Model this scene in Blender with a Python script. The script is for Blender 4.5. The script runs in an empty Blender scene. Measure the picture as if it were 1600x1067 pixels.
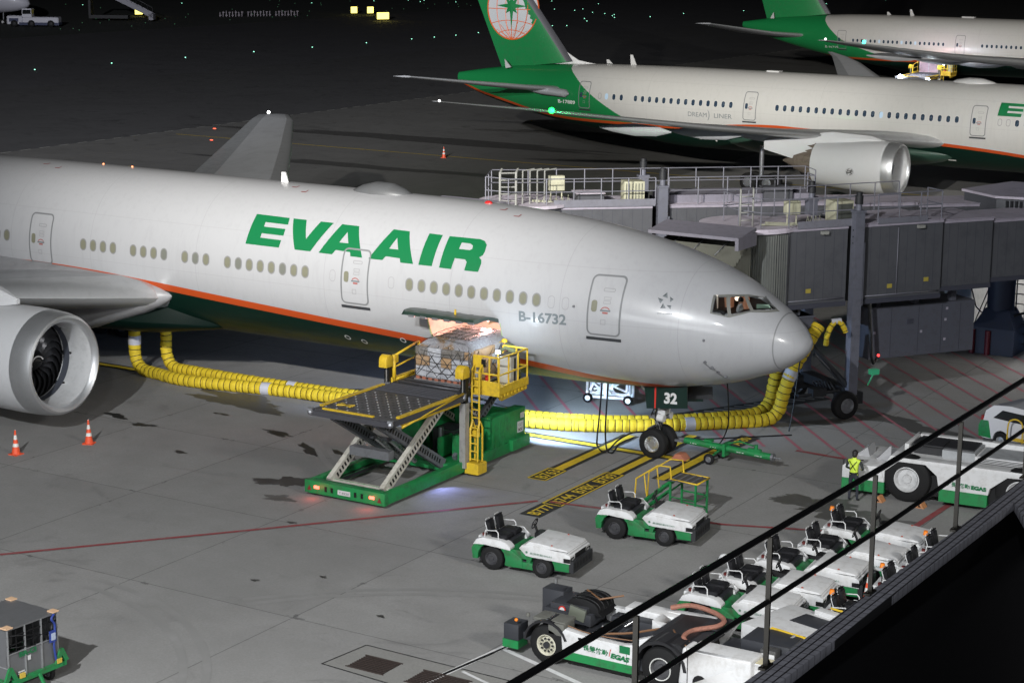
import bpy, bmesh, math, random
import numpy as np
from mathutils import Vector, Matrix
from mathutils.geometry import tessellate_polygon
R=math.radians; pi=math.pi
random.seed(7)
S=bpy.context.scene
col=S.collection
# ---------------- camera ----------------
CP=Vector((24.9215,-61.0185,18.8755)); _y,_p,_r=2.1154,-.2128,.0084
fw=Vector((math.cos(_p)*math.cos(_y),math.cos(_p)*math.sin(_y),math.sin(_p)))
rt=fw.cross(Vector((0,0,1))).normalized(); up=rt.cross(fw)
rt,up=rt*math.cos(_r)+up*math.sin(_r), up*math.cos(_r)-rt*math.sin(_r)
cd=bpy.data.cameras.new('camera'); cam=bpy.data.objects.new('camera',cd); col.objects.link(cam)
M=Matrix((rt,up,-fw)).transposed().to_4x4(); M.translation=CP; cam.matrix_world=M
cd.sensor_width=36; cd.lens=36*3062.1/1600; cd.clip_start=.5; cd.clip_end=3000
S.camera=cam
# ---------------- world: night sky ----------------
W=bpy.data.worlds.new('World'); S.world=W; W.use_nodes=True
nt=W.node_tree; bg=nt.nodes['Background']; sky=nt.nodes.new('ShaderNodeTexSky'); sky.sky_type='NISHITA'
sky.sun_disc=False; sky.sun_elevation=R(-4); sky.sun_rotation=R(200)
nt.links.new(sky.outputs[0],bg.inputs[0]); bg.inputs[1].default_value=.12
# ---------------- apron floodlights (mostly on the terminal roof, behind the viewing deck), plus added fill ----------------
def flood(name,loc,tgt,power,angle,blend=.4,rad=.5,color=(1,.97,.93)):
    d=bpy.data.lights.new(name,'SPOT'); d.energy=power; d.spot_size=R(angle); d.spot_blend=blend; d.shadow_soft_size=rad; d.color=color
    o=bpy.data.objects.new(name,d); col.objects.link(o); o.location=loc
    o.rotation_euler=(Vector(tgt)-Vector(loc)).to_track_quat('-Z','Y').to_euler(); return o
d=bpy.data.lights.new('terminal_glow','AREA'); d.energy=9500; d.shape='RECTANGLE'; d.size=50; d.size_y=9; d.color=(.93,.96,1); o=bpy.data.objects.new('terminal_glow',d); col.objects.link(o); o.location=(6,-66,11); o.rotation_euler=(R(90),0,0)   # unseen fill light added behind the deck to soften the shade
S.view_settings.view_transform='Standard'; S.view_settings.look='None'; S.view_settings.exposure=0; S.view_settings.gamma=1
FL=1.0
flood('floodlight',(6,-66,34),(-2,-8,2),132000*FL,62,.5,.35,(.95,.975,1))
flood('floodlight',(45,8,32),(2,78,0),240000*FL,46,.8,.5)
flood('floodlight',(9,35,11),(-3,27,1),9000*FL,60,.8,.3)
flood('floodlight',(52,-34,31),(-9,-19,0),68000*FL,52,.7,3.5,(1,.985,.95))
flood('floodlight',(7,25,4.4),(-2.5,15.5,0),2600*FL,75,.8,.4)
flood('floodlight',(-10,-72,42),(-215,265,0),1500000*FL,38,1,1,(.92,.93,1))  # extra unseen flood, added to brighten the far taxiway
flood('floodlight',(-2,-67,34),(-38,72,4),430000*FL,34,.9,.5,(1,.965,.9))
flood('floodlight',(-6,-67,34),(-52,146,5),700000*FL,14,.8,.6,(1,.96,.9))
flood('floodlight',(24,-68,34),(-20,5,4),24000*FL,84,.6,.35,(.93,.96,1))
# ---------------- helpers ----------------
def tag(o,label=None,cat=None,group=None,kind=None):
    if label:o['label']=label
    if cat:o['category']=cat
    if group:o['group']=group
    if kind:o['kind']=kind
    return o
def thing(name,label,cat,loc=(0,0,0),rz=0,group=None):
    o=bpy.data.objects.new(name,None); col.objects.link(o); o.location=loc; o.rotation_euler=(0,0,rz); o.empty_display_size=.3
    return tag(o,label,cat,group)
def copy_tree(o,parent=None,loc=None,rz=None,label=None,group=None):
    c=o.copy(); col.objects.link(c); c.parent=parent
    if parent is not None: c.matrix_parent_inverse=o.matrix_parent_inverse.copy()
    if loc is not None:c.location=loc
    if rz is not None:c.rotation_euler=(0,0,rz)
    if label:c['label']=label
    if group:c['group']=group
    for ch in list(KIDS.get(o.name,[])):
        copy_tree(ch,c)
    return c
KIDS={}
class MB:
    def __init__(s): s.v=[];s.f=[];s.m=[];s.s=[];s.T=Matrix.Identity(4)
    def add(s,vs,fs,m=0,sm=False):
        b=len(s.v)
        s.v+= [tuple(s.T@Vector(p)) for p in vs]
        for f in fs: s.f.append([b+i for i in f]); s.m.append(m); s.s.append(sm)
        return s
    def box(s,x0,x1,y0,y1,z0,z1,m=0,ch=0):
        if ch<=0:
            vs=[(x,y,z) for z in(z0,z1) for y in(y0,y1) for x in(x0,x1)]
            return s.add(vs,[(0,2,3,1),(4,5,7,6),(0,1,5,4),(2,6,7,3),(0,4,6,2),(1,3,7,5)],m)
        # chamfered on vertical & top edges
        def ring(z,i): 
            a,b,c,d=x0+i,x1-i,y0+i,y1-i; k=ch
            return [(a+k,c,z),(b-k,c,z),(b,c+k,z),(b,d-k,z),(b-k,d,z),(a+k,d,z),(a,d-k,z),(a,c+k,z)]
        rs=[ring(z0,0),ring(z1-ch,0),ring(z1,ch*.8)]
        return s.loft(rs,m)
    def obox(s,c,sz,rot=(0,0,0),m=0,ch=0):
        T=s.T; from mathutils import Euler
        s.T=T@Matrix.Translation(c)@Euler(rot).to_matrix().to_4x4()
        s.box(-sz[0]/2,sz[0]/2,-sz[1]/2,sz[1]/2,-sz[2]/2,sz[2]/2,m,ch); s.T=T; return s
    def loft(s,rings,m=0,cap=True,sm=False,closed=True):
        n=len(rings[0]); vs=[p for r in rings for p in r]; fs=[]
        k=n if closed else n-1
        for i in range(len(rings)-1):
            for j in range(k):
                a=i*n+j;b=i*n+(j+1)%n; fs.append((a,b,b+n,a+n))
        s.add(vs,fs,m,sm)
        if cap: 
            s.add(rings[0],[tuple(range(n))[::-1]],m); s.add(rings[-1],[tuple(range(n))],m)
        return s
    def prism(s,pts,a,b,ax='y',m=0):
        # pts 2-D profile; ax: extrusion axis (y: pts are x,z ; z: pts x,y ; x: pts y,z)
        def P(p,t): return {'y':(p[0],t,p[1]),'z':(p[0],p[1],t),'x':(t,p[0],p[1])}[ax]
        n=len(pts); vs=[P(p,a) for p in pts]+[P(p,b) for p in pts]
        fs=[(i,(i+1)%n,(i+1)%n+n,i+n) for i in range(n)]
        tr=tessellate_polygon([[Vector((p[0],p[1],0)) for p in pts]])
        fs+=[tuple(t) for t in tr]+[tuple(i+n for i in t)[::-1] for t in tr]
        return s.add(vs,fs,m)
    def cyl(s,p,q,r,r2=None,n=12,m=0,cap=True,sm=True):
        p=Vector(p);q=Vector(q);r2=r if r2 is None else r2
        d=(q-p).normalized(); u=d.orthogonal().normalized(); w=d.cross(u)
        A=[tuple(p+(u*math.cos(2*pi*i/n)+w*math.sin(2*pi*i/n))*r) for i in range(n)]
        B=[tuple(q+(u*math.cos(2*pi*i/n)+w*math.sin(2*pi*i/n))*r2) for i in range(n)]
        return s.loft([A,B],m,cap,sm)
    def tube(s,pts,r,n=8,m=0,cap=True,sm=True,closed=False):
        pts=[Vector(p) for p in pts]; N=len(pts); rings=[]; 
        u=None
        for i,p in enumerate(pts):
            if closed: d=(pts[(i+1)%N]-pts[i-1]).normalized()
            else: d=(pts[min(i+1,N-1)]-pts[max(i-1,0)]).normalized()
            if u is None: u=d.orthogonal().normalized()
            u=(u-d*u.dot(d)).normalized(); w=d.cross(u)
            rr=r[i] if isinstance(r,(list,tuple)) else r
            rings.append([tuple(p+(u*math.cos(2*pi*k/n)+w*math.sin(2*pi*k/n))*rr) for k in range(n)])
        if closed: rings.append(rings[0]); cap=False
        return s.loft(rings,m,cap,sm)
    def lathe(s,prof,o=(0,0,0),ax=(1,0,0),n=48,m=0,sm=True,ms=None):
        # prof: (t along axis, radius)
        o=Vector(o);d=Vector(ax).normalized();u=d.orthogonal().normalized()
        if abs(d.x)>.9:u=Vector((0,1,0))
        if abs(d.y)>.9:u=Vector((1,0,0))
        w=d.cross(u)
        for i in range(len(prof)-1):
            (t0,r0),(t1,r1)=prof[i],prof[i+1]
            A=[tuple(o+d*t0+(u*math.cos(2*pi*k/n)+w*math.sin(2*pi*k/n))*max(r0,1e-4)) for k in range(n)]
            B=[tuple(o+d*t1+(u*math.cos(2*pi*k/n)+w*math.sin(2*pi*k/n))*max(r1,1e-4)) for k in range(n)]
            s.loft([A,B],ms[i] if ms else m,False,sm)
        return s
    def ball(s,c,r,m=0,n=10,sz=(1,1,1)):
        c=Vector(c); 
        for i in range(n//2):
            a0=pi*i/(n//2)-pi/2;a1=pi*(i+1)/(n//2)-pi/2
            A=[(c.x+r*sz[0]*math.cos(a0)*math.cos(2*pi*k/n),c.y+r*sz[1]*math.cos(a0)*math.sin(2*pi*k/n),c.z+r*sz[2]*math.sin(a0)) for k in range(n)]
            B=[(c.x+r*sz[0]*math.cos(a1)*math.cos(2*pi*k/n),c.y+r*sz[1]*math.cos(a1)*math.sin(2*pi*k/n),c.z+r*sz[2]*math.sin(a1)) for k in range(n)]
            s.loft([A,B],m,False,True)
        return s
    def build(s,name,mats,parent=None,bevel=0,weld=True,bseg=2,auto=None):
        me=bpy.data.meshes.new(name); me.from_pydata(s.v,[],s.f)
        mats=mats if isinstance(mats,(list,tuple)) else [mats]
        for m in mats: me.materials.append(m)
        me.polygons.foreach_set('material_index',[min(i,len(mats)-1) for i in s.m]); me.polygons.foreach_set('use_smooth',s.s)
        bm=bmesh.new(); bm.from_mesh(me)
        if weld: bmesh.ops.remove_doubles(bm,verts=bm.verts,dist=1e-4)
        bmesh.ops.recalc_face_normals(bm,faces=bm.faces)
        if bevel>0:
            es=[e for e in bm.edges if len(e.link_faces)==2 and e.calc_face_angle(0)>R(35)]
            bmesh.ops.bevel(bm,geom=es,offset=bevel,segments=bseg,affect='EDGES',profile=.6,clamp_overlap=True)
            for f in bm.faces:f.smooth=True
        if any(s.s) or bevel>0:
            for e in bm.edges:
                if len(e.link_faces)==2 and e.calc_face_angle(0)>R(38): e.smooth=False
        bm.to_mesh(me); bm.free(); me.update()
        o=bpy.data.objects.new(name,me); col.objects.link(o)
        if parent is not None: o.parent=parent; KIDS.setdefault(parent.name,[]).append(o)
        return o
def struct(mb,name,mats,**k): return tag(mb.build(name,mats,**k),kind='structure')
def adopt(o,p): o.parent=p; KIDS.setdefault(p.name,[]).append(o); return o
# ---------------- materials ----------------
MT={}
def srgb(*c): return tuple(((x/255+.055)/1.055)**2.4 if x>10 else x/255/12.92 for x in c)
def mat(name,c,rough=.5,metal=0,dirt=0,dscale=3,em=None,es=0,bump=0,bscale=30,coat=0,spec=.5,dc=(.05,.045,.04)):
    if name in MT:return MT[name]
    m=bpy.data.materials.new(name); m.use_nodes=True; N=m.node_tree; b=N.nodes['Principled BSDF']
    b.inputs['Base Color'].default_value=(*c,1); b.inputs['Roughness'].default_value=rough; b.inputs['Metallic'].default_value=metal
    b.inputs['Coat Weight'].default_value=coat; b.inputs['Specular IOR Level'].default_value=spec
    if em: b.inputs['Emission Color'].default_value=(*em,1); b.inputs['Emission Strength'].default_value=es
    if dirt>0 or bump>0:
        tc=N.nodes.new('ShaderNodeTexCoord')
    if dirt>0:
        no=N.nodes.new('ShaderNodeTexNoise'); no.inputs['Scale'].default_value=dscale; no.inputs['Detail'].default_value=9; no.inputs['Roughness'].default_value=.7
        N.links.new(tc.outputs['Object'],no.inputs['Vector'])
        rp=N.nodes.new('ShaderNodeMapRange'); rp.inputs[1].default_value=.48; rp.inputs[2].default_value=.75; rp.inputs[4].default_value=dirt
        N.links.new(no.outputs[0],rp.inputs[0])
        mx=N.nodes.new('ShaderNodeMix'); mx.data_type='RGBA'; mx.inputs[6].default_value=(*c,1); mx.inputs[7].default_value=(*dc,1)
        N.links.new(rp.outputs[0],mx.inputs[0]); N.links.new(mx.outputs[2],b.inputs['Base Color'])
        r2=N.nodes.new('ShaderNodeMath'); r2.operation='MULTIPLY_ADD'; r2.inputs[1].default_value=.3; r2.inputs[2].default_value=rough-.08
        N.links.new(no.outputs[0],r2.inputs[0]); N.links.new(r2.outputs[0],b.inputs['Roughness'])
    if bump>0:
        n2=N.nodes.new('ShaderNodeTexNoise'); n2.inputs['Scale'].default_value=bscale; n2.inputs['Detail'].default_value=5
        N.links.new(tc.outputs['Object'],n2.inputs['Vector'])
        bp=N.nodes.new('ShaderNodeBump'); bp.inputs['Strength'].default_value=bump; bp.inputs['Distance'].default_value=.02
        N.links.new(n2.outputs[0],bp.inputs['Height']); N.links.new(bp.outputs[0],b.inputs['Normal'])
    MT[name]=m; return m
white=mat('painted_white',(.6,.6,.6),.4,dirt=.6,dscale=3.5,dc=(.33,.31,.28))
cream=mat('worn_white',(.5,.48,.42),.5,dirt=.7,dscale=3,dc=(.12,.08,.05))
green=mat('painted_green',(.012,.17,.05),.42,dirt=.9,dscale=4,dc=(.04,.045,.025))
greenb=mat('bright_green',(.008,.19,.05),.42,dirt=.75,dscale=3.5,dc=(.03,.055,.03))
egreen=mat('letter_green',(.006,.135,.045),.35)
yellow=mat('painted_yellow',(.6,.4,.02),.45,dirt=.7,dscale=5,dc=(.22,.13,.03))
black=mat('black_plastic',(.006,.006,.0065),.5,spec=.35)
seatm=mat('seat_vinyl',(.008,.008,.01),.6,bump=.3,bscale=20,spec=.3)
rubber=mat('tyre_rubber',(.007,.007,.0075),.7,dirt=.4,dscale=6,dc=(.022,.02,.018),spec=.3)
dark=mat('dark_steel',(.018,.019,.022),.5,dirt=.4,dscale=5,dc=(.01,.01,.01))
steel=mat('grey_steel',(.22,.225,.24),.4,.6,dirt=.4,dscale=4)
chrome=mat('polished_metal',(.75,.76,.78),.22,1,dirt=.15,dscale=2,dc=(.4,.4,.42))
alu=mat('brushed_aluminium',(.5,.51,.52),.35,.8,dirt=.5,dscale=4,dc=(.2,.2,.2))
red=mat('signal_red',(.5,.03,.02),.4); orange=mat('signal_orange',(.75,.11,.03),.45)
lens_o=mat('amber_lens',(.8,.22,.02),.25)
glassd=mat('dark_glass',(.01,.012,.013),.06,spec=.9)
bridgeg=mat('bridge_grey',(.082,.084,.094),.5,dirt=.7,dscale=1.1,dc=(.045,.046,.055))
bridger=mat('bridge_roof',(.55,.5,.57),.6,dirt=.5,dscale=1.2,dc=(.22,.19,.2))
beige=mat('beige_casing',(.45,.44,.32),.5,dirt=.3)
canvas=mat('bellows_canvas',(.11,.11,.09),.8,dirt=.4,dscale=2,bump=.3,bscale=5)
def lamp_mat(n,c,s): return mat(n,c,.5,em=c,es=s)
# ---------------- text ----------------
def text_poly(body,size,bold=0,shear=0,sx=1):
    cu=bpy.data.curves.new('t','FONT'); cu.body=body; cu.size=size; cu.offset=bold; cu.shear=shear; cu.resolution_u=3
    o=bpy.data.objects.new('t',cu); col.objects.link(o); dg=bpy.context.evaluated_depsgraph_get(); dg.update()
    me=bpy.data.meshes.new_from_object(o.evaluated_get(dg)); bpy.data.objects.remove(o); bpy.data.curves.remove(cu)
    vs=[(v.co.x*sx,v.co.y) for v in me.vertices]; fs=[tuple(p.vertices) for p in me.polygons]; bpy.data.meshes.remove(me)
    return vs,fs
def add_text(mb,body,size,o,ux,uy,m=0,bold=0,shear=0,sx=1,width=None):
    vs,fs=text_poly(body,size,bold,shear,sx)
    if not vs:return
    w=max(v[0] for v in vs)-min(v[0] for v in vs); k=width/w if width else 1
    o=Vector(o);ux=Vector(ux);uy=Vector(uy)
    mb.add([tuple(o+ux*(v[0]*k)+uy*v[1]) for v in vs],fs,m)
def rrect(x0,x1,z0,z1,r,n=5):
    p=[]
    for cx,cz,a in((x1-r,z1-r,0),(x0+r,z1-r,90),(x0+r,z0+r,180),(x1-r,z0+r,270)):
        for i in range(n+1): t=R(a+90*i/n); p.append((cx+r*math.cos(t),cz+r*math.sin(t)))
    return p
def pch(xs,ys):
    xs=list(map(float,xs));ys=list(map(float,ys));n=len(xs);h=[xs[i+1]-xs[i] for i in range(n-1)];d=[(ys[i+1]-ys[i])/h[i] for i in range(n-1)]
    m=[0]*n
    for i in range(1,n-1): m[i]=0 if d[i-1]*d[i]<=0 else (h[i-1]+h[i])*3/((2*h[i]+h[i-1])/d[i-1]+(h[i]+2*h[i-1])/d[i])
    m[0]=d[0];m[-1]=d[-1]
    def f(x):
        x=min(max(x,xs[0]),xs[-1]); i=0
        while i<n-2 and x>xs[i+1]: i+=1
        t=(x-xs[i])/h[i]
        return (2*t**3-3*t*t+1)*ys[i]+(t**3-2*t*t+t)*h[i]*m[i]+(-2*t**3+3*t*t)*ys[i+1]+(t**3-t*t)*h[i]*m[i+1]
    return f
# ---------------- ground ----------------
def node_mat(name):
    m=bpy.data.materials.new(name); m.use_nodes=True; N=m.node_tree; return m,N,N.nodes['Principled BSDF']
def mth(N,op,a,b=None,c=None):
    n=N.nodes.new('ShaderNodeMath'); n.operation=op
    for i,x in enumerate((a,b,c)):
        if x is None: continue
        if isinstance(x,(int,float)): n.inputs[i].default_value=x
        else: N.links.new(x,n.inputs[i])
    return n.outputs[0]
def mixc(N,f,a,b):
    n=N.nodes.new('ShaderNodeMix'); n.data_type='RGBA'
    for i,x in ((0,f),(6,a),(7,b)):
        if isinstance(x,tuple): n.inputs[i].default_value=(*x,1)
        elif isinstance(x,(int,float)): n.inputs[i].default_value=x
        else: N.links.new(x,n.inputs[i])
    return n.outputs[2]
def noise(N,vec,scale,det=6,rough=.6,dist=0):
    n=N.nodes.new('ShaderNodeTexNoise'); n.inputs['Scale'].default_value=scale; n.inputs['Detail'].default_value=det; n.inputs['Roughness'].default_value=rough; n.inputs['Distortion'].default_value=dist
    N.links.new(vec,n.inputs['Vector']); return n.outputs[0]
def mrange(N,v,a,b,c=0,d=1):
    n=N.nodes.new('ShaderNodeMapRange')
    for i,x in enumerate((a,b,c,d)): n.inputs[i+1].default_value=x
    N.links.new(v,n.inputs[0]); return n.outputs[0]
def concrete(name,base,joint=True,tint=(.9,.9,.86)):
    m,N,b=node_mat(name); tc=N.nodes.new('ShaderNodeTexCoord'); v=tc.outputs['Object']
    n1=noise(N,v,.09,5,.6,1.2); n2=noise(N,v,.9,8,.7); n3=noise(N,v,13,9,.85); n4=noise(N,v,.3,7,.75,2)
    c=mixc(N,mrange(N,n1,.3,.7),tuple(x*.82 for x in base),tuple(x*1.1 for x in base))
    c=mixc(N,mrange(N,n2,.35,.75,0,.45),c,tuple(x*y*.72 for x,y in zip(base,tint)))
    c=mixc(N,mrange(N,n4,.57,.68,0,.55),c,tuple(x*.45 for x in base))
    c=mixc(N,mrange(N,n3,.38,.68,0,.6),c,tuple(x*.5 for x in base))
    if joint:
        sp=N.nodes.new('ShaderNodeSeparateXYZ'); N.links.new(v,sp.inputs[0])
        def dist(o,off,per):
            t=mth(N,'ADD',o,off+per*200); t=mth(N,'MODULO',t,per); t=mth(N,'SUBTRACT',t,per/2); t=mth(N,'ABSOLUTE',t); return mth(N,'SUBTRACT',per/2,t)
        wob=mth(N,'MULTIPLY',noise(N,v,3,3),.03)
        dx=dist(sp.outputs[0],.78,5.9); dy=dist(sp.outputs[1],-.1,6.83)
        d=mth(N,'ADD',mth(N,'MINIMUM',dx,dy),wob)
        j=mth(N,'LESS_THAN',d,.034)
        # cell tone
        fx=mth(N,'FLOOR',mth(N,'DIVIDE',mth(N,'ADD',sp.outputs[0],.78),5.9)); fy=mth(N,'FLOOR',mth(N,'DIVIDE',mth(N,'ADD',sp.outputs[1],-.1),6.83))
        cb=N.nodes.new('ShaderNodeCombineXYZ'); N.links.new(fx,cb.inputs[0]); N.links.new(fy,cb.inputs[1])
        wn=N.nodes.new('ShaderNodeTexWhiteNoise'); N.links.new(cb.outputs[0],wn.inputs[0])
        c=mixc(N,mth(N,'MULTIPLY',wn.outputs[0],.22),c,tuple(x*.5 for x in base))
        # dark crumbled sealant patches along joints
        pj=mth(N,'MULTIPLY',mth(N,'LESS_THAN',d,.11),mth(N,'GREATER_THAN',noise(N,v,1.1,5,.7),.62))
        c=mixc(N,mth(N,'MULTIPLY',pj,.75),c,tuple(x*.3 for x in base))
        c=mixc(N,mth(N,'MULTIPLY',j,.6),c,tuple(x*.2 for x in base))
    N.links.new(c,b.inputs['Base Color']); N.links.new(mrange(N,n4,.5,.75,.85,.6),b.inputs['Roughness'])
    bp=N.nodes.new('ShaderNodeBump'); bp.inputs['Strength'].default_value=.25; bp.inputs['Distance'].default_value=.01; N.links.new(n3,bp.inputs['Height']); N.links.new(bp.outputs[0],b.inputs['Normal'])
    return m
conc=concrete('apron_concrete',(.295,.29,.282)); asph=concrete('taxiway_asphalt',(.09,.09,.095),False); asph2=concrete('old_asphalt',(.085,.085,.085),False)
conc_dim=concrete('older_concrete',(.165,.162,.15))  # apron concrete with its colour darkened to offset the strong floods
grass=mat('dark_grass',(.02,.028,.02),.9,dirt=.5,dscale=.2)
def sheet(name,pts,z,m,kind='structure'):
    mb=MB(); n=len(pts); mb.add([(p[0],p[1],z) for p in pts],[tuple(range(n))]); o=mb.build(name,m,weld=False); tag(o,kind=kind); return o
sheet('ground',[(-900,-300),(300,-300),(300,1200),(-900,1200)],0,grass)
sheet('taxiway',[(-200.5,-200),(-134,-200),(-134,700),(-200.5,700)],.004,asph)
sheet('apron_edge',[(-134,-200),(-92,-200),(-92,700),(-134,700)],.006,asph2)
sheet('darkened_apron',[(-92,28),(-38,28),(-48,200),(-92,400)],.0095,conc_dim)  # same apron, weaker light painted in by a darker colour
sheet('apron',[(-92,-200),(200,-200),(200,700),(-92,700)],.008,conc)
pw=mat('white_marking',(.6,.6,.6),.6,dirt=.3,dscale=3,dc=(.15,.15,.15)); pyl=mat('yellow_marking',(.6,.42,.02),.55,dirt=.5,dscale=3,dc=(.2,.16,.06)); pbk=mat('black_marking',(.02,.02,.02),.6,dirt=.3)
prd=mat('red_marking',(.25,.045,.05),.6,dirt=.9,dscale=2.5,dc=(.2,.15,.15)); ppk=mat('faded_pink_marking',(.36,.11,.14),.6,dirt=.85,dscale=2.5,dc=(.26,.2,.2)); pdk=mat('dim_marking',(.16,.15,.13),.7)
def strip(mb,a,b,w,z,m=0):
    a=Vector((*a,0));b=Vector((*b,0));d=(b-a).normalized();n=Vector((-d.y,d.x,0))*w/2
    mb.add([(p.x,p.y,z) for p in (a-n,b-n,b+n,a+n)],[(0,1,2,3)],m)
def mark(name,m,segs,z=.014):
    mb=MB()
    for a,b,w in segs: strip(mb,a,b,w,z)
    return struct(mb,name,m,weld=False)
# dashed edge lines far away
mark('dashed_road_line',mat('worn_dash',(.3,.3,.27),.7),[((-92+o,y+2.2*k),(-92+o,y+2.2*k+1.2),.25) for o,y in ((0,-60),) for k in range(180)])
mark('dashed_road_line',pdk,[((-85,-60+2.2*k),(-85,-60+2.2*k+1.2),.25) for k in range(140)])
mark('taxiway_edge_line',pdk,[((-200,-200),(-200,600),.3),((-167,-100),(-167,500),.2)])
mark('centreline_marking',pyl,[((-90,71.2),(20,71.2),.2)])
mark('centreline_marking',pbk,[((-40,0),(-6.3,-.05),.62)],.012); mark('centreline_marking',pyl,[((-40,0),(-6.3,-.05),.3)],.016)
# stop bars across the centreline
def stopbar(x,y0,y1,box0,txts,w=.34):
    mark('stop_line',pbk,[((x,y0),(x,y1),w*2)],.018); mark('stop_line',pyl,[((x,y0),(x,y1),w)],.022)
    if txts:
        n=len(txts); y=box0
        mark('stop_line',pbk,[((x,box0-1.45*n+.0),(x,y0+.02),w*2.3)],.0185)
        mb=MB()
        yb=box0; ye=box0-1.45*(n if n==1 else n-1)
        for sx in (-1,1): strip(mb,(x+sx*w,ye),(x+sx*w,yb),.07,.023)
        strip(mb,(x-w,ye),(x+w,ye),.07,.023); strip(mb,(x-w,yb),(x+w,yb),.07,.023)
        struct(mb,'stop_line_frame',pyl,weld=False)
        tb=MB()
        for k,t in enumerate(txts): add_text(tb,t,.62,(x+.22,box0-1.45*(k+1)+.15,.024),(0,1,0),(-1,0,0),width=1.15,bold=.012)
        struct(tb,'aircraft_type_lettering',pyl,weld=False)
stopbar(-7.95,-3.6,1.9,-3.6,['B763'])
stopbar(-6.0,-3.0,3.2,-3.0,['B789','B78X','B744','B777'])
stopbar(-4.35,-2.8,2.6,-2.8,[])
mark('stop_line',pbk,[((-4.2,2.6),(-4.1,4.2),.8)],.0185); tb=MB(); add_text(tb,'A330',.6,(-3.95,2.8,.024),(0,1,0),(-1,0,0),width=1.2,bold=.012); struct(tb,'aircraft_type_lettering',pyl,weld=False)
mark('stop_line',pbk,[((-6.2,-.05),(-4.6,-.05),.6)],.018); mark('stop_line',pyl,[((-6.2,-.05),(-4.6,-.05),.3)],.0225)
# red stand boundary
mark('red_boundary_line',prd,[((-17.39,-20.82),(-12.47,-14.72),.16),((-12.47,-14.72),(-6.6,-7.25),.16),((-6.2,-7.1),(-.3,-6.25),.16),((-.3,-6.25),(4.9,-4.3),.16),((4.9,-4.3),(5.1,.6),.22),((-1.9,3.3),(3.35,3.0),.2),((3.3,3.0),(3.5,9),.2)],.026)
# pink hatching under the boarding bridges
def clip(p,d,x0,x1,y0,y1):
    t0,t1=-1e9,1e9
    for o,dd,a,b in ((p[0],d[0],x0,x1),(p[1],d[1],y0,y1)):
        ta,tb=(a-o)/dd,(b-o)/dd
        if ta>tb:ta,tb=tb,ta
        t0=max(t0,ta);t1=min(t1,tb)
    return (t0,t1) if t1>t0 else None
hs=[]; d=(math.cos(R(-48.5)),math.sin(R(-48.5)))
for k in range(-14,22):
    p=(-4.37+1.2*k*.745,19.1+1.2*k*.667); c=clip(p,d,-16,3.3,3.2,27)
    if c: hs.append(((p[0]+d[0]*c[0],p[1]+d[1]*c[0]),(p[0]+d[0]*c[1],p[1]+d[1]*c[1]),.13))
mark('pink_hatching',ppk,hs,.016)
zb=[]
for k in range(16):
    t=k/15; a=Vector((-8.2+3.4*t,5.0+6.6*t)); zb.append((tuple(a),(a.x+.85,a.y+.25),.2))
mark('zebra_strip',pbk,[((-8.0,4.8),(-4.3,11.6),1.1)],.0175); mark('zebra_strip',mat('grey_marking',(.2,.2,.2),.6,dirt=.5),zb,.0215)
# white parking bays, drain slab
mark('parking_bay_line',pw,[((-1.2,-24.5),(-.5,-18.2),.17),((-.5,-19.3),(3.2,-20.6),.16),((-1.1,-23.0),(-.45,-18.5),.1),((-.6,-21.2),(2.6,-22.3),.1)],.017)
sheet('drain_slab',[(-3.95,-22.7),(-3.75,-21.0),(1.2,-21.1),(1.1,-23.1)],.0125,concrete('drain_concrete',(.27,.265,.25),False))
mark('drain_joint',pbk,[((-3.95,-22.7),(-3.75,-21.0),.05),((-3.75,-21.0),(1.2,-21.1),.05),((-3.95,-22.7),(1.1,-23.1),.05)],.0165)
for k,(x,y,l) in enumerate(((-2.75,-22.05,'dark drain grating left of the other grating in the slab'),(-.75,-22.1,'dark drain grating crossed by the white parking bay line'))):
    g=MB(); w=.55 if k==0 else .7
    for i in range(9): g.box(x-w,x+w,y-.42+i*.1,y-.38+i*.1+.0,.014,.034,0)
    g.box(x-w-.04,x+w+.04,y-.47,y-.44,.014,.036); g.box(x-w-.04,x+w+.04,y+.42,y+.45,.014,.036); g.box(x-w,x+w,y-.44,y+.42,.0125,.0135,1)
    tag(g.build('drain_grate',[mat('rusty_grate',(.05,.035,.03),.6,.4,dirt=.5),black]),l,'drain grate',group='drain gratings in the apron')
# oil and water stains, and a painted tractor shadow (thin darker sheets)
stn=mat('oil_stain',(.025,.024,.022),.35,dirt=.6,dscale=2,dc=(.1,.1,.1)); stn2=mat('damp_and_shadow_patch',(.075,.073,.068),.42,dirt=.5,dscale=2,dc=(.16,.16,.155))
def blob(name,c,rx,ry,rot,m,z=.0105,seed=0,irr=.35):
    rd=random.Random(seed); n=90; ph=[rd.uniform(0,6.28) for _ in range(6)]; pts=[]
    for i in range(n):
        a=2*pi*i/n; r=1+irr*sum(math.sin((k+2)*a+ph[k])/(k*.7+1.6) for k in range(6))+.16*math.sin(13*a+ph[0])*math.sin(7*a)
        x=rx*r*math.cos(a);y=ry*r*math.sin(a); pts.append((c[0]+x*math.cos(rot)-y*math.sin(rot),c[1]+x*math.sin(rot)+y*math.cos(rot)))
    mb=MB(); mb.prism(pts,z-.001,z,'z'); struct(mb,name,m)
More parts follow.
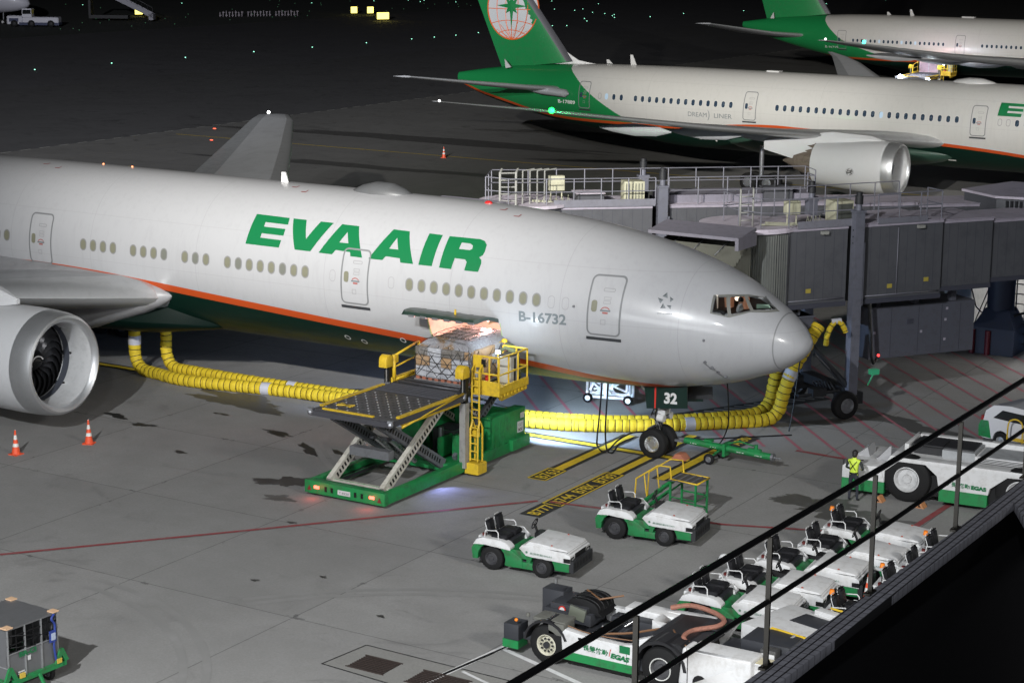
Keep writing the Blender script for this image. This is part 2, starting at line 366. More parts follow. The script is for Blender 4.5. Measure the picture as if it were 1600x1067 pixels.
for i,a in enumerate([((-14.9,-9.9),.95,.62,.4,stn),((-14.0,-11.6),.55,.3,.3,stn2),((-16.8,-6.2),.9,.22,-.5,stn),((-19.2,-5.0),.8,.2,-.2,stn),((-15.6,-6.0),.9,.16,-.4,stn),((-23.5,-1.9),2.6,.8,-.1,stn2),((-26,-6.3),.55,.25,-.3,stn),((-24.2,-6.8),.5,.2,0,stn),((-19,3.2),2.6,.18,.5,stn),((-16.4,3.8),2.0,.15,-.3,stn),((-27.4,-12),.6,.22,.1,stn),((-22.8,-3.9),.35,.1,0,stn),((1.0,-2.3),1.2,.6,.2,stn2),((2.3,-3.0),1.5,.7,.15,stn2),((3.6,-3.1),1.3,.6,.1,stn2),((.6,9),2.6,.7,-.5,stn2),((-3.5,8.4),3.0,1.1,.3,stn2),((-8,-17.2),.12,.08,0,stn),((-6.2,-17.9),.16,.05,0,stn),((-4.7,-19),.14,.08,0,stn),((-9.5,-18.5),.14,.08,0,stn),((-12,-13.5),.2,.08,0,stn),((-20.5,-9),.3,.12,0,stn),((-62,62),14,1.2,.04,stn2),((-70,80),22,1.6,.03,stn2),((-50,93),16,1.4,.02,stn2)]):  # the patches beside the big tractor paint its cast shadow
    blob('ground_stain_and_shadow',*a,seed=i*7+3,z=.0102+.00012*i)
def arc(c,r,a0,a1,w,z,m,name='tyre_mark'):
    mb=MB(); n=40; P=[(c[0]+r*math.cos(a0+(a1-a0)*i/n),c[1]+r*math.sin(a0+(a1-a0)*i/n)) for i in range(n+1)]
    for i in range(n): strip(mb,P[i],P[i+1],w,z)
    struct(mb,name,m,weld=False)
tm=mat('tyre_trace',(.215,.212,.205),.7,dirt=1,dscale=1.0,dc=(.255,.25,.245))
for k,(c,r,a0,a1) in enumerate([((-14,-31),9.5,.5,1.5),((-14,-31),10.1,.5,1.5),((2,-28),13,1.4,2.5),((2,-28),13.4,1.4,2.5),((-4,6),17,3.5,4.4),((-4,6),17.4,3.5,4.3),((-60,60),40,1,2)]): arc(c,r,a0,a1,.22,.0140+.0001*k,tm)
# ---------------- aircraft ----------------
class Hull:
    def __init__(s,T,top,Tb,bot,Tw,wid,L): s.top=pch(T,top);s.bot=pch(Tb,bot);s.wid=pch(Tw,wid);s.L=L
    def sec(s,t,off=0):
        a=(s.top(t)-s.bot(t))/2; return (s.top(t)+s.bot(t))/2,a+off,s.wid(t)+off
    def y(s,x,z,off=0):
        zc,a,b=s.sec(max(-x,.001),off); q=1-((z-zc)/a)**2; return -b*math.sqrt(max(q,0))
H7=Hull([.15,.2,.3,.5,.82,1.79,2.77,4.26,6.78,9.39,12.1,15,20,55,64,70,73.9],[4.70,4.93,5.05,5.30,5.60,6.27,6.83,7.38,7.99,8.35,8.53,8.60,8.63,8.63,8.5,8.1,7.6],
 [.15,.2,.3,.5,.8,1.2,1.68,2.88,4.11,6,9,12,50,58,66,73.9],[4.70,4.50,4.37,4.16,3.95,3.73,3.54,3.12,2.86,2.6,2.45,2.43,2.43,3.1,4.9,7.0],
 [.15,.2,.3,.5,.82,1.2,1.68,2.88,4.11,5.5,7,9,11,52,62,70,73.9],[0,.32,.52,.8,1.08,1.32,1.54,2.05,2.45,2.75,2.94,3.06,3.1,3.1,2.4,1.1,.25],73.9)
H8=Hull([0,.3,1,2.5,5,8,40,48,52,56,60,62.8],[4.4,5.0,5.7,6.7,7.6,8.07,8.07,7.98,7.85,7.6,7.15,6.7],[0,.3,1,2.5,5,8,41,46,53,60.2,62.8],[4.4,3.9,3.4,2.8,2.3,2.13,2.13,2.55,3.4,4.95,5.9],
 [0,.3,1,2.5,5,8,40,50,57,62.8],[0,.6,1.3,2.1,2.7,2.885,2.885,2.35,1.4,.3],62.8)
def H9T(t): return t
H9=Hull([0,1,3,8,12,55,60,62,66,70,73.5],[4.5,6,7.2,8.4,8.63,8.63,8.55,8.45,8.2,7.8,7.3],[0,1,3,8,52,56,63,70,73.5],[4.4,3.4,2.9,2.43,2.43,2.9,4.0,5.6,6.6],[0,1,3,8,50,60,67,73.5],[0,1.4,2.3,3.1,3.1,2.6,1.5,.3],73.5)
def fcurve(N,v,pts,xs,ys,zero=0):
    n=N.nodes.new('ShaderNodeFloatCurve'); c=n.mapping.curves[0]
    P=[((x+zero)/xs,y/ys) for x,y in pts]
    c.points[0].location=P[0]; c.points[1].location=P[-1]
    for p in P[1:-1]: c.points.new(*p)
    n.mapping.update(); N.links.new(v,n.inputs['Value']); return mth(N,'MULTIPLY',n.outputs[0],ys)
def livery(name,stripe,tail=None,base=(.365,.368,.381),sw=.29,seams=()):
    m,N,b=node_mat(name); tc=N.nodes.new('ShaderNodeTexCoord'); sp=N.nodes.new('ShaderNodeSeparateXYZ'); N.links.new(tc.outputs['Object'],sp.inputs[0])
    t=mth(N,'MULTIPLY',sp.outputs[0],-1/80); z=sp.outputs[2]
    n1=noise(N,tc.outputs['Object'],.6,8,.65); n2=noise(N,tc.outputs['Object'],5,6,.7)
    mp=N.nodes.new('ShaderNodeMapping'); mp.inputs['Scale'].default_value=(3,3,.25); N.links.new(tc.outputs['Object'],mp.inputs[0]); n3=noise(N,mp.outputs[0],1.6,6,.7)
    c=mixc(N,mrange(N,n1,.4,.75,0,.16),base,tuple(x*.84 for x in base)); c=mixc(N,mrange(N,n3,.5,.8,0,.24),c,tuple(x*.62 for x in base))
    for s in seams:
        d=mth(N,'ABSOLUTE',mth(N,'ADD',sp.outputs[0],s)); c=mixc(N,mth(N,'MULTIPLY',mth(N,'LESS_THAN',d,.012 if s>2 else .02),.2 if s>2 else .6),c,(.1,.1,.1))
    for zz in (5.25,7.05):
        d=mth(N,'ABSOLUTE',mth(N,'SUBTRACT',z,zz)); c=mixc(N,mth(N,'MULTIPLY',mth(N,'LESS_THAN',d,.01),.22),c,(.2,.2,.2))
    sc=fcurve(N,t,stripe,80,10); d=mth(N,'SUBTRACT',sc,z)
    if tail:
        tcv=fcurve(N,t,tail,80,10); c=mixc(N,mth(N,'GREATER_THAN',mth(N,'SUBTRACT',tcv,z),0),c,(.008,.16,.045))
    c=mixc(N,mth(N,'GREATER_THAN',d,0),c,(.4,.058,.012)); c=mixc(N,mth(N,'GREATER_THAN',d,sw),c,(.002,.014,.009))
    N.links.new(c,b.inputs['Base Color']); N.links.new(mth(N,'MULTIPLY_ADD',mth(N,'GREATER_THAN',d,0),.12,mrange(N,n1,.3,.8,.3,.4)),b.inputs['Roughness']); N.links.new(mth(N,'MULTIPLY_ADD',mth(N,'GREATER_THAN',d,0),-.38,.42),b.inputs['Coat Weight']); N.links.new(mth(N,'MULTIPLY_ADD',mth(N,'GREATER_THAN',d,0),-.32,.5),b.inputs['Specular IOR Level']); b.inputs['Coat Roughness'].default_value=.1
    return m
liv7=livery('airliner_paint',[(0,1.5),(4.0,1.5),(4.3,2.6),(5.07,2.92),(7.01,3.09),(9.34,3.38),(13.2,3.74),(18.8,4.12),(24,4.46),(27.2,4.67),(31.6,4.87),(36,4.86),(60,4.6),(80,4.6)],seams=(1.02,4.0,8.3,12.8,18.4,24.6,30.1,34.5))
liv8=livery('airliner_paint',[(0,2.5),(8,2.6),(15.5,3.65),(22,4.11),(31.5,4.42),(33.6,4.47),(42,3.9),(47,3.86),(51.8,3.91),(55,4.27),(57.4,4.77),(60,5.3),(63,5.9),(80,6)],
 [(0,0),(36,0),(37.5,2.8),(38.5,2.94),(41.7,3.2),(44.5,3.59),(46.1,4.21),(47.8,5.07),(49.5,6.08),(50.7,6.96),(51.8,7.75),(52.6,9),(80,9.5)],sw=.22,base=(.425,.42,.405),seams=(14,30,44))
liv9=livery('airliner_paint',[(0,2.5),(8,2.6),(30,4.3),(46,4.1),(56,3.9),(62,4.0),(66,4.6),(70,5.4),(73,6.2),(80,7)],
 [(0,0),(44,0),(46,2.8),(50,3.3),(54,3.9),(56.5,4.6),(59.5,5.6),(61.5,6.9),(62.6,7.9),(63.6,9),(80,9.5)],sw=.22,base=(.42,.41,.39),seams=(30,44))
def hull_mesh(H,name,m,parent,t0=0,t1=None,n=112,cutters=()):
    ts=[t0]; t=t0+.012
    while t<(t1 or H.L): ts.append(t); t+=max(.02,min(.04+t*.05,.3 if t<13 or t>38 else 1.2))
    ts.append(t1 or H.L)
    vs=[(-t0,0,H.sec(t0+.001)[0])]; fs=[]
    for t in ts[1:]:
        zc,a,b=H.sec(t); vs+=[(-t,-b*math.sin(2*pi*k/n),zc+a*math.cos(2*pi*k/n)) for k in range(n)]
    for k in range(n): fs.append((0,1+k,1+(k+1)%n))
    for i in range(len(ts)-2):
        for k in range(n): a=1+i*n+k;b=1+i*n+(k+1)%n; fs.append((a,a+n,b+n,b))
    e=1+(len(ts)-2)*n; fs.append(tuple(e+k for k in range(n)))
    mb=MB(); mb.add(vs,fs,0,True); o=mb.build(name,m,parent)
    for c in cutters:
        md=o.modifiers.new('b','BOOLEAN'); md.object=c; md.operation='DIFFERENCE'; md.solver='EXACT'; md.material_mode='TRANSFER'
    if cutters:
        dg=bpy.context.evaluated_depsgraph_get(); me=bpy.data.meshes.new_from_object(o.evaluated_get(dg)); o.modifiers.clear(); o.data=me; 
        for c in cutters: bpy.data.objects.remove(c)
    return o
def decal(H,name,loops,m,parent,off=.008,dz=.1,dx=0,tris=None,vs=None):
    bm=bmesh.new()
    if vs is None:
        vs=[p for l in loops for p in l]; tris=tessellate_polygon([[Vector((p[0],p[1],0)) for p in l] for l in loops])
    bv=[bm.verts.new((p[0],0,p[1])) for p in vs]
    for t in tris:
        try: bm.faces.new([bv[i] for i in t])
        except ValueError: pass
    z0=min(p[1] for p in vs);z1=max(p[1] for p in vs);x0=min(p[0] for p in vs);x1=max(p[0] for p in vs)
    z=math.ceil(z0/dz)*dz+.003
    while z<z1: bmesh.ops.bisect_plane(bm,geom=bm.verts[:]+bm.edges[:]+bm.faces[:],plane_co=(0,0,z),plane_no=(0,0,1)); z+=dz
    if dx>0:
        x=math.ceil(x0/dx)*dx
        while x<x1: bmesh.ops.bisect_plane(bm,geom=bm.verts[:]+bm.edges[:]+bm.faces[:],plane_co=(x,0,0),plane_no=(1,0,0)); x+=dx
    for v in bm.verts: v.co.y=H.y(v.co.x,v.co.z,off)
    bmesh.ops.recalc_face_normals(bm,faces=bm.faces)
    for f in bm.faces:
        f.smooth=True
        if f.normal.y>0:f.normal_flip()
    me=bpy.data.meshes.new(name); bm.to_mesh(me); bm.free(); me.materials.append(m)
    o=bpy.data.objects.new(name,me); col.objects.link(o); adopt(o,parent); return o
def ring(loop,k,cx=None,cz=None):
    cx=sum(p[0] for p in loop)/len(loop);cz=sum(p[1] for p in loop)/len(loop)
    return [(cx+(p[0]-cx)*k[0],cz+(p[1]-cz)*k[1]) for p in loop]
def join_meshes(objs,name,parent):
    # merge several helper meshes into the first, keeping materials
    me=bpy.data.meshes.new(name); bm=bmesh.new(); mats=[]
    for o in objs:
        idx=[]
        for m in o.data.materials:
            if m not in mats: mats.append(m)
            idx.append(mats.index(m))
        n=len(bm.faces); bm.from_mesh(o.data); bm.faces.ensure_lookup_table()
        for f in bm.faces[n:]: f.material_index=idx[f.material_index] if idx else 0
    bm.to_mesh(me); bm.free()
    for m in mats: me.materials.append(m)
    for o in objs:
        if o.parent and o in KIDS.get(o.parent.name,[]): KIDS[o.parent.name].remove(o)
        bpy.data.objects.remove(o)
    o=bpy.data.objects.new(name,me); col.objects.link(o); return adopt(o,parent)
seal=mat('door_seal',(.16,.165,.17),.5); sill=mat('door_sill',(.03,.032,.036),.5); wfr=mat('window_frame',(.2,.2,.2),.4); wsh=mat('window_shade',(.17,.168,.12),.35,dirt=.3,dscale=9,dc=(.09,.09,.07))
pane8=mat('cabin_glass',(.02,.035,.06),.12,dirt=.5,dscale=6,dc=(.2,.25,.3)); pane_lit=mat('lit_cabin_glass',(.3,.4,.5),.3,em=(.4,.55,.7),es=.25); regm=mat('registration_grey',(.13,.15,.16),.5); plug=mat('window_plug_line',(.25,.25,.25),.5)
wingm=mat('wing_grey',(.33,.34,.355),.38,dirt=.5,dscale=.8,dc=(.2,.2,.21)); wingl=mat('wing_leading_edge',(.5,.51,.52),.3,.6,dirt=.3,dscale=2,dc=(.25,.25,.25)); nacm=mat('nacelle_white',(.5,.505,.515),.42,dirt=.3,dscale=1.5,dc=(.45,.45,.45),coat=.1); nacl=mat('nacelle_lip',(.5,.51,.52),.36,.8,dirt=.4,dscale=2,dc=(.35,.35,.36)); duct=mat('inlet_duct',(.42,.425,.43),.5,dirt=.3); fanm=mat('fan_blade',(.06,.062,.07),.3,.6); exh=mat('exhaust_metal',(.2,.16,.13),.5,.4,dirt=.6)
def cab_windows(H,parent,xs,w,h,zc,fm,pm,lit=(),r=.14):
    for i,x in enumerate(xs):
        if True:
            a=decal(H,'wf',[rrect(x-w/2-.045,x+w/2+.045,zc-h/2-.045,zc+h/2+.045,r+.04)],fm,parent,.007)
            b=decal(H,'wp',[rrect(x-w/2,x+w/2,zc-h/2,zc+h/2,r)],pm if random.random()<.82 or pm is not wsh else mat('window_shade_up',(.145,.15,.13),.3),parent,.013)
            join_meshes([a,b],'cabin_window',parent)
def cabin_door(H,parent,x,z0,z1,w,panem,marks=True,skew=0,sub=True):
    o1=rrect(x-w/2,x+w/2,z0,z1,.2); o2=rrect(x-w/2+.06,x+w/2-.06,z0+.06,z1-.06,.15)
    a=decal(H,'d',[o1,o2],seal,parent,.012)
    b=decal(H,'d',[[(x-w/2-.02,z0-.17),(x+w/2+.03,z0-.17),(x+w/2+.03,z0-.06),(x-w/2-.02,z0-.06)]],sill,parent,.03)
    L=[a,b]
    if marks:
        L.append(decal(H,'d',[rrect(x-.12,x+.3,z0+1.52,z0+1.64,.05),rrect(x-.1,x+.28,z0+1.54,z0+1.62,.04)],plug,parent,.012))
        for k,(u,v,du,dv,mm) in enumerate([(-.05,1.25,.26,.1,plug),(-.05,1.12,.26,.1,plug),(-.14,.86,.38,.055,regm),(-.05,.78,.2,.06,mat('door_mark_red',(.3,.08,.07),.5)),(-.1,.4,.18,.18,plug)]):
            L.append(decal(H,'d',[[(x+u,z0+v),(x+u+du,z0+v),(x+u+du,z0+v+dv),(x+u,z0+v+dv)]] if k in(2,3) else [[(x+u,z0+v),(x+u+du,z0+v),(x+u+du,z0+v+dv),(x+u,z0+v+dv)],[(x+u+.015,z0+v+.015),(x+u+.015,z0+v+dv-.015),(x+u+du-.015,z0+v+dv-.015),(x+u+du-.015,z0+v+.015)]],mm,parent,.0125))
        pts=[(x+.05+.19*math.cos(R(a)),z0+.85+.17*math.sin(R(a))) for a in range(30,151,15)]; L.append(decal(H,'d',[pts+[(x+.05+.155*math.cos(R(a)),z0+.85+.135*math.sin(R(a))) for a in range(150,29,-15)]],mat('door_mark_red',(.3,.08,.07),.5),parent,.0125))
    d=join_meshes(L,'cabin_door',parent)
    w1=decal(H,'door_window',[rrect(x-w/2+.15,x-w/2+.36,z0+.82,z0+1.22,.09)],panem,d,.016)
    if w1 in KIDS.get(d.name,[]): pass
    return d
def hull_text(H,parent,name,body,size,x,z,m,bold=0,width=None,shear=0,sgn=1,slope=0,off=.009):
    vs,fs=text_poly(body,size,bold,shear); x0=min(v[0] for v in vs);x1=max(v[0] for v in vs); k=width/(x1-x0) if width else 1
    V=[(x+(v[0]-x0)*k, z+v[1]+slope*(v[0]-x0)*k) for v in vs]
    return decal(H,name,None,m,parent,off,dz=.15,tris=fs,vs=V)
def wing(parent,secs,side,name='wing',mt=None,drop=.02):
    # secs: (y, xLE, zLE, chord, thick)
    prof=[(0,0),(.01,.16),(.035,.3),(.08,.42),(.16,.5),(.3,.52),(.45,.47),(.6,.36),(.75,.24),(.88,.12),(1,.02),(1,-.02),(.85,-.14),(.7,-.26),(.5,-.4),(.3,-.46),(.16,-.42),(.08,-.33),(.035,-.22),(.01,-.1)]
    n=len(prof); vs=[]; 
    for y,xl,zl,c,t in secs: vs+=[(xl-c*p[0],side*y,zl+t*p[1]-(c*drop*p[0])) for p in prof]
    mb=MB()
    for i in range(len(secs)-1):
        for j in range(n):
            a=i*n+j;b=i*n+(j+1)%n; mid=(prof[j][0]+prof[(j+1)%n][0])/2
            mb.add([vs[a],vs[b],vs[b+n],vs[a+n]],[(0,1,2,3)],1 if mid<.13 else (2 if mid>.8 and prof[j][1]>0 else 0),True)
    mb.add(vs[-n:],[tuple(range(n))],0)
    return mb.build(name,mt or [wingm,wingl,mat('flap_grey',(.22,.23,.24),.45,dirt=.3)],parent)
def engine(parent,x,y,z,R0,L,fan=True,chev=False,name='engine'):
    e=MB(); sc=R0/1.95
    prof=[(-1.6*sc*1.0,1.5*sc),(-.7*sc,1.52*sc),(-.2*sc,1.58*sc),(-.06*sc,1.66*sc),(0,1.76*sc),(-.04*sc,1.84*sc),(-.18*sc,1.90*sc),(-.45*sc,1.945*sc),(-.9*sc,1.98*sc)]
    o=(x,y,z)
    e.lathe(prof,o,n=64,ms=[1,1,2,2,2,2,2,2],m=0)
    body=[(-.9*sc,1.98*sc),(-1.6*sc,2.0*sc),(-2.6*sc,1.99*sc),(-3.8*sc,1.86*sc),(-L*.78,1.62*sc)]
    e.lathe(body,o,n=64,m=0)
    # rear lip with chevrons
    n=180; A=[];B=[]
    for k in range(n):
        a=2*pi*k/n; cx,sx=math.cos(a),math.sin(a); r=1.62*sc; dx=-L*.78-(.62*abs(((k/n*18)%1)-.5)*2*1.0*sc if chev else .3*sc)
        A.append((x-L*.78,y+r*cx,z+r*sx)); B.append((x+dx,y+r*.96*cx,z+r*.96*sx))
    e.loft([A,B],4 if chev else 0,False,True)
    e.lathe([(-L*.78,1.55*sc),(-L*.7,1.3*sc),(-L*.72,.95*sc),(-L*.9,.9*sc),(-L*1.0,.62*sc),(-L*1.0,.5*sc),(-L*1.12,.08*sc)],o,n=40,m=4)
    e.lathe([(-1.6*sc,1.5*sc),(-1.85*sc,1.5*sc),(-1.9*sc,.3*sc)],o,n=40,m=5)
    # dark band round the fan
    e.lathe([(-1.25*sc,1.503*sc),(-1.55*sc,1.493*sc)],o,n=64,m=3)
    nac=e.build(name,[nacm,duct,nacl,mat('fan_case_band',(.05,.055,.07),.5),exh,black],parent)
    if fan:
        f=MB(); nb=22
        for k in range(nb):
            a0=2*pi*k/nb; rings=[]
            for i in range(9):
                q=i/8; r=(.42+q*1.05)*sc; sw=.28*math.sin(q*pi*1.1)-.12*q; tw=R(25+35*q); ch=(.36+.16*math.sin(q*2.4))*sc
                a=a0+sw; ux=-math.cos(tw)*ch/2; ut=math.sin(tw)*ch/2
                pt=[]
                for s_ in (-1,1):
                    aa=a+s_*ut/r; pt.append((x-1.66*sc+s_*ux*.5,y+r*math.cos(aa),z+r*math.sin(aa)))
                rings.append(pt)
            for i in range(8): f.add([rings[i][0],rings[i][1],rings[i+1][1],rings[i+1][0]],[(0,1,2,3)],0,True)
        f.build('fan',fanm,nac)
        sp=MB(); sp.lathe([(-1.2*sc,.001),(-1.27*sc,.12*sc),(-1.45*sc,.29*sc),(-1.65*sc,.43*sc)],o,n=32)
        sp2=[]
        for i in range(15): q=i/14; a=.5+q*3.4; r=(.1+.2*q)*sc; sp2.append((x-(1.25+.27*q)*sc+.025,y+r*math.cos(a),z+r*math.sin(a)))
        sp.tube(sp2,.028*sc,6,1); sp.build('spinner',[black,mat('spinner_swirl',(.7,.7,.7),.4)],nac)
    return nac
def wheels(mb,c,r,w,n=24,ax=(0,1,0)):
    c=Vector(c);ax=Vector(ax)
    mb.lathe([(-w/2,r*.5),(-w/2,r*.82),(-w*.42,r*.94),(-w*.25,r),(w*.25,r),(w*.42,r*.94),(w/2,r*.82),(w/2,r*.5)],c,ax,n,0)
    mb.lathe([(-w/2+.0,r*.5),(-w/2+.03,r*.44),(-w*.25,r*.38),(-w*.28,r*.2),(-w*.38,r*.16),(-w*.38,.001)],c,ax,n,1)
    mb.lathe([(w/2,r*.5),(w/2-.03,r*.44),(w*.25,r*.38),(w*.28,r*.2),(w*.38,r*.16),(w*.38,.001)],c,ax,n,1)
def make_wheel(name,parent,c,r,w,rimm=None,ax=(0,1,0)):
    t=MB(); t.lathe([(-w/2,r*.52),(-w/2,r*.82),(-w*.42,r*.94),(-w*.25,r),(w*.25,r),(w*.42,r*.94),(w/2,r*.82),(w/2,r*.52)],c,ax,36)
    t.lathe([(-w*.3,r*.52),(w*.3,r*.52)],c,ax,36)
    o=t.build(name,rubber,parent)
    q=MB()
    for s in (-1,1): q.lathe([(s*w*.5,r*.535),(s*(w*.5+.004),r*.5),(s*w*.42,r*.46),(s*w*.25,r*.4),(s*w*.28,r*.2),(s*w*.38,r*.17),(s*w*.38,.001)],c,ax,28)
    q.build('rim',rimm or alu,o)
    return o
# ===== the large airliner in front =====
air=thing('airliner','large white airliner nearest the camera, green lettering along its side','airliner')
inner=mat('cargo_hold_lining',(.62,.52,.46),.4,dirt=.3); cockin=mat('cockpit_lining',(.05,.035,.03),.7)
def cutter(loop,y0,y1,m):
    mb=MB(); mb.prism(loop,y0,y1,'y'); o=mb.build('cut',m); return o
fr=[(-3.122,6.416),(-2.706,6.437),(-2.21,6.411),(-1.865,6.308),(-1.186,5.863),(-1.889,5.901),(-2.439,5.736),(-3.047,5.851)]
p1=[(-3.064,6.37),(-2.735,6.371),(-2.489,5.784),(-3.006,5.878)];p2=[(-2.623,6.384),(-2.272,6.375),(-1.901,5.932),(-2.399,5.818)];p3=[(-2.185,6.367),(-1.813,6.284),(-1.292,5.926),(-1.822,5.951)]
cut1=cutter([(-3.03,6.34),(-2.2,6.35),(-1.86,6.25),(-1.36,5.95),(-1.85,5.96),(-2.4,5.85),(-2.98,5.9)],-3.0,-.35,cockin)
door_loop=rrect(-13.85,-10.72,3.02,4.86,.22)
cut2=cutter(door_loop,-3.6,.2,inner)
hull_mesh(H7,'fuselage',liv7,air,t0=.15,cutters=(cut1,cut2))
# cabin windows
wx=[-9.2155-.5334*k for k in range(11)]+[-(19.274+.5334*k) for k in (0,1,2,3,4,5,6,7,9,10,11,13,14,15,16,18,19,20,21)]+[-(19.274+.5334*k) for k in (29,30,31,32)]
cab_windows(H7,air,wx,.26,.4,5.83,wfr,wsh)
for x in (-8.63,-8.08,-18.0,-15.35):
    decal(H7,'window_plug',[rrect(x-.13,x+.13,5.6,6.03,.12),rrect(x-.115,x+.115,5.615,6.015,.11)],plug,air,.006)
for x,l in ((-6.62,'frontmost cabin door, by the cockpit'),(-17.0,'cabin door cutting through the green lettering'),(-32.85,'cabin door above the wing root')):
    tag(cabin_door(H7,air,x,4.82,6.88,1.25,wsh),l)
# airline name
LT=dict(E=([(-22.177,7.67),(-20.585,7.65),(-20.523,7.422),(-21.608,7.431),(-21.599,7.272),(-20.568,7.267),(-20.556,7.031),(-21.594,7.035),(-21.611,6.877),(-20.604,6.866),(-20.633,6.596),(-22.24,6.599)],None),
V=([(-20.402,7.65),(-19.778,7.648),(-19.479,7.001),(-19.108,7.644),(-18.512,7.642),(-19.145,6.592),(-19.88,6.591)],None),
A=([(-18.114,7.63),(-17.336,7.624),(-16.761,6.582),(-17.293,6.584),(-17.348,6.727),(-18.012,6.744),(-18.14,6.578),(-18.756,6.581)],[(-17.727,7.397),(-17.94,7.018),(-17.522,7.022)]),
B=([(-15.787,7.642),(-15.077,7.626),(-14.495,6.568),(-15.055,6.567),(-15.118,6.712),(-15.743,6.725),(-15.857,6.581),(-16.476,6.576)],[(-15.485,7.384),(-15.682,6.999),(-15.275,6.997)]),
I=([(-14.214,7.629),(-13.636,7.621),(-13.683,6.568),(-14.266,6.564)],None),
R=([(-13.337,7.609),(-12.051,7.61),(-11.839,7.568),(-11.692,7.453),(-11.664,7.232),(-11.701,7.11),(-11.821,7.035),(-11.703,6.961),(-11.663,6.844),(-11.715,6.552),(-12.296,6.548),(-12.271,6.838),(-12.365,6.915),(-12.803,6.925),(-12.852,6.545),(-13.368,6.547)],[(-12.733,7.446),(-12.369,7.445),(-12.233,7.386),(-12.211,7.282),(-12.295,7.233),(-12.751,7.237)]))
join_meshes([decal(H7,'l',[a]+([b] if b else []),egreen,air,.009) for a,b in LT.values()],'lettering',air)
hull_text(H7,air,'registration','B-16732',.5,-9.9,5.02,regm,bold=.015,width=1.88,slope=.03)
# five-pointed alliance emblem
sg=[mat('emblem_grey',(.06,.07,.075),.5),mat('emblem_light',(.15,.165,.175),.5)]
st=[(-4.57,6.45),(-4.69,6.32),(-4.501,6.268),(-4.829,6.271),(-4.628,6.219),(-4.704,6.089),(-4.442,6.323),(-4.297,6.237),(-4.391,6.148),(-4.609,6.105),(-4.67,5.93),(-4.487,5.952),(-4.486,6.048),(-4.322,6.047),(-4.327,5.919)]
L=[]
for k in range(5):
    T=st[3*k:3*k+3]; c=(sum(p[0] for p in T)/3,sum(p[1] for p in T)/3)
    L+= [decal(H7,'s',[T],sg[1],air,.014),decal(H7,'s',[[T[0],T[1],c]],sg[0],air,.02)]
join_meshes(L,'alliance_emblem',air)
hull_text(H7,air,'small_lettering','STAR ALLIANCE',.06,-4.75,5.75,regm,width=.5)
# roof marks, antennas, satellite dome
ant=MB(); 
for x,h in ((-22.5,.42),(-8.2,.0)):
    if h: ant.prism([(x-.22,8.6),(x+.12,8.6),(x-.02,8.6+h),(x-.2,8.6+h)],-.03,.03,'y')
ant.build('antenna',white,air)
dm=MB(); rg=[]
for t,w,h in ((-1.35,.03,.0),(-1.2,.3,.1),(-.8,.5,.3),(-.2,.6,.44),(.5,.55,.42),(1.0,.4,.25),(1.3,.2,.1),(1.4,.03,.0)):
    rg.append([(-17.9+t,w*math.cos(R(a)),8.55+h*math.sin(R(a))) for a in range(0,181,12)]+[(-17.9+t,-w,8.4),(-17.9+t,w,8.4)])
dm.loft(rg,0,True,True); dm.build('antenna_dome',mat('dome_grey',(.085,.088,.092),.4,dirt=.4,dscale=3),air)
mk=MB()
for x,y in ((-21.6,-.6),(-20.9,-.95),(-34.7,-.7),(-33.8,-.95),(-12.1,-.6),(-11.3,-.95)):
    zz=lambda yy:H7.sec(-x)[0]+(H7.sec(-x)[1]+.01)*math.sqrt(1-(yy/H7.sec(-x)[2])**2)
    mk.add([(x-.12,y,zz(y)),(x+.12,y,zz(y)),(x+.12,y-.05,zz(y-.05)),(x-.12,y-.05,zz(y-.05))],[(0,1,2,3)]); mk.add([(x+.08,y,zz(y)),(x+.12,y,zz(y)),(x+.12,y+.15,zz(y+.15)),(x+.08,y+.15,zz(y+.15))],[(0,1,2,3)])
mk.build('roof_mark',mat('dark_red_mark',(.2,.02,.02),.5),air,weld=False)
bc=MB(); bc.ball((-13.1,.0,8.56),.12,sz=(1.4,1,.8)); bc.build('beacon_light',mat('beacon_red',(.5,.02,.02),.3),air)
for x in (-32.2,-30.6): rl=MB(); rl.ball((x,.1,8.64),.05); rl.build('roof_light_glint',mat('warm_lens',(.8,.3,.15),.3,em=(1,.3,.12),es=1.2),air)  # glowing balls standing for red reflections on the crown
# probes
pr=MB()
for x,z in ((-3.143,4.945),(-7.75,5.75)): y=H7.y(x,z,.01); pr.cyl((x,y+.02,z),(x,y-.03,z),.045)
for (x,z,x2,z2) in ((-3.174,4.15,-2.996,3.95),(-2.86,3.77,-2.7,3.58)):
    y=H7.y(x,z,.01);y2=H7.y(x2,z2,.01); pr.tube([(x,y,z),(x,y-.1,z),(x2,y2-.12,z2),(x2+.18,y2-.12,z2-.02)],.022,6); pr.cyl((x,y+.02,z),(x,y-.015,z),.06); pr.cyl((x2,y2+.02,z2),(x2,y2-.02,z2),.06)
pr.build('probe',steel,air)
for x,z in ((-18.0,3.3),(-17.3,3.2),(-15.3,3.55)):
    decal(H7,'drain_port',[[(x+.13*math.cos(R(a)),z+.11*math.sin(R(a))) for a in range(0,360,30)],[(x+.09*math.cos(R(a)),z+.07*math.sin(R(a))) for a in range(0,360,30)]],mat('port_ring',(.4,.4,.4),.5),air,.01)
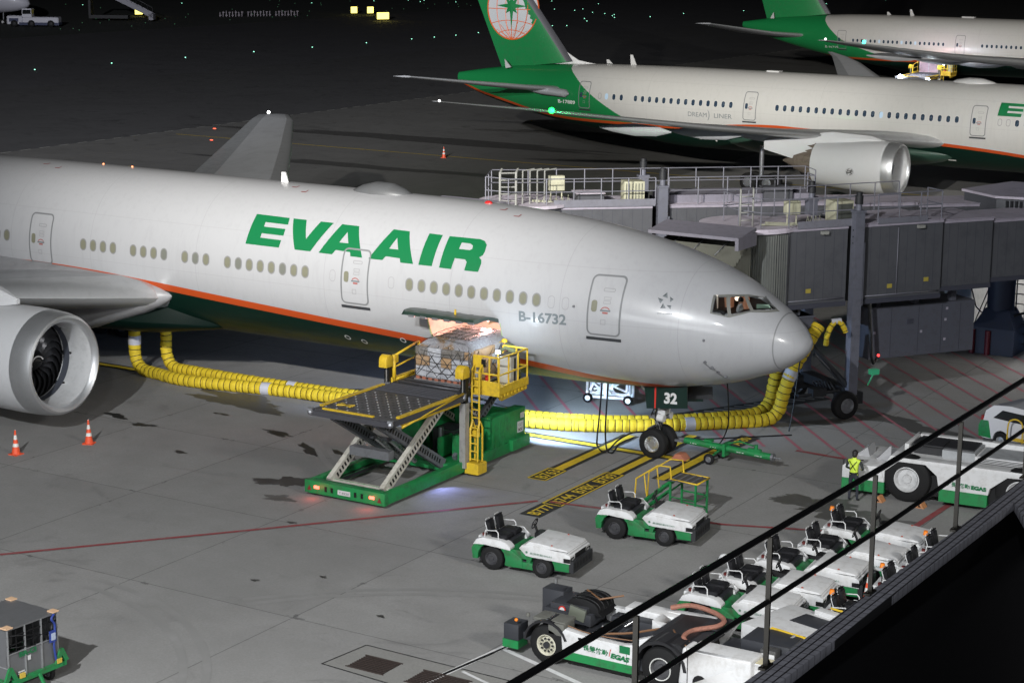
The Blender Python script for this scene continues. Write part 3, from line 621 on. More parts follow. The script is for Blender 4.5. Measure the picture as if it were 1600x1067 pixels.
# cockpit windows: frame, panes, what is inside
decal(H7,'windscreen_frame',[fr,p1,p2,p3],mat('frame_grey',(.16,.16,.145),.45,dirt=.3),air,.02,dz=.08,dx=.12)
gl=bpy.data.materials.new('windscreen_glass'); gl.use_nodes=True; b=gl.node_tree.nodes['Principled BSDF']; b.inputs['Transmission Weight'].default_value=1; b.inputs['Roughness'].default_value=.02; b.inputs['IOR'].default_value=1.02; b.inputs['Base Color'].default_value=(.8,.85,.85,1); b.inputs['Coat Weight'].default_value=.6
for p in (p1,p2,p3): decal(H7,'windscreen_pane',[p],gl,air,.004,dz=.08,dx=.12)
ck=MB(); ck.box(-3.3,-2.78,-.9,-.6,5.4,6.4,0); ck.box(-3.05,-2.98,-1.5,-1.44,5.6,6.42,1); ck.box(-2.5,-2.2,-.7,-.6,5.8,6.35,0); ck.box(-3.1,-2.6,-1.75,-1.3,5.72,5.95,2)
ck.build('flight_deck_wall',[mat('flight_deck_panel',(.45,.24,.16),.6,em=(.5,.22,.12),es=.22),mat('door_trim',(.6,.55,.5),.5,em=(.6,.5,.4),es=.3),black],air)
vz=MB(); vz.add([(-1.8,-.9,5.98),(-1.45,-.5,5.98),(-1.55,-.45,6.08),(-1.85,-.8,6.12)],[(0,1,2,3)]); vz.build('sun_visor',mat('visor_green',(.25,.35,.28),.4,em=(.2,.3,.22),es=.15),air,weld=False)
fl=bpy.data.lights.new('flight_deck_lamp','POINT'); fl.energy=1.0; fl.color=(1,.75,.6); fl.shadow_soft_size=.1; o=bpy.data.objects.new('flight_deck_lamp',fl); col.objects.link(o); o.location=(-2.5,-.95,6.28)
# wings
ws=[(2.4,-26.2,3.95,13.6,1.6),(3.6,-26.8,4.1,12.7,1.45),(6,-27.9,4.35,11.4,1.35),(9.8,-30.5,4.7,9.2,1.0),(15,-34.2,5.2,7.5,.8),(20,-37.9,5.5,6.3,.6),(25,-41.5,6.3,4.8,.42),(30,-45.2,7.2,3.1,.24),(31.6,-46.7,7.3,2.3,.16),(32.4,-48.0,7.2,1.2,.08)]
wing(air,ws,-1); wing(air,ws,1)
wf=MB(); rg=[]
for x,w,h,zc in ((-26.15,.03,.03,4.12),(-26.25,.2,.16,4.1),(-26.6,.5,.36,4.06),(-27.4,.95,.66,3.98),(-29,1.5,1.0,3.75),(-31,2.0,1.35,3.5),(-36,2.3,1.55,3.4),(-42,1.9,1.4,3.4),(-48,.3,.4,3.4)):
    rg.append([(x,-2.75-w*.75*math.cos(R(a))*1.0+0,zc+h*math.sin(R(a))) for a in range(0,360,15)])
wf.loft(rg,0,True,True)
wf.build('wing_root_fairing',mat('fairing_grey',(.27,.27,.28),.36,dirt=.4,dscale=1),air)
bf=MB(); rg=[]
for x,w,h in ((-23.5,.3,.05),(-25,1.9,.35),(-28,3.0,.8),(-33,3.5,1.05),(-42,3.5,1.05),(-48,1.8,.4)):
    rg.append([(x,w*math.cos(R(a)),2.9+h*math.sin(R(a))*1.0) for a in range(180,361,12)]+[(x,w*.8,4.3),(x,-w*.8,4.3)])
bf.loft(rg,0,True,True); bf.build('belly_fairing',mat('belly_green',(.001,.007,.005),.5,spec=.12),air)
ll=MB(); ll.ball((-27.25,-3.32,4.12),.18,sz=(1.6,.7,.7),n=12); ll.build('landing_light',mat('landing_light_lens',(.3,.3,.26),.1),air)
engine(air,-25.35,-9.6,2.72,1.93,7.4); engine(air,-25.35,9.6,2.72,1.93,7.4)
for s in (-1,1):
    py=MB(); py.loft([[(x,s*9.6+w*c,z+h*q) for c,q in ((-1,-1),(1,-1),(1,.6),(.5,1),(-.5,1),(-1,.6))] for x,w,z,h in ((-27.6,.08,4.85,.1),(-28.6,.3,4.95,.35),(-31,.35,4.9,.5),(-35,.3,4.3,.5))],0,True,True); py.build('engine_pylon',nacm,air)
nl=MB(); nl.ball((-49.0,32.5,7.3),.1,n=8); nl.build('navigation_light',lamp_mat('nav_white',(1,1,1),5),air)
n2=MB()
for x,y,z in ((-44.6,26.0,6.95),(-43.0,23.8,6.6)): n2.ball((x-3.2,y,z),.06,sz=(2,1,.5))
n2.build('wing_marker_light',lamp_mat('nav_red',(1,.12,.06),2),air)  # red reflections on the wing, drawn as small glowing blobs
# tail (out of the frame)
def fin(parent,H,pts,m,th=.28,name='fin'):
    mb=MB(); mb.prism(pts,-th,th,'y'); return mb.build(name,m,parent,bevel=.12)
fin(air,H7,[(-58,8.4),(-63,10),(-70.5,18.5),(-73.6,18.5),(-71.5,8.0)],mat('tail_green',(.008,.16,.045),.35,dirt=.2,coat=.4))
hs7=[(1,-64,7.2,6.5,.6),(6,-67.5,7.7,4.4,.4),(10.7,-70.8,8.1,2.2,.2)]
wing(air,hs7,1,'stabiliser');wing(air,hs7,-1,'stabiliser')
# nose gear
ng=MB(); gx=-5.85
ng.cyl((gx,0,2.9),(gx,0,1.2),.15,m=0,n=16); ng.cyl((gx,0,1.25),(gx,0,.5),.095,m=1,n=16); ng.cyl((gx,-.42,.54),(gx,.42,.54),.1,m=0)
ng.tube([(gx-.05,0,1.15),(gx-.42,.0,.95),(gx-.08,0,.62)],.05,6); ng.tube([(gx+.05,0,1.7),(gx+.6,0,2.45)],.07,8); ng.tube([(gx-.05,0,1.7),(gx-.7,0,2.5)],.06,8)
ng.box(gx-.25,gx+.35,-.28,.28,1.42,1.56,0); ng.cyl((gx+.1,-.28,1.5),(gx+.36,-.28,1.48),.14,m=2,n=14); ng.cyl((gx+.1,.28,1.5),(gx+.36,.28,1.48),.14,m=2,n=14); ng.obox((gx+.25,-.1,1.72),(.28,.4,.18),(0,.2,0),2)
for k in range(7):
    a=k*.9; ng.tube([(gx+.12*math.cos(a),.14*math.sin(a),1.9),(gx+.25*math.cos(a+.4),-.2+.2*math.sin(a),1.55),(gx+.2*math.cos(a+1),.22*math.sin(a),1.25),(gx-.3+.1*k,-.18,1.0)],.018,5,3)
ng.build('nose_gear',[steel,chrome,white,black],air)
for s in (-1,1): make_wheel('nose_wheel',air,(gx,s*.36,.545),.545,.36,chrome)
gd=MB(); gd.prism([(-6.12,2.62),(-4.46,2.84),(-4.42,2.07),(-6.03,1.86)],.6,.64,'y'); gd.build('nose_gear_door',mat('gear_door_green',(.003,.018,.013),.3,coat=.4),air)
gd=MB(); gd.prism([(-6.12,2.62),(-4.46,2.84),(-4.42,2.07),(-6.03,1.86)],-.64,-.6,'y')
gd.prism([(-5.72,2.68),(-5.66,2.68),(-5.66,1.92),(-5.72,1.91)],-.646,-.641,'y',1)
add_text(gd,'32',.52,(-5.35,-.645,2.16),(1,0,.06),(0,0,1),2,bold=.022)
gd.build('nose_gear_door',[mat('gear_door_green',(.003,.018,.013),.3,coat=.4),red,white],air)
g2=MB(); g2.prism([(-5.0,2.6),(-4.02,2.68),(-4.0,2.22),(-4.95,2.12)],.5,.53,'y'); g2.build('nose_gear_door',dark,air)
# main gear
for s in (-1,1):
    mg=MB(); mg.cyl((-37,s*5.4,3.4),(-37,s*5.4,.8),.2,m=0); mg.cyl((-38.6,s*5.4,.68),(-35.4,s*5.4,.68),.14); mg.tube([(-37,s*5.4,2.6),(-37,s*3.4,3.2)],.1)
    mg.build('main_gear',steel,air)
    for dx in (-1.45,0,1.45):
        for q in (-1,1): make_wheel('main_wheel',air,(-37+dx,s*5.4+q*.7,.67),.67,.5,steel)
# cargo door, swung open over the hold
cdm=mat('cargo_door_green',(.015,.035,.026),.35,coat=.3,dirt=.3); cdo=mat('cargo_door_recess',(.008,.012,.01),.5)
cm=MB(); secs=[]
for q in range(9):
    u=q/8; y=-2.93-1.55*u; z=4.93+.13*math.sin(u*2.9)+.2*u; secs.append((y,z))
rg=[]
for x in (-13.95,-13.8,-10.9,-10.75):
    i=.16 if x in(-13.95,-10.75) else 0
    rg.append([(x,y,z+.0) for y,z in secs[:len(secs)-(1 if i else 0)]]+([(x,secs[-2][0]-.02,secs[-2][1])] if i else [])+[(x,y,z-.13) for y,z in reversed(secs)])
cm.loft(rg,0,True,False)
for k in range(6):
    x=-13.5+k*.5; cm.lathe([(0,.001),(0,.13)],(x,-3.75,5.155),(0,.0,1),14,1); cm.box(x-.14,x+.1,-4.5,-4.36,4.98,5.06,2)
cm.obox((-11.9,-4.1,5.27),(.06,.04,.2),(0,0,0),3)
cd_=cm.build('cargo_door',[cdm,cdo,steel,yellow],air)
hr=MB(); hr.tube([(-13.85+.0,H7.y(-13.8,z,-.02),z) for z in (3.05,3.5,4.0,4.4,4.84)],.035,6); hr.tube([(-10.7,H7.y(-10.7,z,-.02),z) for z in (3.05,3.5,4.0,4.4,4.84)],.035,6)
for k in range(7): hr.tube([(-13.7+k*.48,-2.85,4.7),(-13.7+k*.48,-1.2,4.78)],.03,5); 
hr.box(-13.8,-10.75,-2.6,.15,2.96,3.03); hr.build('cargo_door_frame',mat('primer_green',(.3,.4,.22),.5),air)
cl=MB()
for x in (-11.3,-13.0): cl.obox((x,-1.6,4.8),(.5,.14,.05))
cl.build('cargo_hold_lamp',lamp_mat('hold_lamp_white',(1,.8,.72),18),air)
d=bpy.data.lights.new('cargo_hold_light','POINT'); d.energy=300; d.color=(1,.52,.48); d.shadow_soft_size=.25; o=bpy.data.objects.new('cargo_hold_light',d); col.objects.link(o); o.location=(-11.9,-1.9,4.6)
# ===== second airliner, one stand further =====
PSI=-.0333; NS=19.8
def place(o,X,Y): o.location=(X+NS*math.cos(PSI),Y+NS*math.sin(PSI),0); o.rotation_euler=(0,0,PSI)
b8=thing('airliner','airliner behind the nearest one, with a globe emblem on its green tail','airliner')
hull_mesh(H8,'fuselage',liv8,b8,n=96)
def SX(s): return -(s+NS)
wl=[27.78]; 
cab_windows(H8,b8,[SX(27.11),SX(26.44)]+[SX(25.17-.618*k) for k in range(14)]+[SX(13.45-.6105*k) for k in range(23)]+[SX(-4.18-.61*k) for k in range(4)],.27,.44,5.73,mat('window_rim_white',(.45,.45,.43),.4),pane8,r=.13)
decal(H8,'cabin_window',[rrect(SX(27.78)-.14,SX(27.78)+.14,5.5,5.96,.13)],pane_lit,b8,.012); decal(H8,'cabin_window',[rrect(SX(5.5)-.13,SX(5.5)+.13,5.5,5.94,.13)],pane_lit,b8,.016)
for s in (28.4,-2.99,-3.57): decal(H8,'window_plug',[rrect(SX(s)-.14,SX(s)+.14,5.5,5.96,.13),rrect(SX(s)-.115,SX(s)+.115,5.525,5.935,.11)],seal,b8,.006)
for s,w in ((29.85,1.05),(15.61,1.05),(-1.5,1.1)): cabin_door(H8,b8,SX(s),4.7,6.75,w,pane8)
hull_text(H8,b8,'registration','B-17889',.36,SX(32.35),4.98,mat('lettering_white',(.6,.6,.58),.5),bold=.01,width=1.65,slope=-.01)
hull_text(H8,b8,'model_lettering','DREAM',.48,SX(20.6),4.72,regm,width=1.55); hull_text(H8,b8,'model_lettering','LINER',.48,SX(18.45),4.72,regm,width=1.45)
pt=[(SX(18.85)+.2*math.cos(R(a))*1.4-.25,4.88+.42*math.sin(R(a))) for a in range(-70,71,10)]; decal(H8,'model_lettering',[pt+[(SX(18.85)+.2*math.cos(R(a))*1.1-.25,4.88+.42*math.sin(R(a))) for a in range(70,-71,-10)]],regm,b8,.009)
hull_text(H8,b8,'model_lettering','BOEING 787-9',.3,SX(26.6),3.35,MT['lettering_white'],bold=.008,width=2.9,slope=-.0,shear=.3)
join_meshes([decal(H8,'l',[[(SX(-2.76)+dx*1.0+p[0]-(-22.24),6.15+(p[1]-6.6)*.8) for p in LT[k][0]]],egreen,b8,.009) for k,dx in (('E',0),('V',0))]+[decal(H8,'l',[[(SX(-2.76)+p[0]+22.24,6.15+(p[1]-6.6)*.8) for p in LT[k][0]]]+([[(SX(-2.76)+p[0]+22.24,6.15+(p[1]-6.6)*.8) for p in LT[k][1]]] if LT[k][1] else []),egreen,b8,.009) for k in ('A','B','I','R')],'lettering',b8)
# fin with globe emblem
tg=MT['tail_green']
def tail(parent,pts,logo=None,th=.2,zr=0):
    mb=MB()
    # tapered fin: root thick, tip thin ; pts=(TE root, LE root, LE tip, TE tip)
    rg=[]
    for q in (0,.15,.3,.45,.6,.75,.9,1):
        te=Vector(pts[0]).lerp(Vector(pts[3]),q); le=Vector(pts[1]).lerp(Vector(pts[2]),q); c=le-te; w=.42*(1-q)+.12*q
        rg.append([(te.x+c.x*u,v*w,te.y+c.y*u) for u,v in ((0,.03),(.2,.4),(.45,.85),(.7,1),(.88,.8),(.97,.4),(1,0),(.97,-.4),(.88,-.8),(.7,-1),(.45,-.85),(.2,-.4),(0,-.03))])
    mb.loft(rg,0,True,True); f=mb.build('fin',tg,parent)
    le=MB(); a=Vector(pts[1]);b=Vector(pts[2])
    le.loft([[(p.x+dx,y,p.y) for dx,y in ((-.45,-.33*w),(.0,-.12*w),(.06,0),(.0,.12*w),(-.45,.33*w))] for p,w in ((a,1.05),(a.lerp(b,.5),.8),(b,.5))],0,True,True)
    le.build('fin_leading_edge',mat('leading_edge_grey',(.1,.1,.11),.35,.3),f)
    return f
f8=tail(b8,[(SX(38.9),7.2),(SX(32.3),8.0),(SX(39.6),17.0),(SX(43.3),17.0)])
df=MB(); df.prism([(SX(33.2),8.9),(SX(32.5),8.5),(SX(31.8),8.13),(SX(30.6),7.95),(SX(29.6),7.9),(SX(34),7.7)],-.06,.06,'y'); df.build('dorsal_fin',white,b8,bevel=.03)
def finy(f_pts,x,z,off):
    q=(z-f_pts[0][1])/(f_pts[3][1]-f_pts[0][1]); q=min(max(q,0),1); te=f_pts[0][0]+(f_pts[3][0]-f_pts[0][0])*q; le=f_pts[1][0]+(f_pts[2][0]-f_pts[1][0])*q
    u=(x-te)/(le-te); us=[0,.2,.45,.7,.88,.97,1]; v=float(np.interp(u,us,[.03,.4,.85,1,.8,.4,0])); return -(v*(.42*(1-q)+.12*q)+off)
FP=[(SX(38.9),7.2),(SX(32.3),8.0),(SX(39.6),17.0),(SX(43.3),17.0)]
def fdecal(name,loops,m,off):
    vs=[p for l in loops for p in l]; tris=tessellate_polygon([[Vector((p[0],p[1],0)) for p in l] for l in loops]); mb=MB(); mb.add([(p[0],finy(FP,p[0],p[1],off),p[1]) for p in vs],[tuple(t) for t in tris]); return mb.build(name,m,f8,weld=False)
gc=(SX(37.85),11.85); GR=2.35
def circ(r,n=48,a0=0,a1=360,rx=1): return [(gc[0]+r*rx*math.cos(R(a0+(a1-a0)*i/n)),gc[1]+r*math.sin(R(a0+(a1-a0)*i/n))) for i in range(n+(1 if a1-a0<360 else 0))]
tor=mat('emblem_orange',(.55,.1,.02),.45)
parts=[]
# subdivided disc so it follows the fin
mb=MB(); mb2=MB()
rings=[[(gc[0],gc[1])]]+[circ(GR*q/8) for q in range(1,9)]
for i in range(1,9):
    A=rings[i-1] if i>1 else [gc]*48; B=rings[i]
    mb.loft([[(p[0],finy(FP,p[0],p[1],.03),p[1]) for p in A],[(p[0],finy(FP,p[0],p[1],.03),p[1]) for p in B]],0,False,True)
o1=mb.build('g',mat('emblem_globe_white',(.42,.44,.45),.45),f8)
ln=MB()
def fl_(pts,w=.035,off=.04): ln.tube([(p[0],finy(FP,p[0],p[1],off),p[1]) for p in pts],w,4)
fl_(circ(GR,64)+circ(GR,64)[:1],.06)
for rx in (.25,.62): fl_([(gc[0]+GR*rx*math.sin(R(a)),gc[1]-GR*math.cos(R(a))) for a in range(0,361,8)])
fl_([(gc[0],gc[1]-GR+2*GR*i/16) for i in range(17)])
for h in (-.82,-.5,0,.5): w=math.sqrt(1-h*h); fl_([(gc[0]+GR*w*(i/8-1),gc[1]+GR*(h+.13*(1-((i-8)/8)**2)*(-1 if h>0 else (1 if h<0 else 0)))) for i in range(17)])
for a in (-60,-40,-20,20,40,60): fl_([(gc[0],gc[1]-GR),(gc[0]+GR*.75*math.sin(R(a)),gc[1]-GR+GR*.62*math.cos(R(a)))],.02)
ln.build('emblem_lines',tor,f8)
star=[]
for k in range(16):
    r={0:1.5,1:.42,2:.8,3:.42}[k%4]
    if k%8==0: r=1.75
    star.append((gc[0]+r*math.sin(R(22.5*k))*.95,gc[1]+.25+r*math.cos(R(22.5*k))*1.02))
sb=MB(); sb.add([(p[0],finy(FP,p[0],p[1],.09),p[1]) for p in star]+[(gc[0],finy(FP,gc[0],gc[1],.12),gc[1]+.25)],[(k,(k+1)%16,16) for k in range(16)]); o2=sb.build('star',tg,f8,weld=False)
o1.name='emblem_globe'; o2.name='emblem_star'
# horizontal stabilisers, wings, antennas
for sd in (-1,1):
    wing(b8,[(.8,SX(31.3),5.9,5.4,.55),(4,SX(33.6),6.2,4.0,.42),(9.7,SX(43.2)+2.4,7.0,1.7,.14)],sd,'stabiliser')
    rc=MB(); rc.loft([[(SX(s),sd*(3.3+w*math.cos(R(a))*1.0-.9),zc+h*math.sin(R(a))) for a in range(0,360,30)] for s,w,h,zc in ((31.2,.05,.05,5.72),(31.5,.55,.3,5.75),(33.5,.6,.34,5.9),(36,.2,.1,6.1))],0,True,True); rc.build('stabiliser_fairing',wingm,b8)
    wing(b8,[(2.4,SX(0.6),4.0,12.5,1.1),(4,SX(2.2),4.2,11,.9),(9.7,SX(6.5),4.75,7.4,.6),(16,SX(11.5),5.5,5.2,.42),(22,SX(16.3),6.4,3.6,.28),(26,SX(19.5),7.0,2.5,.2),(28.3,SX(21.7),7.3,1.5,.13),(30,SX(23.9),7.55,.5,.05)],sd,drop=-.01)
    for yy,sx in ((7.2,12.5),(12.5,14.6),(17.5,17.2)):
        c=MB(); c.loft([[(SX(sx-3.2+q*1.1),sd*(yy+.28*w*math.cos(R(a))),5.0+(yy-10)*.1-.55-.3*w*0+.42*w*math.sin(R(a))) for a in range(0,360,40)] for q,w in ((0,.1),(1,.8),(2.5,1),(4,.6),(5,.1))],0,True,True); c.build('flap_fairing',wingm,b8)
fr8=MB(); rg=[]
for s,w,h in ((-1.0,.1,.1),(0.0,1.0,.5),(1.4,1.55,.8),(4,1.9,1.15),(9,2.2,1.3),(15,2.1,1.2),(20,.3,.3)):
    rg.append([(SX(s),1.9*math.copysign(1,math.cos(R(a)))*.0+ (1.5+w*.55)*math.cos(R(a)),3.2+h*math.sin(R(a))) for a in range(0,360,15)])
fr8.loft(rg,0,True,True); fr8.build('wing_root_fairing',mat('fairing_dark',(.02,.05,.035),.4,coat=.4),b8)
for sd in (-1,1):
    engine(b8,SX(1.05),sd*9.7,2.95,1.72,7.6,chev=True,fan=(sd<0))
    py=MB(); py.loft([[(SX(s),sd*9.7+w*c,z+h*q) for c,q in ((-1,-1),(1,-1),(1,.5),(.4,1),(-.4,1),(-1,.5))] for s,w,z,h in ((2.0,.06,4.6,.05),(3.2,.3,4.65,.35),(6,.42,4.4,.7),(8.5,.35,3.9,.8),(11,.1,3.9,.3))],0,True,True); py.build('engine_pylon',nacm,b8)
em=MB(); ex,ey,ez=SX(3.95),-9.7-1.74,2.75
em.lathe([(0,.26),(.03,.26)],(ex,ey+.02,ez),(0,-1,0),24,0)
em.lathe([(.031,.001),(.031,.235)],(ex,ey+.02,ez),(0,-1,0),24,1)
add_text(em,'GE',.3,(ex-.19,ey-.02,ez-.1),(1,0,0),(0,0,1),0,bold=.012,width=.36)
for k in range(4): em.tube([(ex+.2*math.cos(k*1.57+a*.25),ey-.02,ez+.2*math.sin(k*1.57+a*.25)) for a in range(5)],.02,4,0)
em.build('engine_emblem',[black,mat('emblem_pale',(.45,.45,.45),.5)],b8)
at=MB()
AM=mat('antenna_white',(.4,.4,.4),.4)
for s,h in ((29.0,.3),(26.9,.75)): at=MB(); at.prism([(SX(s)-.25,8.0),(SX(s)+.25,8.0),(SX(s)-.1,8.0+h),(SX(s)-.3,8.0+h)],-.03,.03,'y'); at.build('antenna',AM,b8)
at=MB(); at.prism([(SX(37.2)-.1,7.4),(SX(37.2)-.6,7.3),(SX(37.2)-.7,8.0)],-1.2,-1.1,'y'); at.build('antenna',AM,b8)
at=MB(); at.box(SX(15.6),SX(14.6),-.3,.3,8.0,8.14); at.build('antenna',AM,b8)
at=MB(); rg=[]
for t,w,h in ((-1.6,.05,.0),(-1.2,.4,.2),(-.3,.62,.36),(.6,.55,.34),(1.4,.3,.14),(1.7,.05,.0)): rg.append([(SX(-.0)+t,w*math.cos(R(a)),8.0+h*math.sin(R(a))+.02) for a in range(0,181,15)]+[(SX(0)+t,-w,7.9),(SX(0)+t,w,7.9)])
at.loft(rg,0,True,True); at.build('antenna_dome',AM,b8)
at=MB(); at.prism([(SX(-6.2),8.0),(SX(-6.7),8.0),(SX(-6.2),8.9)],-.03,.03,'y'); at.build('antenna',mat('antenna_white',(.4,.4,.4),.4),b8)
for sd in (-1,):
    nv=MB(); nv.ball((SX(18.6),sd*25.0,6.92),.2,n=10); nv.build('navigation_light',lamp_mat('nav_green',(.01,1,.07),9),b8)
    d=bpy.data.lights.new('wingtip_lamp','POINT'); d.energy=260; d.color=(.05,1,.25); d.shadow_soft_size=.1; o=bpy.data.objects.new('wingtip_lamp',d); col.objects.link(o); o.location=(SX(18.3)+.5,-25.1,6.95); o.parent=b8
    nv=MB(); nv.ball((SX(23.8),sd*30.0,7.6),.08,n=8); nv.build('tip_light',lamp_mat('tip_white',(1,1,1),3.5),b8)
for s in (-1,1): mg=MB(); mg.cyl((SX(13.5),s*4.9,3.2),(SX(13.5),s*4.9,.7),.17); mg.build('main_gear',steel,b8)
for s in (-1,1):
    for dx in (-.75,.75):
        for q in (-.5,.5): make_wheel('main_wheel',b8,(SX(13.5)+dx,s*4.9+q,.65),.65,.42,steel)
nn=MB(); nn.cyl((SX(-15),0,2.6),(SX(-15),0,.5),.12); nn.build('nose_gear',steel,b8)
for s in (-1,1): make_wheel('nose_wheel',b8,(SX(-15),s*.3,.5),.5,.3,steel)
dt=MB()
for x,z,w,h in ((SX(20.0),3.0,.2,.08),(SX(19.3),3.2,.2,.3),(SX(18.7),2.9,.14,.4),(SX(3.2),2.9,.5,.2),(SX(.8),2.8,.55,.25)):
    y=H8.y(x,z,.012); dt.add([(x,y,z),(x+w,y,z),(x+w,H8.y(x+w,z+h*.3,.012),z+h*.3),(x,H8.y(x,z+h*.3,.012),z+h*.3)],[(0,1,2,3)])
dt.build('belly_placard',MT['lettering_white'],b8,weld=False)
place(b8,-18.2885,71.3717)
# ===== third airliner =====
b9=thing('airliner','farthest green tailed airliner, with a lit loader working at its rear hold','airliner')
hull_mesh(H9,'fuselage',liv9,b9,n=80)
cab_windows(H9,b9,[-(60-1.45-.5334*k) for k in range(21)]+[-(43.5-.5334*k) for k in range(20)],.25,.38,5.83,mat('window_rim_white',(.45,.45,.43),.4),pane8)
for k in (3,6,11,14): decal(H9,'cabin_window',[rrect(-(58.55-.5334*k)-.12,-(58.55-.5334*k)+.12,5.64,6.02,.12)],pane_lit,b9,.016)
for t in (60,46.0): cabin_door(H9,b9,-t,4.82,6.88,1.1,pane8)
hull_text(H9,b9,'registration','B-16719',.34,-62.2,4.85,MT['lettering_white'],width=1.7)
tail(b9,[(-70.5,7.6),(-62.6,8.5),(-69.5,18.4),(-74,18.4)])
for sd in (-1,1):
    wing(b9,[(.8,-64.4,6.0,6.2,.6),(5,-67,6.4,4.6,.42),(10.7,-72.2,7.5,2.0,.15)],sd,'stabiliser')
    wing(b9,[(2.4,-25.6,3.9,14.2,1.9),(6,-27.9,4.35,11.4,1.35),(9.8,-30.5,4.7,9.2,1.0),(15,-34.2,5.2,7.5,.8),(20,-37.9,5.7,6.3,.6),(25,-41.5,6.4,4.8,.42),(30,-45.2,7.2,3.1,.24),(32.4,-48.4,7.6,1.0,.08)],sd)
    engine(b9,-25.75,sd*9.6,2.85,1.95,7.2,fan=False)
    for yy in (8,13,19): c=MB(); c.loft([[(-39-.45*(yy-8)+1.2*q,sd*(yy+.3*w*math.cos(R(a))),4.3+(yy-8)*.1+.45*w*math.sin(R(a))) for a in range(0,360,40)] for q,w in ((0,.1),(-1,.8),(-2.5,1),(-4,.6),(-5,.1))],0,True,True); c.build('flap_fairing',wingm,b9)
at=MB()
for s,h in ((55.5,.35),(52.8,.7)): at.prism([(-s-.25,8.6),(-s+.25,8.6),(-s-.1,8.6+h),(-s-.3,8.6+h)],-.03,.03,'y')
at.box(-47,-45.6,-.3,.3,8.6,8.75); at.prism([(-69.2,7.8),(-69.7,7.8),(-69.3,8.5)],-.9,-.8,'y'); at.build('antenna',MT['antenna_white'],b9)
nv=MB(); nv.ball((-45.6,-30.0,7.45),.17,n=10); nv.build('navigation_light',lamp_mat('nav_cyan',(.05,1,.6),6),b9)
nv=MB(); nv.ball((-48.6,-32.3,7.7),.12,n=8); nv.build('tip_light',lamp_mat('tip_white',(1,1,1),3.5),b9)
b9.location=(1.5,148.0,0); b9.rotation_euler=(0,0,-.0333)
# ===== airliner whose nose shows at the top left =====
b0=thing('airliner','white airliner of which only the rounded nose underside shows at the top left corner','airliner')
H0=Hull([0,.3,1,3,6,9,60],[3.6,4.3,5,6.3,7.3,7.7,7.7],[0,.3,1,3,6,9,60],[3.6,3.1,2.7,2.2,1.95,1.9,1.9],[0,.3,1,3,6,9,60],[0,.6,1.2,2.1,2.7,2.82,2.82],40)
hull_mesh(H0,'fuselage',mat('bright_white_hull',(.6,.6,.66),.4,coat=.3),b0,t1=38,n=64)
g=MB(); g.cyl((-5,0,2.4),(-5,0,.4),.12); g.build('nose_gear',steel,b0)
for s in (-1,1): make_wheel('nose_wheel',b0,(-5,s*.3,.42),.42,.26,white)
b0.location=(-225.5,190,0); b0.rotation_euler=(0,0,.35)
# ---------------- boarding bridges ----------------
def rail(mb,pts,h=1.1,r=.022,m=0,posts=None,mid=True,toe=False,step=1.15):
    P=[Vector(p) for p in pts]
    for z in ((h,h*.52) if mid else (h,)): mb.tube([p+Vector((0,0,z)) for p in P],r,6,m)
    for i in range(len(P)-1):
        n=max(1,round((P[i+1]-P[i]).length/step))
        for k in range(n+(1 if i==len(P)-2 else 0)):
            p=P[i].lerp(P[i+1],k/n); mb.tube([p,p+Vector((0,0,h))],r*1.1,6,m)
    if toe:
        for i in range(len(P)-1):
            a,b=P[i],P[i+1]; d=(b-a).normalized(); n=Vector((-d.y,d.x,0))*.012
            mb.add([tuple(q) for q in (a-n,b-n,b-n+Vector((0,0,.16)),a-n+Vector((0,0,.16)),a+n,b+n,b+n+Vector((0,0,.16)),a+n+Vector((0,0,.16)))],[(0,1,2,3),(7,6,5,4),(3,2,6,7)],m)
railm=mat('rail_grey',(.2,.2,.235),.45,.2,dirt=.3)
def bridge(name,label,loc,th,secs,cab,colu,deck,zb=4.45,zt=7.5,sgn=1,bogie=True,pca=True):
    b=thing(name,label,'jet bridge',loc,th)
    def W(u,v,z): return (u,v*sgn,z)
    for i,(u0,u1,v0,v1,z0,z1) in enumerate(secs):
        t=MB(); t.box(u0,u1,min(v0*sgn,v1*sgn),max(v0*sgn,v1*sgn),z0,z1,0)
        n=int((u1-u0)/.42)
        for k in range(n+1): t.box(u0+k*.42,u0+k*.42+.012,(v0-.004)*1 if sgn>0 else -v1-.004,(v0+.006) if sgn>0 else -v1+.006,z0+.15,z1-.12,1)
        t.box(u0,u0+.1,(v0-.05),(v1+.05),z0-.05,z1+.03,0); t.box(u0,u1,v0-.04,v0+.0,z1-.1,z1+.02,2); t.box(u0,u1,v0-.06,v0,z0-.1,z0+.08,1)
        o=t.build('tunnel_section',[bridgeg,mat('bridge_seam',(.05,.052,.07),.6),mat('bridge_trim',(.35,.32,.38),.5,dirt=.3)],b)
        r_=MB(); r_.box(u0+.02,u1-.02,v0+.03,v1-.03,z1,z1+.035); r_.build('roof',bridger,o)
        tr=MB(); tr.box(u0+.01,u1,v0-.09,v0-.045,z1+.02,z1+.05); tr.build('drip_edge',MT['bridge_trim'],o)
    return b
A0=(-4.05,6.75); TA=R(55.2)
ba=bridge('jet_bridge','dark grey jet bridge docked at the nose of the nearest airliner, nearest the camera',(*A0,0),TA,
  [(0,2.7,0,2.9,4.5,7.5),(3.35,7.1,.0,2.9,4.5,7.5),(7.1,9.6,.14,2.76,4.72,7.42),(9.6,24,.28,2.6,4.9,7.3)],None,None,None)
j=MB(); j.box(2.7,3.35,.1,2.8,4.55,7.45); j.build('expansion_joint',black,ba)
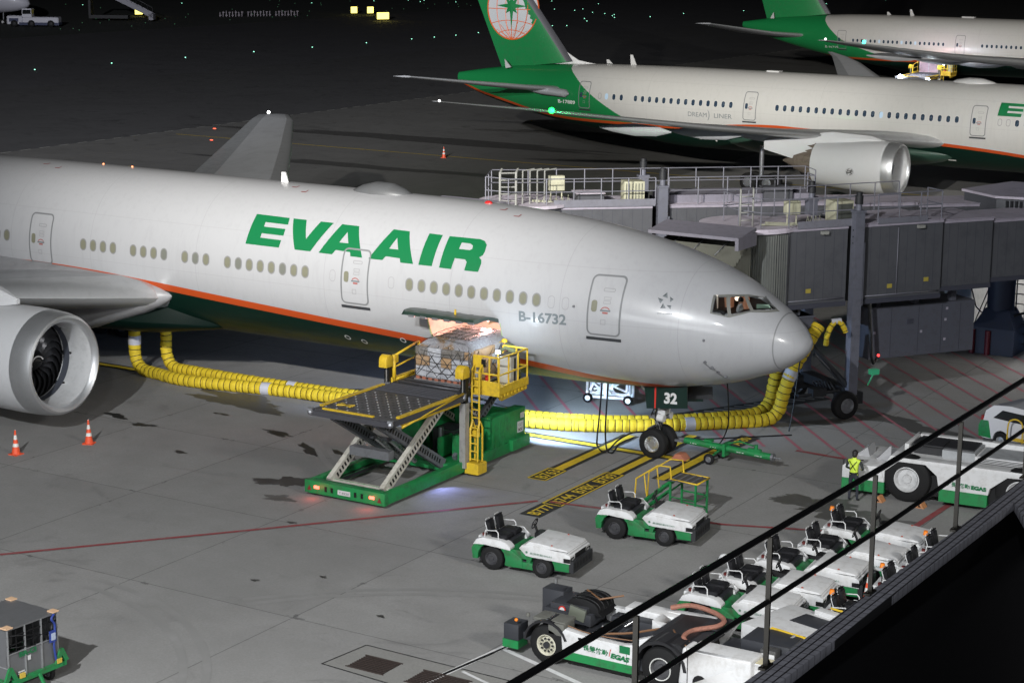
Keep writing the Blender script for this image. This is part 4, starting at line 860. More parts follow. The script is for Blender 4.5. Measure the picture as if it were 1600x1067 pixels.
# rotating cab: ribbed half drum, roof disc, front hood and bellows
c=MB(); n=40
for k in range(n):
    a0=R(150+ (k)*3); a1=R(150+(k+.55)*3); a2=R(150+(k+1)*3)
    for (q0,q1,r0) in ((a0,a1,1.72),(a1,a2,1.66)):
        c.add([(-.1+r0*math.cos(q0),1.45+r0*math.sin(q0)*1.0,4.5),(-.1+r0*math.cos(q1),1.45+r0*math.sin(q1),4.5),(-.1+r0*math.cos(q1),1.45+r0*math.sin(q1),7.35),(-.1+r0*math.cos(q0),1.45+r0*math.sin(q0),7.35)],[(0,1,2,3)])
    c.add([(-.1+1.72*math.cos(a1),1.45+1.72*math.sin(a1),4.5),(-.1+1.66*math.cos(a1),1.45+1.66*math.sin(a1),4.5),(-.1+1.66*math.cos(a1),1.45+1.66*math.sin(a1),7.35),(-.1+1.72*math.cos(a1),1.45+1.72*math.sin(a1),7.35)],[(0,1,2,3)])
c.build('cab_curtain',mat('ribbed_curtain',(.16,.168,.155),.5,.2,dirt=.3),ba,weld=False)
rf=MB(); rf.prism([(-.75+1.9*math.cos(R(a)),1.6+1.85*math.sin(R(a))) for a in range(0,360,12)],7.5,7.58,'z'); rf.prism([(-.75+1.95*math.cos(R(a)),1.6+1.9*math.sin(R(a))) for a in range(0,360,12)],7.4,7.5,'z'); rf.build('cab_roof',bridger,ba)
wl_=MB(); wl_.box(-1.9,-.1,.7,2.9,4.45,7.38); wl_.box(-.3,.05,-.02,.4,4.4,7.45,0); wl_.build('cab_wall',bridgeg,ba)
# hood & bellows are aligned with the aircraft (world axes): build in world then move into bridge space
def inv_parent(o,b): o.matrix_world=Matrix.Identity(4); o.parent=b; o.matrix_parent_inverse=(Matrix.Translation(b.location)@Matrix.Rotation(b.rotation_euler.z,4,'Z')).inverted(); KIDS.setdefault(b.name,[]).append(o)
def bellows(b,x0,x1,y0,y1,z0,z1):
    hb=MB(); hb.prism([(y0,z1-.12),(y1,z1+.08),(y1,z1+.2),(y0,z1+.0)],x0-.15,x1+.1,'x'); hb.box(x1-.02,x1+.12,y0-.1,y1,z1-.45,z1+.02)
    o=hb.build('bellows_hood',mat('hood_grey',(.2,.19,.225),.5,dirt=.3),None); inv_parent(o,b)
    f=MB(); k=9
    for i in range(k):
        q=i/k;q2=(i+.5)/k;q3=(i+1)/k; Y=[y0-.55+(y1-y0+.3)*t for t in (q,q2,q3)]
        for a,bb,da,db in ((Y[0],Y[1],0,.16),(Y[1],Y[2],.16,0)):
            zz=lambda y,d:z1-.15-(y1-y)*.5-d
            f.add([(x0,a,zz(a,da)),(x1,a,zz(a,da)),(x1,bb,zz(bb,db)),(x0,bb,zz(bb,db))],[(0,1,2,3)])
            f.add([(x1-da,a,zz(a,da)),(x1-da,a,z0),(x1-db,bb,z0),(x1-db,bb,zz(bb,db))],[(0,1,2,3)]); f.add([(x0+da,a,zz(a,da)),(x0+da,a,z0),(x0+db,bb,z0),(x0+db,bb,zz(bb,db))],[(0,1,2,3)])
    o=f.build('bellows',canvas,None,weld=False); inv_parent(o,b)
    s=MB()
    for x in (x0+.7,x0+1.7,x0+2.7): s.tube([(x,y1-.1,z1-.16),(x-.25,y1-1.2,z1-.75)],.02,5)
    o=s.build('bellows_strap',steel,None); inv_parent(o,b)
bellows(ba,-7.9,-4.45,3.1,4.6,4.9,7.62)
# roof deck railing, boxes, cables
rr=MB(); rail(rr,[(-1.6,.9,7.62),(-1.2,-.05,7.62),(.0,-.08,7.55),(3.2,-.08,7.55)],1.1,.022,0,toe=False); rail(rr,[(-1.6,.9,7.62),(-1.5,2.2,7.62),(0,2.9,7.55),(7.0,2.9,7.55)],1.1,.022); rail(rr,[(4.0,-.06,7.55),(6.95,-.06,7.55),(6.95,.9,7.55)],1.1,.026,0)
rr.box(.4,3.2,-.1,-.06,7.5,7.78); rr.box(4.0,6.3,-.1,-.06,7.5,7.72); rr.build('roof_railing',railm,ba)
ld=MB()
for u in (-1.75,-1.2): ld.tube([(u,.55,7.6),(u,.55,9.0),(u+.1,.75,9.05)],.04,6)
for z in range(4): ld.tube([(-1.75,.55,7.85+z*.3),(-1.2,.55,7.85+z*.3)],.025,5)
ld.build('roof_ladder',mat('pale_rail',(.27,.27,.25),.5),ba)
bx=MB(); bx.box(.15,.75,.3,.6,8.0,8.5,0,.02); bx.tube([(.25,.45,8.0),(.25,.45,7.55)],.03); bx.tube([(.65,.45,8.0),(.65,.45,7.55)],.03); bx.build('junction_box',beige,ba,bevel=.01)
for u,z in ((.9,5.0),(4.6,4.95),(6.3,5.1)):
    q=MB(); q.box(u,u+.22,-.03,-.008,z,z+.16); q.build('warning_label',mat('label_yellow',(.4,.32,.06),.5),ba)
q=MB(); q.tube([(.1,-.04,4.72),(2.6,-.04,4.72)],.025,6); q.tube([(3.5,-.04,4.7),(7.0,-.04,4.7)],.025,6); q.tube([(5.0,-.04,4.7),(5.0,-.04,7.3)],.02,5); q.build('conduit',railm,ba)
for u in (1.6,6.0):
    q=MB(); q.obox((u,-.1,7.3),(.3,.14,.12)); q.build('lamp_housing',MT['pale_rail'],ba)
q=MB(); q.box(-1.5,-.5,.66,.69,5.6,6.7); q.build('cab_window',glassd,ba)
ac=MB(); ac.box(2.3,3.15,.35,1.0,7.6,8.4,0); ac.box(2.36,3.1,.33,.36,7.68,8.3,1)
for k in range(6): ac.box(3.15,3.17,.42+k*.1,.46+k*.1,7.66,8.34,1)
ac.build('air_conditioner',[beige,mat('grille_dark',(.08,.085,.075),.6)],ba,bevel=.01)
cb=MB(); cb.tube([(-.5,.8,7.66),(.6,.6,7.6),(1.6,.5,7.62),(2.6,.3,7.6)],.05,6); cb.tube([(-.9,.5,7.66),(.3,.35,7.6),(1.9,.3,7.6)],.035,6)
for k in range(4): cb.tube([(1.2+k*.18,.6,7.6),(1.25+k*.18,.6,7.85),(1.35+k*.18,.6,7.6)],.02,5)
cb.build('cable',mat('cable_pale',(.33,.33,.25),.6),ba)
# lift columns with motors, bogie
def lift(b,u,vs,zb,zt,wh=True,fw_=.2):
    for v in vs:
        l=MB(); l.box(u-fw_,u+fw_,v-.16,v+.16,zb,zt,0); l.box(u-fw_-.03,u+fw_+.03,v-.2,v+.2,zt-.02,zt+.06); l.box(u+fw_,u+fw_+.1,v-.1,v+.1,4.4,zt-1.2)
        l.cyl((u,v,zt+.06),(u,v,zt+.3),.12,m=0); l.cyl((u,v,zt+.3),(u,v,zt+.62),.16,m=1); l.cyl((u,v,zt+.62),(u,v,zt+.75),.12,m=1)
        for z in range(3): l.cyl((u-fw_-.01,v,zt-1.2+z*.25),(u-fw_+.0,v,zt-1.2+z*.25),.03,m=1)
        l.build('lift_column',[mat('column_grey',(.15,.155,.19),.45,.2,dirt=.4),dark],b)
    if wh:
        g=MB(); va,vb=vs; g.box(u-.25,u+.25,va+.1,vb-.1,.75,1.15); g.tube([(u,va,1.1),(u-1.9,va+.6,3.3),(u-2.3,va+.7,4.4)],.1,8); g.tube([(u,vb,1.1),(u-1.9,vb-.6,3.3),(u-2.3,vb-.7,4.4)],.1,8); g.box(u-.55,u+.55,va-.05,va+.35,.5,.95); g.box(u-.55,u+.55,vb-.35,vb+.05,.5,.95)
        g.tube([(u-.3,va+.3,1.0),(u-2.0,va+.5,.9),(u-2.0,vb-.5,.9),(u-.3,vb-.3,1.0)],.07,6); g.tube([(u-.2,va+.1,1.2),(u-1.6,va+.2,2.6)],.05,6)
        for k in range(6): g.tube([(u-.5-.2*k,va+.3,1.0+.1*k),(u-.6-.15*k,va+.6,1.4),(u-.3-.1*k,va+.9,.8)],.03,5)
        g.obox((u-1.2,va+.5,1.0),(.6,.4,.3)); g.build('wheel_bogie',dark,b)
        for v in (va+.1,vb-.1):
            for du in (-.35,): make_wheel('bogie_wheel',b,(u+du,v-.25 if v==va+.1 else v+.25,.55),.55,.42,steel)
lift(ba,3.0,(-.22,3.1),.9,8.05)
wlmp=MB(); wlmp.obox((3.95,-.35,1.75),(.35,.25,.2)); wlmp.tube([(3.75,-.25,1.2),(3.95,-.35,1.7)],.03); wlmp.build('bogie_lamp',[mat('lamp_green_case',(.02,.15,.08),.4,em=(.1,.8,.4),es=.15)],ba)
# underslung boxes
pc=MB(); pc.box(4.3,9.3,.6,2.2,2.0,4.05,0)
for u in (5.3,6.6,7.7,8.6): pc.box(u,u+.02,.59,.605,2.05,4.0,1)
pc.box(6.05,6.35,.57,.6,3.3,3.5,1)
for u in (4.7,6.5,8.3): pc.box(u,u+.22,.8,1.1,4.05,4.5,0)
for u,z in ((7.9,3.75),(7.85,3.3),(7.85,2.5),(4.5,3.0),(6.7,2.9)): pc.box(u,u+.1,.585,.6,z,z+.1,2)
pc.build('underslung_air_unit',[mat('unit_grey',(.085,.088,.11),.5,dirt=.4),mat('bridge_seam',(.05,.052,.07),.6),mat('bridge_trim',(.4,.4,.4),.5)],ba,bevel=.0)
p2_=MB(); p2_.box(-.2,1.35,.1,1.7,3.1,4.1); p2_.box(-.25,1.4,.05,1.75,4.02,4.1); 
for u in (.35,.8): p2_.box(u,u+.1,.3,.45,4.1,4.6)
p2_.build('underslung_box',MT['unit_grey'],ba)
hz=MB(); hz.tube([(3.9,.1,4.4),(3.95,0,3.2),(4.0,-.05,2.3),(4.15,0,2.0),(4.35,.1,2.1)],.07,8); hz.build('black_hose',black,ba)
dc=MB(); dc.cyl((4.35,-.0,2.3),(4.35,-.05,2.3),.05); dc.build('red_lamp',lamp_mat('lamp_red_small',(1,.05,.05),3),ba)
# second bridge
B0=(-14.6,6.4); TB=R(41.2)
bb=bridge('jet_bridge','farther dark grey jet bridge, its cab end hidden by the nearest airliner',(*B0,0),TB,
  [(0,4.6,0,2.9,4.6,7.5),(5.2,12,.0,2.9,4.6,7.5),(12,16,.15,2.75,4.8,7.4),(16,19,.28,2.6,4.9,7.3)],None,None,None)
rf=MB(); rf.prism([(-.4+1.95*math.cos(R(a)),1.3+1.9*math.sin(R(a))) for a in range(0,360,12)],7.5,7.62,'z'); rf.build('cab_roof',bridger,bb)
wl_=MB(); wl_.prism([(-.4+1.8*math.cos(R(a)),1.3+1.8*math.sin(R(a))) for a in range(0,360,12)],4.5,7.5,'z'); wl_.build('cab_wall',bridgeg,bb)
bellows(bb,-18.4,-15.6,3.1,5.2,4.9,7.62)
rr=MB(); rail(rr,[(-2.2,.4,7.62),(-1.4,-.35,7.62),(.2,-.08,7.55),(4.7,-.08,7.55)],1.1,.022); rail(rr,[(-2.2,.4,7.62),(-1.6,2.6,7.62),(0,2.95,7.55),(12,2.95,7.55),(12,1.6,7.55)],1.1,.022); rail(rr,[(5.25,-.08,7.55),(11.4,-.08,7.55),(11.4,.8,7.55)],1.1,.025)
rr.box(.5,4.7,-.1,-.06,7.5,7.8); rr.build('roof_railing',railm,bb)
ld=MB()
for u in (-1.7,-1.05): ld.tube([(u,-.1,7.6),(u,-.1,8.95),(u+.12,.15,9.05)],.05,6)
for k in range(5): ld.tube([(-1.7,-.1,7.8+.28*k),(-1.05,-.1,7.8+.28*k)],.03,5)
for u in (-.7,-.4,-.1,.2): ld.tube([(u,.35,7.6),(u,.35,8.95),(u+.5,.5,9.0)],.03,5)
ld.build('roof_ladder',MT['pale_rail'],bb)
bx=MB(); bx.box(.5,1.15,.9,1.2,8.05,8.65,0,.02); bx.tube([(.6,1.05,8.0),(.6,1.05,7.55)],.03); bx.tube([(1.05,1.05,8.0),(1.05,1.05,7.55)],.03); bx.build('junction_box',beige,bb,bevel=.01)
ac=MB(); ac.box(3.5,4.35,.35,1.0,7.62,8.45,0)
for k in range(6): ac.box(3.56+k*.13,3.61+k*.13,.33,.36,7.7,8.38,1)
ac.build('air_conditioner',[beige,MT['grille_dark']],bb,bevel=.01)
bw=MB(); bw.box(1.6,2.7,.5,1.5,7.6,7.95,0); bw.box(1.55,2.75,.45,1.55,7.95,7.98,1); bw.build('roof_hatch',[bridgeg,bridger],bb)
cb=MB(); cb.tube([(-.2,.9,7.66),(.6,.6,7.6),(1.4,.5,7.64)],.06,6); cb.tube([(2.7,.3,7.66),(3.4,.4,7.66)],.07,6)
for k in range(5): cb.tube([(.2+.25*k,.7,7.6),(.25+.25*k,.7,7.9),(.3+.25*k,.7,7.6)],.025,5)
cb.build('cable',MT['cable_pale'],bb)
lift(bb,4.95,(-.22,3.1),.9,8.3)
dk=MB(); dk.box(5.2,11.6,.5,2.4,7.5,7.85); dk.build('roof_plinth',mat('plinth_lilac',(.2,.19,.23),.6,dirt=.3),bb)
sm_=MB(); sm_.box(9.4,10.6,-.1+.4,.9,7.55,8.1); sm_.box(9.35,10.65,.25,.95,8.1,8.14); sm_.tube([(9.9,.5,8.1),(9.9,.5,8.5)],.03,5); sm_.build('roof_cabinet',[bridgeg],bb)
# rotunda hut of the second bridge with a ribbed side, round support columns
rt_=thing('bridge_rotunda','dark rotunda hut with pale roof where the far jet bridge meets the terminal','rotunda',(0,0,0))
h=MB(); h.prism([(-1.5,19.5),(.25,18.4),(5,19.2),(5,23),(-.5,23)],4.6,7.7,'z'); h.build('hut_wall',bridgeg,rt_)
h=MB(); h.prism([(-1.65,19.6),(.25,18.2),(5.2,19.0),(5.2,23.2),(-.6,23.2)],7.7,7.8,'z'); h.build('roof',bridger,rt_)
h=MB()
for k in range(14): q=k/14; h.cyl((.7+q*2.6,18.42+q*.43,4.6),(.7+q*2.6,18.42+q*.43,7.6),.06,n=8)
h.build('ribbed_curtain',dark,rt_)
co=thing('support_column','dark blue round column with flared base under the jet bridges','column',(-1.0,24.0,0))
colm=mat('column_blue',(.025,.032,.06),.5,dirt=.3)
q=MB(); q.cyl((0,0,1.2),(0,0,4.7),.6,n=24); q.cyl((0,0,4.3),(0,0,4.6),.85,.85,n=24); q.build('shaft',colm,co)
q=MB(); q.loft([[(sx*.95,sy*.95,0) for sx,sy in ((-1,-1),(1,-1),(1,1),(-1,1))],[(sx*.95,sy*.95,1.2) for sx,sy in ((-1,-1),(1,-1),(1,1),(-1,1))],[(sx*.55,sy*.55,2.0) for sx,sy in ((-1,-1),(1,-1),(1,1),(-1,1))]]); q.build('plinth',colm,co)
q=MB()
for x in (-.9,-.2): q.cyl((x,-1.0,0),(x,-1.0,1.1),.13)
q.build('red_guard_post',mat('dull_red',(.12,.01,.02),.5),co)
q=MB(); q.tube([(-.95,-.3,4.3),(-1.2,-.4,3.2),(-.95,-.5,3.0),(-.6,-.6,3.6)],.04,6); q.tube([(-1.1,-.2,4.4),(-1.35,-.3,3.0),(-1.0,-.4,2.0),(-.7,-.5,1.8)],.035,6); q.tube([(.8,-.6,1.8),(1.5,-.6,2.1),(2.2,-.6,1.9),(3,-.6,2.3)],.06,6); q.build('cable',black,co)
gt=thing('glass_tower','blue lit ribbed glass tower of the terminal behind the jet bridges, at the right edge','tower',(-.2,24.6,0))
q=MB(); q.box(.15,6,.1,4,0,11.8); gb=q.build('glass_wall',mat('blue_glass',(.1,.16,.3),.25,em=(.2,.33,.62),es=.16,dirt=.6,dscale=.7,dc=(.03,.04,.07)),gt)
q=MB()
for k in range(20): q.box(.15+k*.3,.17+k*.3,.0,.1,0,11.9)
for z in (1.2,2.6,4.0,5.4,6.8,8.2,9.6,11.0,11.85): q.box(.1,6,-.02,.12,z,z+.07)
q.build('mullion',dark,gt)
ww=thing('service_wall','plain pale wall lit behind the stairs and the support column','wall',(-3.5,24.3,0),R(80))
q=MB(); q.box(0,7.5,0,.25,0,4.3); q.build('wall_panel',mat('pale_wall',(.5,.5,.48),.7,dirt=.3),ww)
sg_=thing('service_stairs','steel service stairs silhouetted against the pale wall','stairs',(-2.3,24.3,0))
q=MB()
for k in range(11): q.box(.1*k-.0,.1*k+.28,0,.7,.3*k+.25,.3*k+.3)
for y in (0,.7): q.tube([(1.2,y,3.4),(0,y,0)],.04,6); q.tube([(1.2,y,4.4),(.0,y,1.0)],.03,6); q.tube([(1.2,y,3.4),(1.2,y,4.4)],.03); q.tube([(0,y,0),(0,y,1.0)],.03)
q.T=Matrix.Scale(-1,4,(1,0,0)); q.box(-2.6,-1.2,0,.8,3.35,3.42); 
for u in (-2.6,-1.9,-1.2): q.tube([(u,0,0),(u,0,4.4)],.035,5)
q.tube([(-2.6,0,4.4),(-1.2,0,4.4)],.03,5); q.tube([(-2.6,0,3.9),(-1.2,0,3.9)],.03,5)
for z in range(7): q.tube([(-2.6,0,.4+z*.45),(-1.2,0,.4+z*.45)],.025,5)
q.build('frame',dark,sg_)
# ---------------- yellow air hoses ----------------
ybr=mat('hose_yellow',(.58,.42,.015),.7,dirt=.6,dscale=5,dc=(.3,.2,.01),bump=.7,bscale=9); hcuff=mat('hose_cuff',(.42,.42,.45),.5)
def smooth_path(pts,n=10):
    P=[Vector(p) for p in pts]; out=[]
    for i in range(len(P)-1):
        a=P[max(i-1,0)];b=P[i];c=P[i+1];d=P[min(i+2,len(P)-1)]
        for k in range(n):
            t=k/n; out.append(.5*((2*b)+(c-a)*t+(2*a-5*b+4*c-d)*t*t+(3*b-a-3*c+d)*t**3))
    out.append(P[-1]); return out
def resample(P,st):
    out=[P[0]];acc=0
    for i in range(len(P)-1):
        a,b=P[i],P[i+1];l=(b-a).length; t=st-acc
        while t<=l and l>0: out.append(a.lerp(b,t/l)); t+=st
        acc=(acc+l)%st if l else acc
    return out
def hose(name,label,pts,r,cuffs=(),pitch=.27,dark_=1):
    P=resample(smooth_path(pts),pitch/4); mb=MB(); rr=[]; rd=random.Random(3)
    P=[p+Vector((0,rd.uniform(-.008,.008),0)) for p in P]
    tangs=[(P[min(i+1,len(P)-1)]-P[max(i-1,0)]).normalized() for i in range(len(P))]
    n=14; rings=[]; u=None; rad=[1.0,1.05,1.05,1.0]
    ext=[];L=[]
    for i,p in enumerate(P):
        ph=i%4
        L.append((p,r*(1.0 if ph==0 else 1.06),1 if ph==0 else 0))
    u=None; R_=[]
    for i,(p,rr_,_) in enumerate(L):
        d=tangs[i]
        if u is None:u=d.orthogonal().normalized()
        u=(u-d*u.dot(d)).normalized(); w=d.cross(u)
        def rg(pp,q): return [tuple(pp+(u*math.cos(2*pi*k/n)+w*math.sin(2*pi*k/n))*q) for k in range(n)]
        if i%4==0: R_+= [(rg(p-d*.015,r*.99),1),(rg(p+d*.015,r*.99),0)]
        else: R_.append((rg(p+Vector((rd.uniform(-.012,.012),rd.uniform(-.012,.012),rd.uniform(-.006,.006))),rr_*(1+.035*rd.uniform(-1,1))),0))
    for i in range(len(R_)-1): mb.loft([R_[i][0],R_[i+1][0]],R_[i][1],False,True)
    t=thing(name,label,'air hose',tuple(P[0]*Vector((1,1,0)) if False else (0,0,0)),0,'yellow air hoses')
    mb.build('hose_skin',[ybr,black],t)
    for q in cuffs:
        cf=MB(); i=min(range(len(P)),key=lambda k:(P[k]-Vector(q)).length); d=tangs[i]; cf.cyl(P[i]-d*.19,P[i]+d*.19,r*1.1,n=18); cf.build('joint_cuff',hcuff,t)
    return t
z_=.25
hose('air_hose','yellow air hose lying nearest the camera, passing behind the loader and nose wheel',[(-30.15,-.6,2.7),(-30.15,-.6,1.6),(-30.12,-.6,.75),(-29.7,-.65,z_+.05),(-28.6,-.85,z_),(-26.66,-1.09,z_),(-22.7,-.35,z_),(-19.66,-.1,z_),(-16,.2,z_),(-12.18,.75,z_),(-10,1.36,z_),(-8,2.55,z_),(-7,3.34,z_),(-5.5,4.75,z_),(-4.3,5.9,z_+.02),(-3.95,6.3,.6),(-3.75,6.35,1.4),(-3.5,6.45,2.2),(-3.15,6.7,3.0),(-2.95,6.9,3.5),(-2.8,7.2,3.9)],.24,[(-30.15,-.6,1.5),(-23.3,-.5,z_),(-6.5,3.8,z_),(-3.55,6.4,2.05)])
hose('air_hose','yellow air hose just behind the nearest one, meeting the belly nearer the loader',[(-29.35,.45,2.7),(-29.35,.45,1.6),(-29.3,.42,.75),(-28.9,.38,z_+.05),(-27.87,.33,z_),(-24.3,.25,z_),(-20.1,.5,z_),(-16,.9,z_),(-12.5,1.45,z_),(-10.2,2.05,z_),(-8.0,3.3,z_),(-6.3,4.9,z_),(-5.1,6.6,z_),(-4.75,7.2,.6),(-4.6,7.3,1.4),(-4.4,7.3,2.3),(-4.3,7.4,2.7)],.23,[(-22.6,.3,z_),(-4.45,7.3,2.1)])
hose('air_hose','short looped yellow hose hanging under the near jet bridge beside its lift column',[(-2.75,7.8,3.0),(-2.7,7.8,3.4),(-2.6,7.9,3.75),(-2.45,8.0,3.95),(-2.25,8.1,3.85),(-2.1,8.2,3.5)],.1,[(-2.45,8.0,3.95)])
hose('air_hose','yellow air hose on the ground in front of the serrated engine in the background',[(-26,60.5,z_),(-22,60.3,z_),(-16,59,z_),(-10,58.2,z_),(-2,58,z_),(8,57,z_)],.27,())
# ---------------- cargo loader ----------------
def make_loader():
    t=thing('cargo_loader','green and yellow scissor lift cargo loader raised to the open hold','cargo loader',(-11.9,-6.2,0))
    # local: x right(+X), y forward to aircraft
    f=MB()
    for s in (-1,1): f.box(s*1.5-.12,s*1.5+.12,-4.45,3.6,.14,.52)
    f.box(-1.62,1.62,-4.62,-4.4,.12,.55); f.box(-1.4,1.4,-4.38,-4.3,.5,.56,1); f.box(-1.3,1.3,-3.85,-3.72,.38,.48,2)
    for s in (-1,1): f.box(s*1.3-.08,s*1.3+.08,-4.3,-1,.14,.3,1)
    f.box(-1.35,1.35,-.1,.9,.14,.4)
    f.build('base_frame',[greenb,dark,cream],t,bevel=.012)
    b=MB(); b.box(-1.5,-.75,.9,3.9,.3,1.5); b.box(.85,1.55,.6,1.5,.3,1.25); b.box(1.15,1.6,2.0,4.3,.25,1.62); b.box(-.75,1.15,3.2,4.3,.3,1.45); b.box(-.5,.4,1.4,2.4,.35,1.15,1); b.box(-1.55,-.7,.85,.92,1.5,1.56); b.box(1.6,1.75,3.2,4.4,.2,.6)
    for k in range(6): b.box(1.595,1.61,2.2+k*.33,2.22+k*.33,.5,1.5,1)
    b.tube([(.2,.9,.5),(.2,.9,1.4)],.1,8,2); b.box(.5,.6,.2,1.0,.5,1.2)
    b.build('engine_housing',[greenb,dark,steel],t,bevel=.015)
    pl=MB(); pl.box(1.603,1.612,3.75,4.15,.75,1.15); add_text(pl,'CLT',.14,(1.615,3.8,.98),(0,1,0),(0,0,1),1,width=.28); add_text(pl,'BOC',.14,(1.615,3.8,.8),(0,1,0),(0,0,1),1,width=.28,bold=.006); pl.box(1.603,1.61,3.95,4.2,1.25,1.45); pl.build('plate',[mat('plate_pale',(.5,.5,.5),.5),black],t)
    # scissors
    def arm(mb,a,b_,w,th,m,hole=True):
        a=Vector(a);b_=Vector(b_);d=b_-a;L=d.length;an=math.atan2(d.z,d.y); T=mb.T
        mb.T=T@Matrix.Translation((a+b_)/2)@Matrix.Rotation(an,4,'X'); mb.box(-w/2,w/2,-L/2-.1,L/2+.1,-th/2,th/2,m)
        if hole:
            for k in range(int(L/.17)-2): mb.box(w/2-.002,w/2+.008,-L/2+.25+k*.17,-L/2+.25+k*.17+.075,-th*.22,th*.22,3)
        mb.T=T; return an
    for nm,mm,pr in (('scissor_arm',cream,[(s*1.08,-3.85,.42,s*1.08,-.15,2.72) for s in (-1,1)]),('scissor_arm',mat('scissor_grey',(.16,.17,.19),.5,.3,dirt=.5),[(s*.86,-.1,.42,s*.86,-3.9,2.68) for s in (-1,1)])):
        for x,y0,z0,x1,y1,z1 in pr:
            a=MB(); arm(a,(x,y0,z0),(x1,y1,z1),.17,.36,0); 
            if mm is cream:
                an=math.atan2(z1-z0,y1-y0); dy,dz=math.cos(an),math.sin(an)
                add_text(a,'GUANGTAI',.17,(x+.083,y0+dy*.35+dz*.05,z0+dz*.35-dy*.05),(0,dy,dz),(0,-dz,dy),3,bold=.006,width=1.05)
            a.build(nm,[mm,mm,mm,black],t,bevel=0)
    for s in (-1,1):
        a=MB(); arm(a,(s*1.0,.6,.5),(s*1.0,4.0,2.75),.14,.24,0); a.build('scissor_arm',[MT['scissor_grey']]*3+[black],t); a=MB(); arm(a,(s*.8,4.0,.6),(s*.8,.6,2.7),.14,.24,0); a.build('scissor_arm',[cream]*3+[black],t)
    r_=MB(); r_.cyl((-1.1,-2.0,1.55),(1.1,-2.0,1.55),.07); r_.cyl((-.8,-3.0,1.35),(.8,-3.0,1.35),.1,m=0); r_.tube([(.3,-.9,.6),(.3,-2.4,1.7)],.09,8,1); r_.tube([(-.3,-.9,.6),(-.3,-2.4,1.7)],.09,8,1); r_.box(-.8,.8,-3.2,-2.9,1.2,1.5,0); r_.build('lift_cylinder',[steel,chrome],t)
    # main deck
    dk=MB(); dk.box(-1.35,1.6,-4.35,.1,2.74,2.94,0); dk.box(-1.5,1.75,-4.42,-4.3,2.72,2.9,1); 
    for s,x in ((-1,-1.42),(1,1.66)): dk.box(x-.09,x+.09,-4.3,.1,2.72,2.92,1); dk.box(x-.07,x+.07,-3.9,-.3,2.925,2.99,2)
    dk.box(-1.1,.95,-4.3,-4.2,2.945,3.0,2)
    for i in range(13):
        for k in range(10):
            if (i+k)%2==0: dk.cyl((-1.2+i*.22,-3.95+k*.28,2.94),(-1.2+i*.22,-3.95+k*.28,2.965),.035,n=6,m=3)
            else: dk.box(-1.2+i*.22-.05,-1.2+i*.22+.05,-3.95+k*.28-.03,-3.95+k*.28+.03,2.938,2.944,4)
    for k in range(6): dk.cyl((-1.25,-1.0+k*.19,2.95),(1.5,-1.0+k*.19,2.95),.05,n=8,m=1); dk.box(-1.25,1.5,-.92+k*.19,-.9+k*.19,2.96,2.97,5)
    for x,y,a in ((-.75,-3.45,.5),(-.75,-3.45,-.5),(-.75,-3.45,0)): dk.obox((x,y,2.965),(.62,.08,.03),(0,0,a),2)
    for x,y in ((-1.5,-4.4),(1.72,-4.4),(1.7,0),(-1.45,0)): dk.ball((x,y,2.83),.11,5,8); dk.obox((x,y,2.93),(.18,.16,.08),(0,0,.3),5)
    dk.build('cargo_deck',[mat('deck_steel',(.09,.088,.095),.5,.4,dirt=.5,dscale=3,dc=(.05,.035,.03)),mat('roller_dark',(.07,.07,.08),.45,.3,dirt=.4),yellow,chrome,black,steel],t)
    u=MB(); u.box(1.55,1.7,-3.6,-.2,2.62,2.72,0); u.box(-.2,.9,-2.7,-2.2,2.55,2.72); u.obox((1.2,-1.5,2.62),(.3,1.4,.14),(0,0,.0),0); u.tube([(1.7,-3.7,2.6),(1.75,-.1,3.0)],.045,6); u.build('deck_edge',yellow,t)
    # front bridge deck under the pallet
    fd=MB(); fd.box(-1.35,1.5,.15,3.35,2.72,2.96,0); 
    for k in range(8): fd.cyl((-1.2,.35+k*.4,2.96),(1.3,.35+k*.4,2.96),.05,n=8,m=1)
    fd.box(-1.5,-1.38,.2,3.3,2.75,3.1,2); fd.build('front_platform',[dark,MT['roller_dark'],yellow],t)
    lr=MB(); lr.tube([(-1.42,.35,2.9),(-1.42,.35,3.9)],.07,6); lr.tube([(-1.42,.35,3.85),(-1.42,1.9,4.1)],.045,6); lr.tube([(-1.42,.35,3.0),(-1.42,1.9,3.05)],.06,6); lr.tube([(-1.42,.35,3.45),(-1.42,1.9,3.6)],.035,6); lr.box(-1.47,-1.37,.3,.55,3.6,3.85); lr.tube([(-1.42,1.9,2.9),(-1.42,1.9,4.1)],.05); lr.build('side_rail',yellow,t)
    for x in (-1.55,1.62):
        p=MB(); p.box(x-.12,x+.12,.05,.3,.3 if x>0 else 1.8,2.6,0); p.box(x-.1,x+.1,.08,.27,2.6,3.55,1); p.box(x-.015,x+.015,.05,.08,2.65,3.5,0)
        p.build('guide_post',[mat('post_grey',(.36,.35,.33),.45,.4,dirt=.5),black],t)
        p=MB(); p.prism([(-.0+.05+.22*math.cos(R(a)),3.72+.22*math.sin(R(a))) for a in range(0,181,20)]+[(-.17,3.5),(.27,3.5)],x-.16,x+.16,'x'); p.build('post_cap',yellow,t,bevel=.02)
    # operator platform
    o=MB(); o.T=Matrix.Translation((-.15,.2,0))@Matrix.Diagonal((1,.78,1,1)); o.box(1.7,2.75,.85,3.3,2.86,2.95,0); o.box(1.7,2.78,.8,.88,2.8,3.3,0); o.box(2.7,2.78,.85,3.3,2.88,3.15,0)
    for x,y in ((1.72,.84),(2.0,.84),(2.35,.84),(2.74,.84),(2.74,1.65),(2.74,2.45),(2.74,3.25),(2.3,3.25),(1.75,3.25)): o.tube([(x,y,2.9),(x,y,4.15)],.035,6)
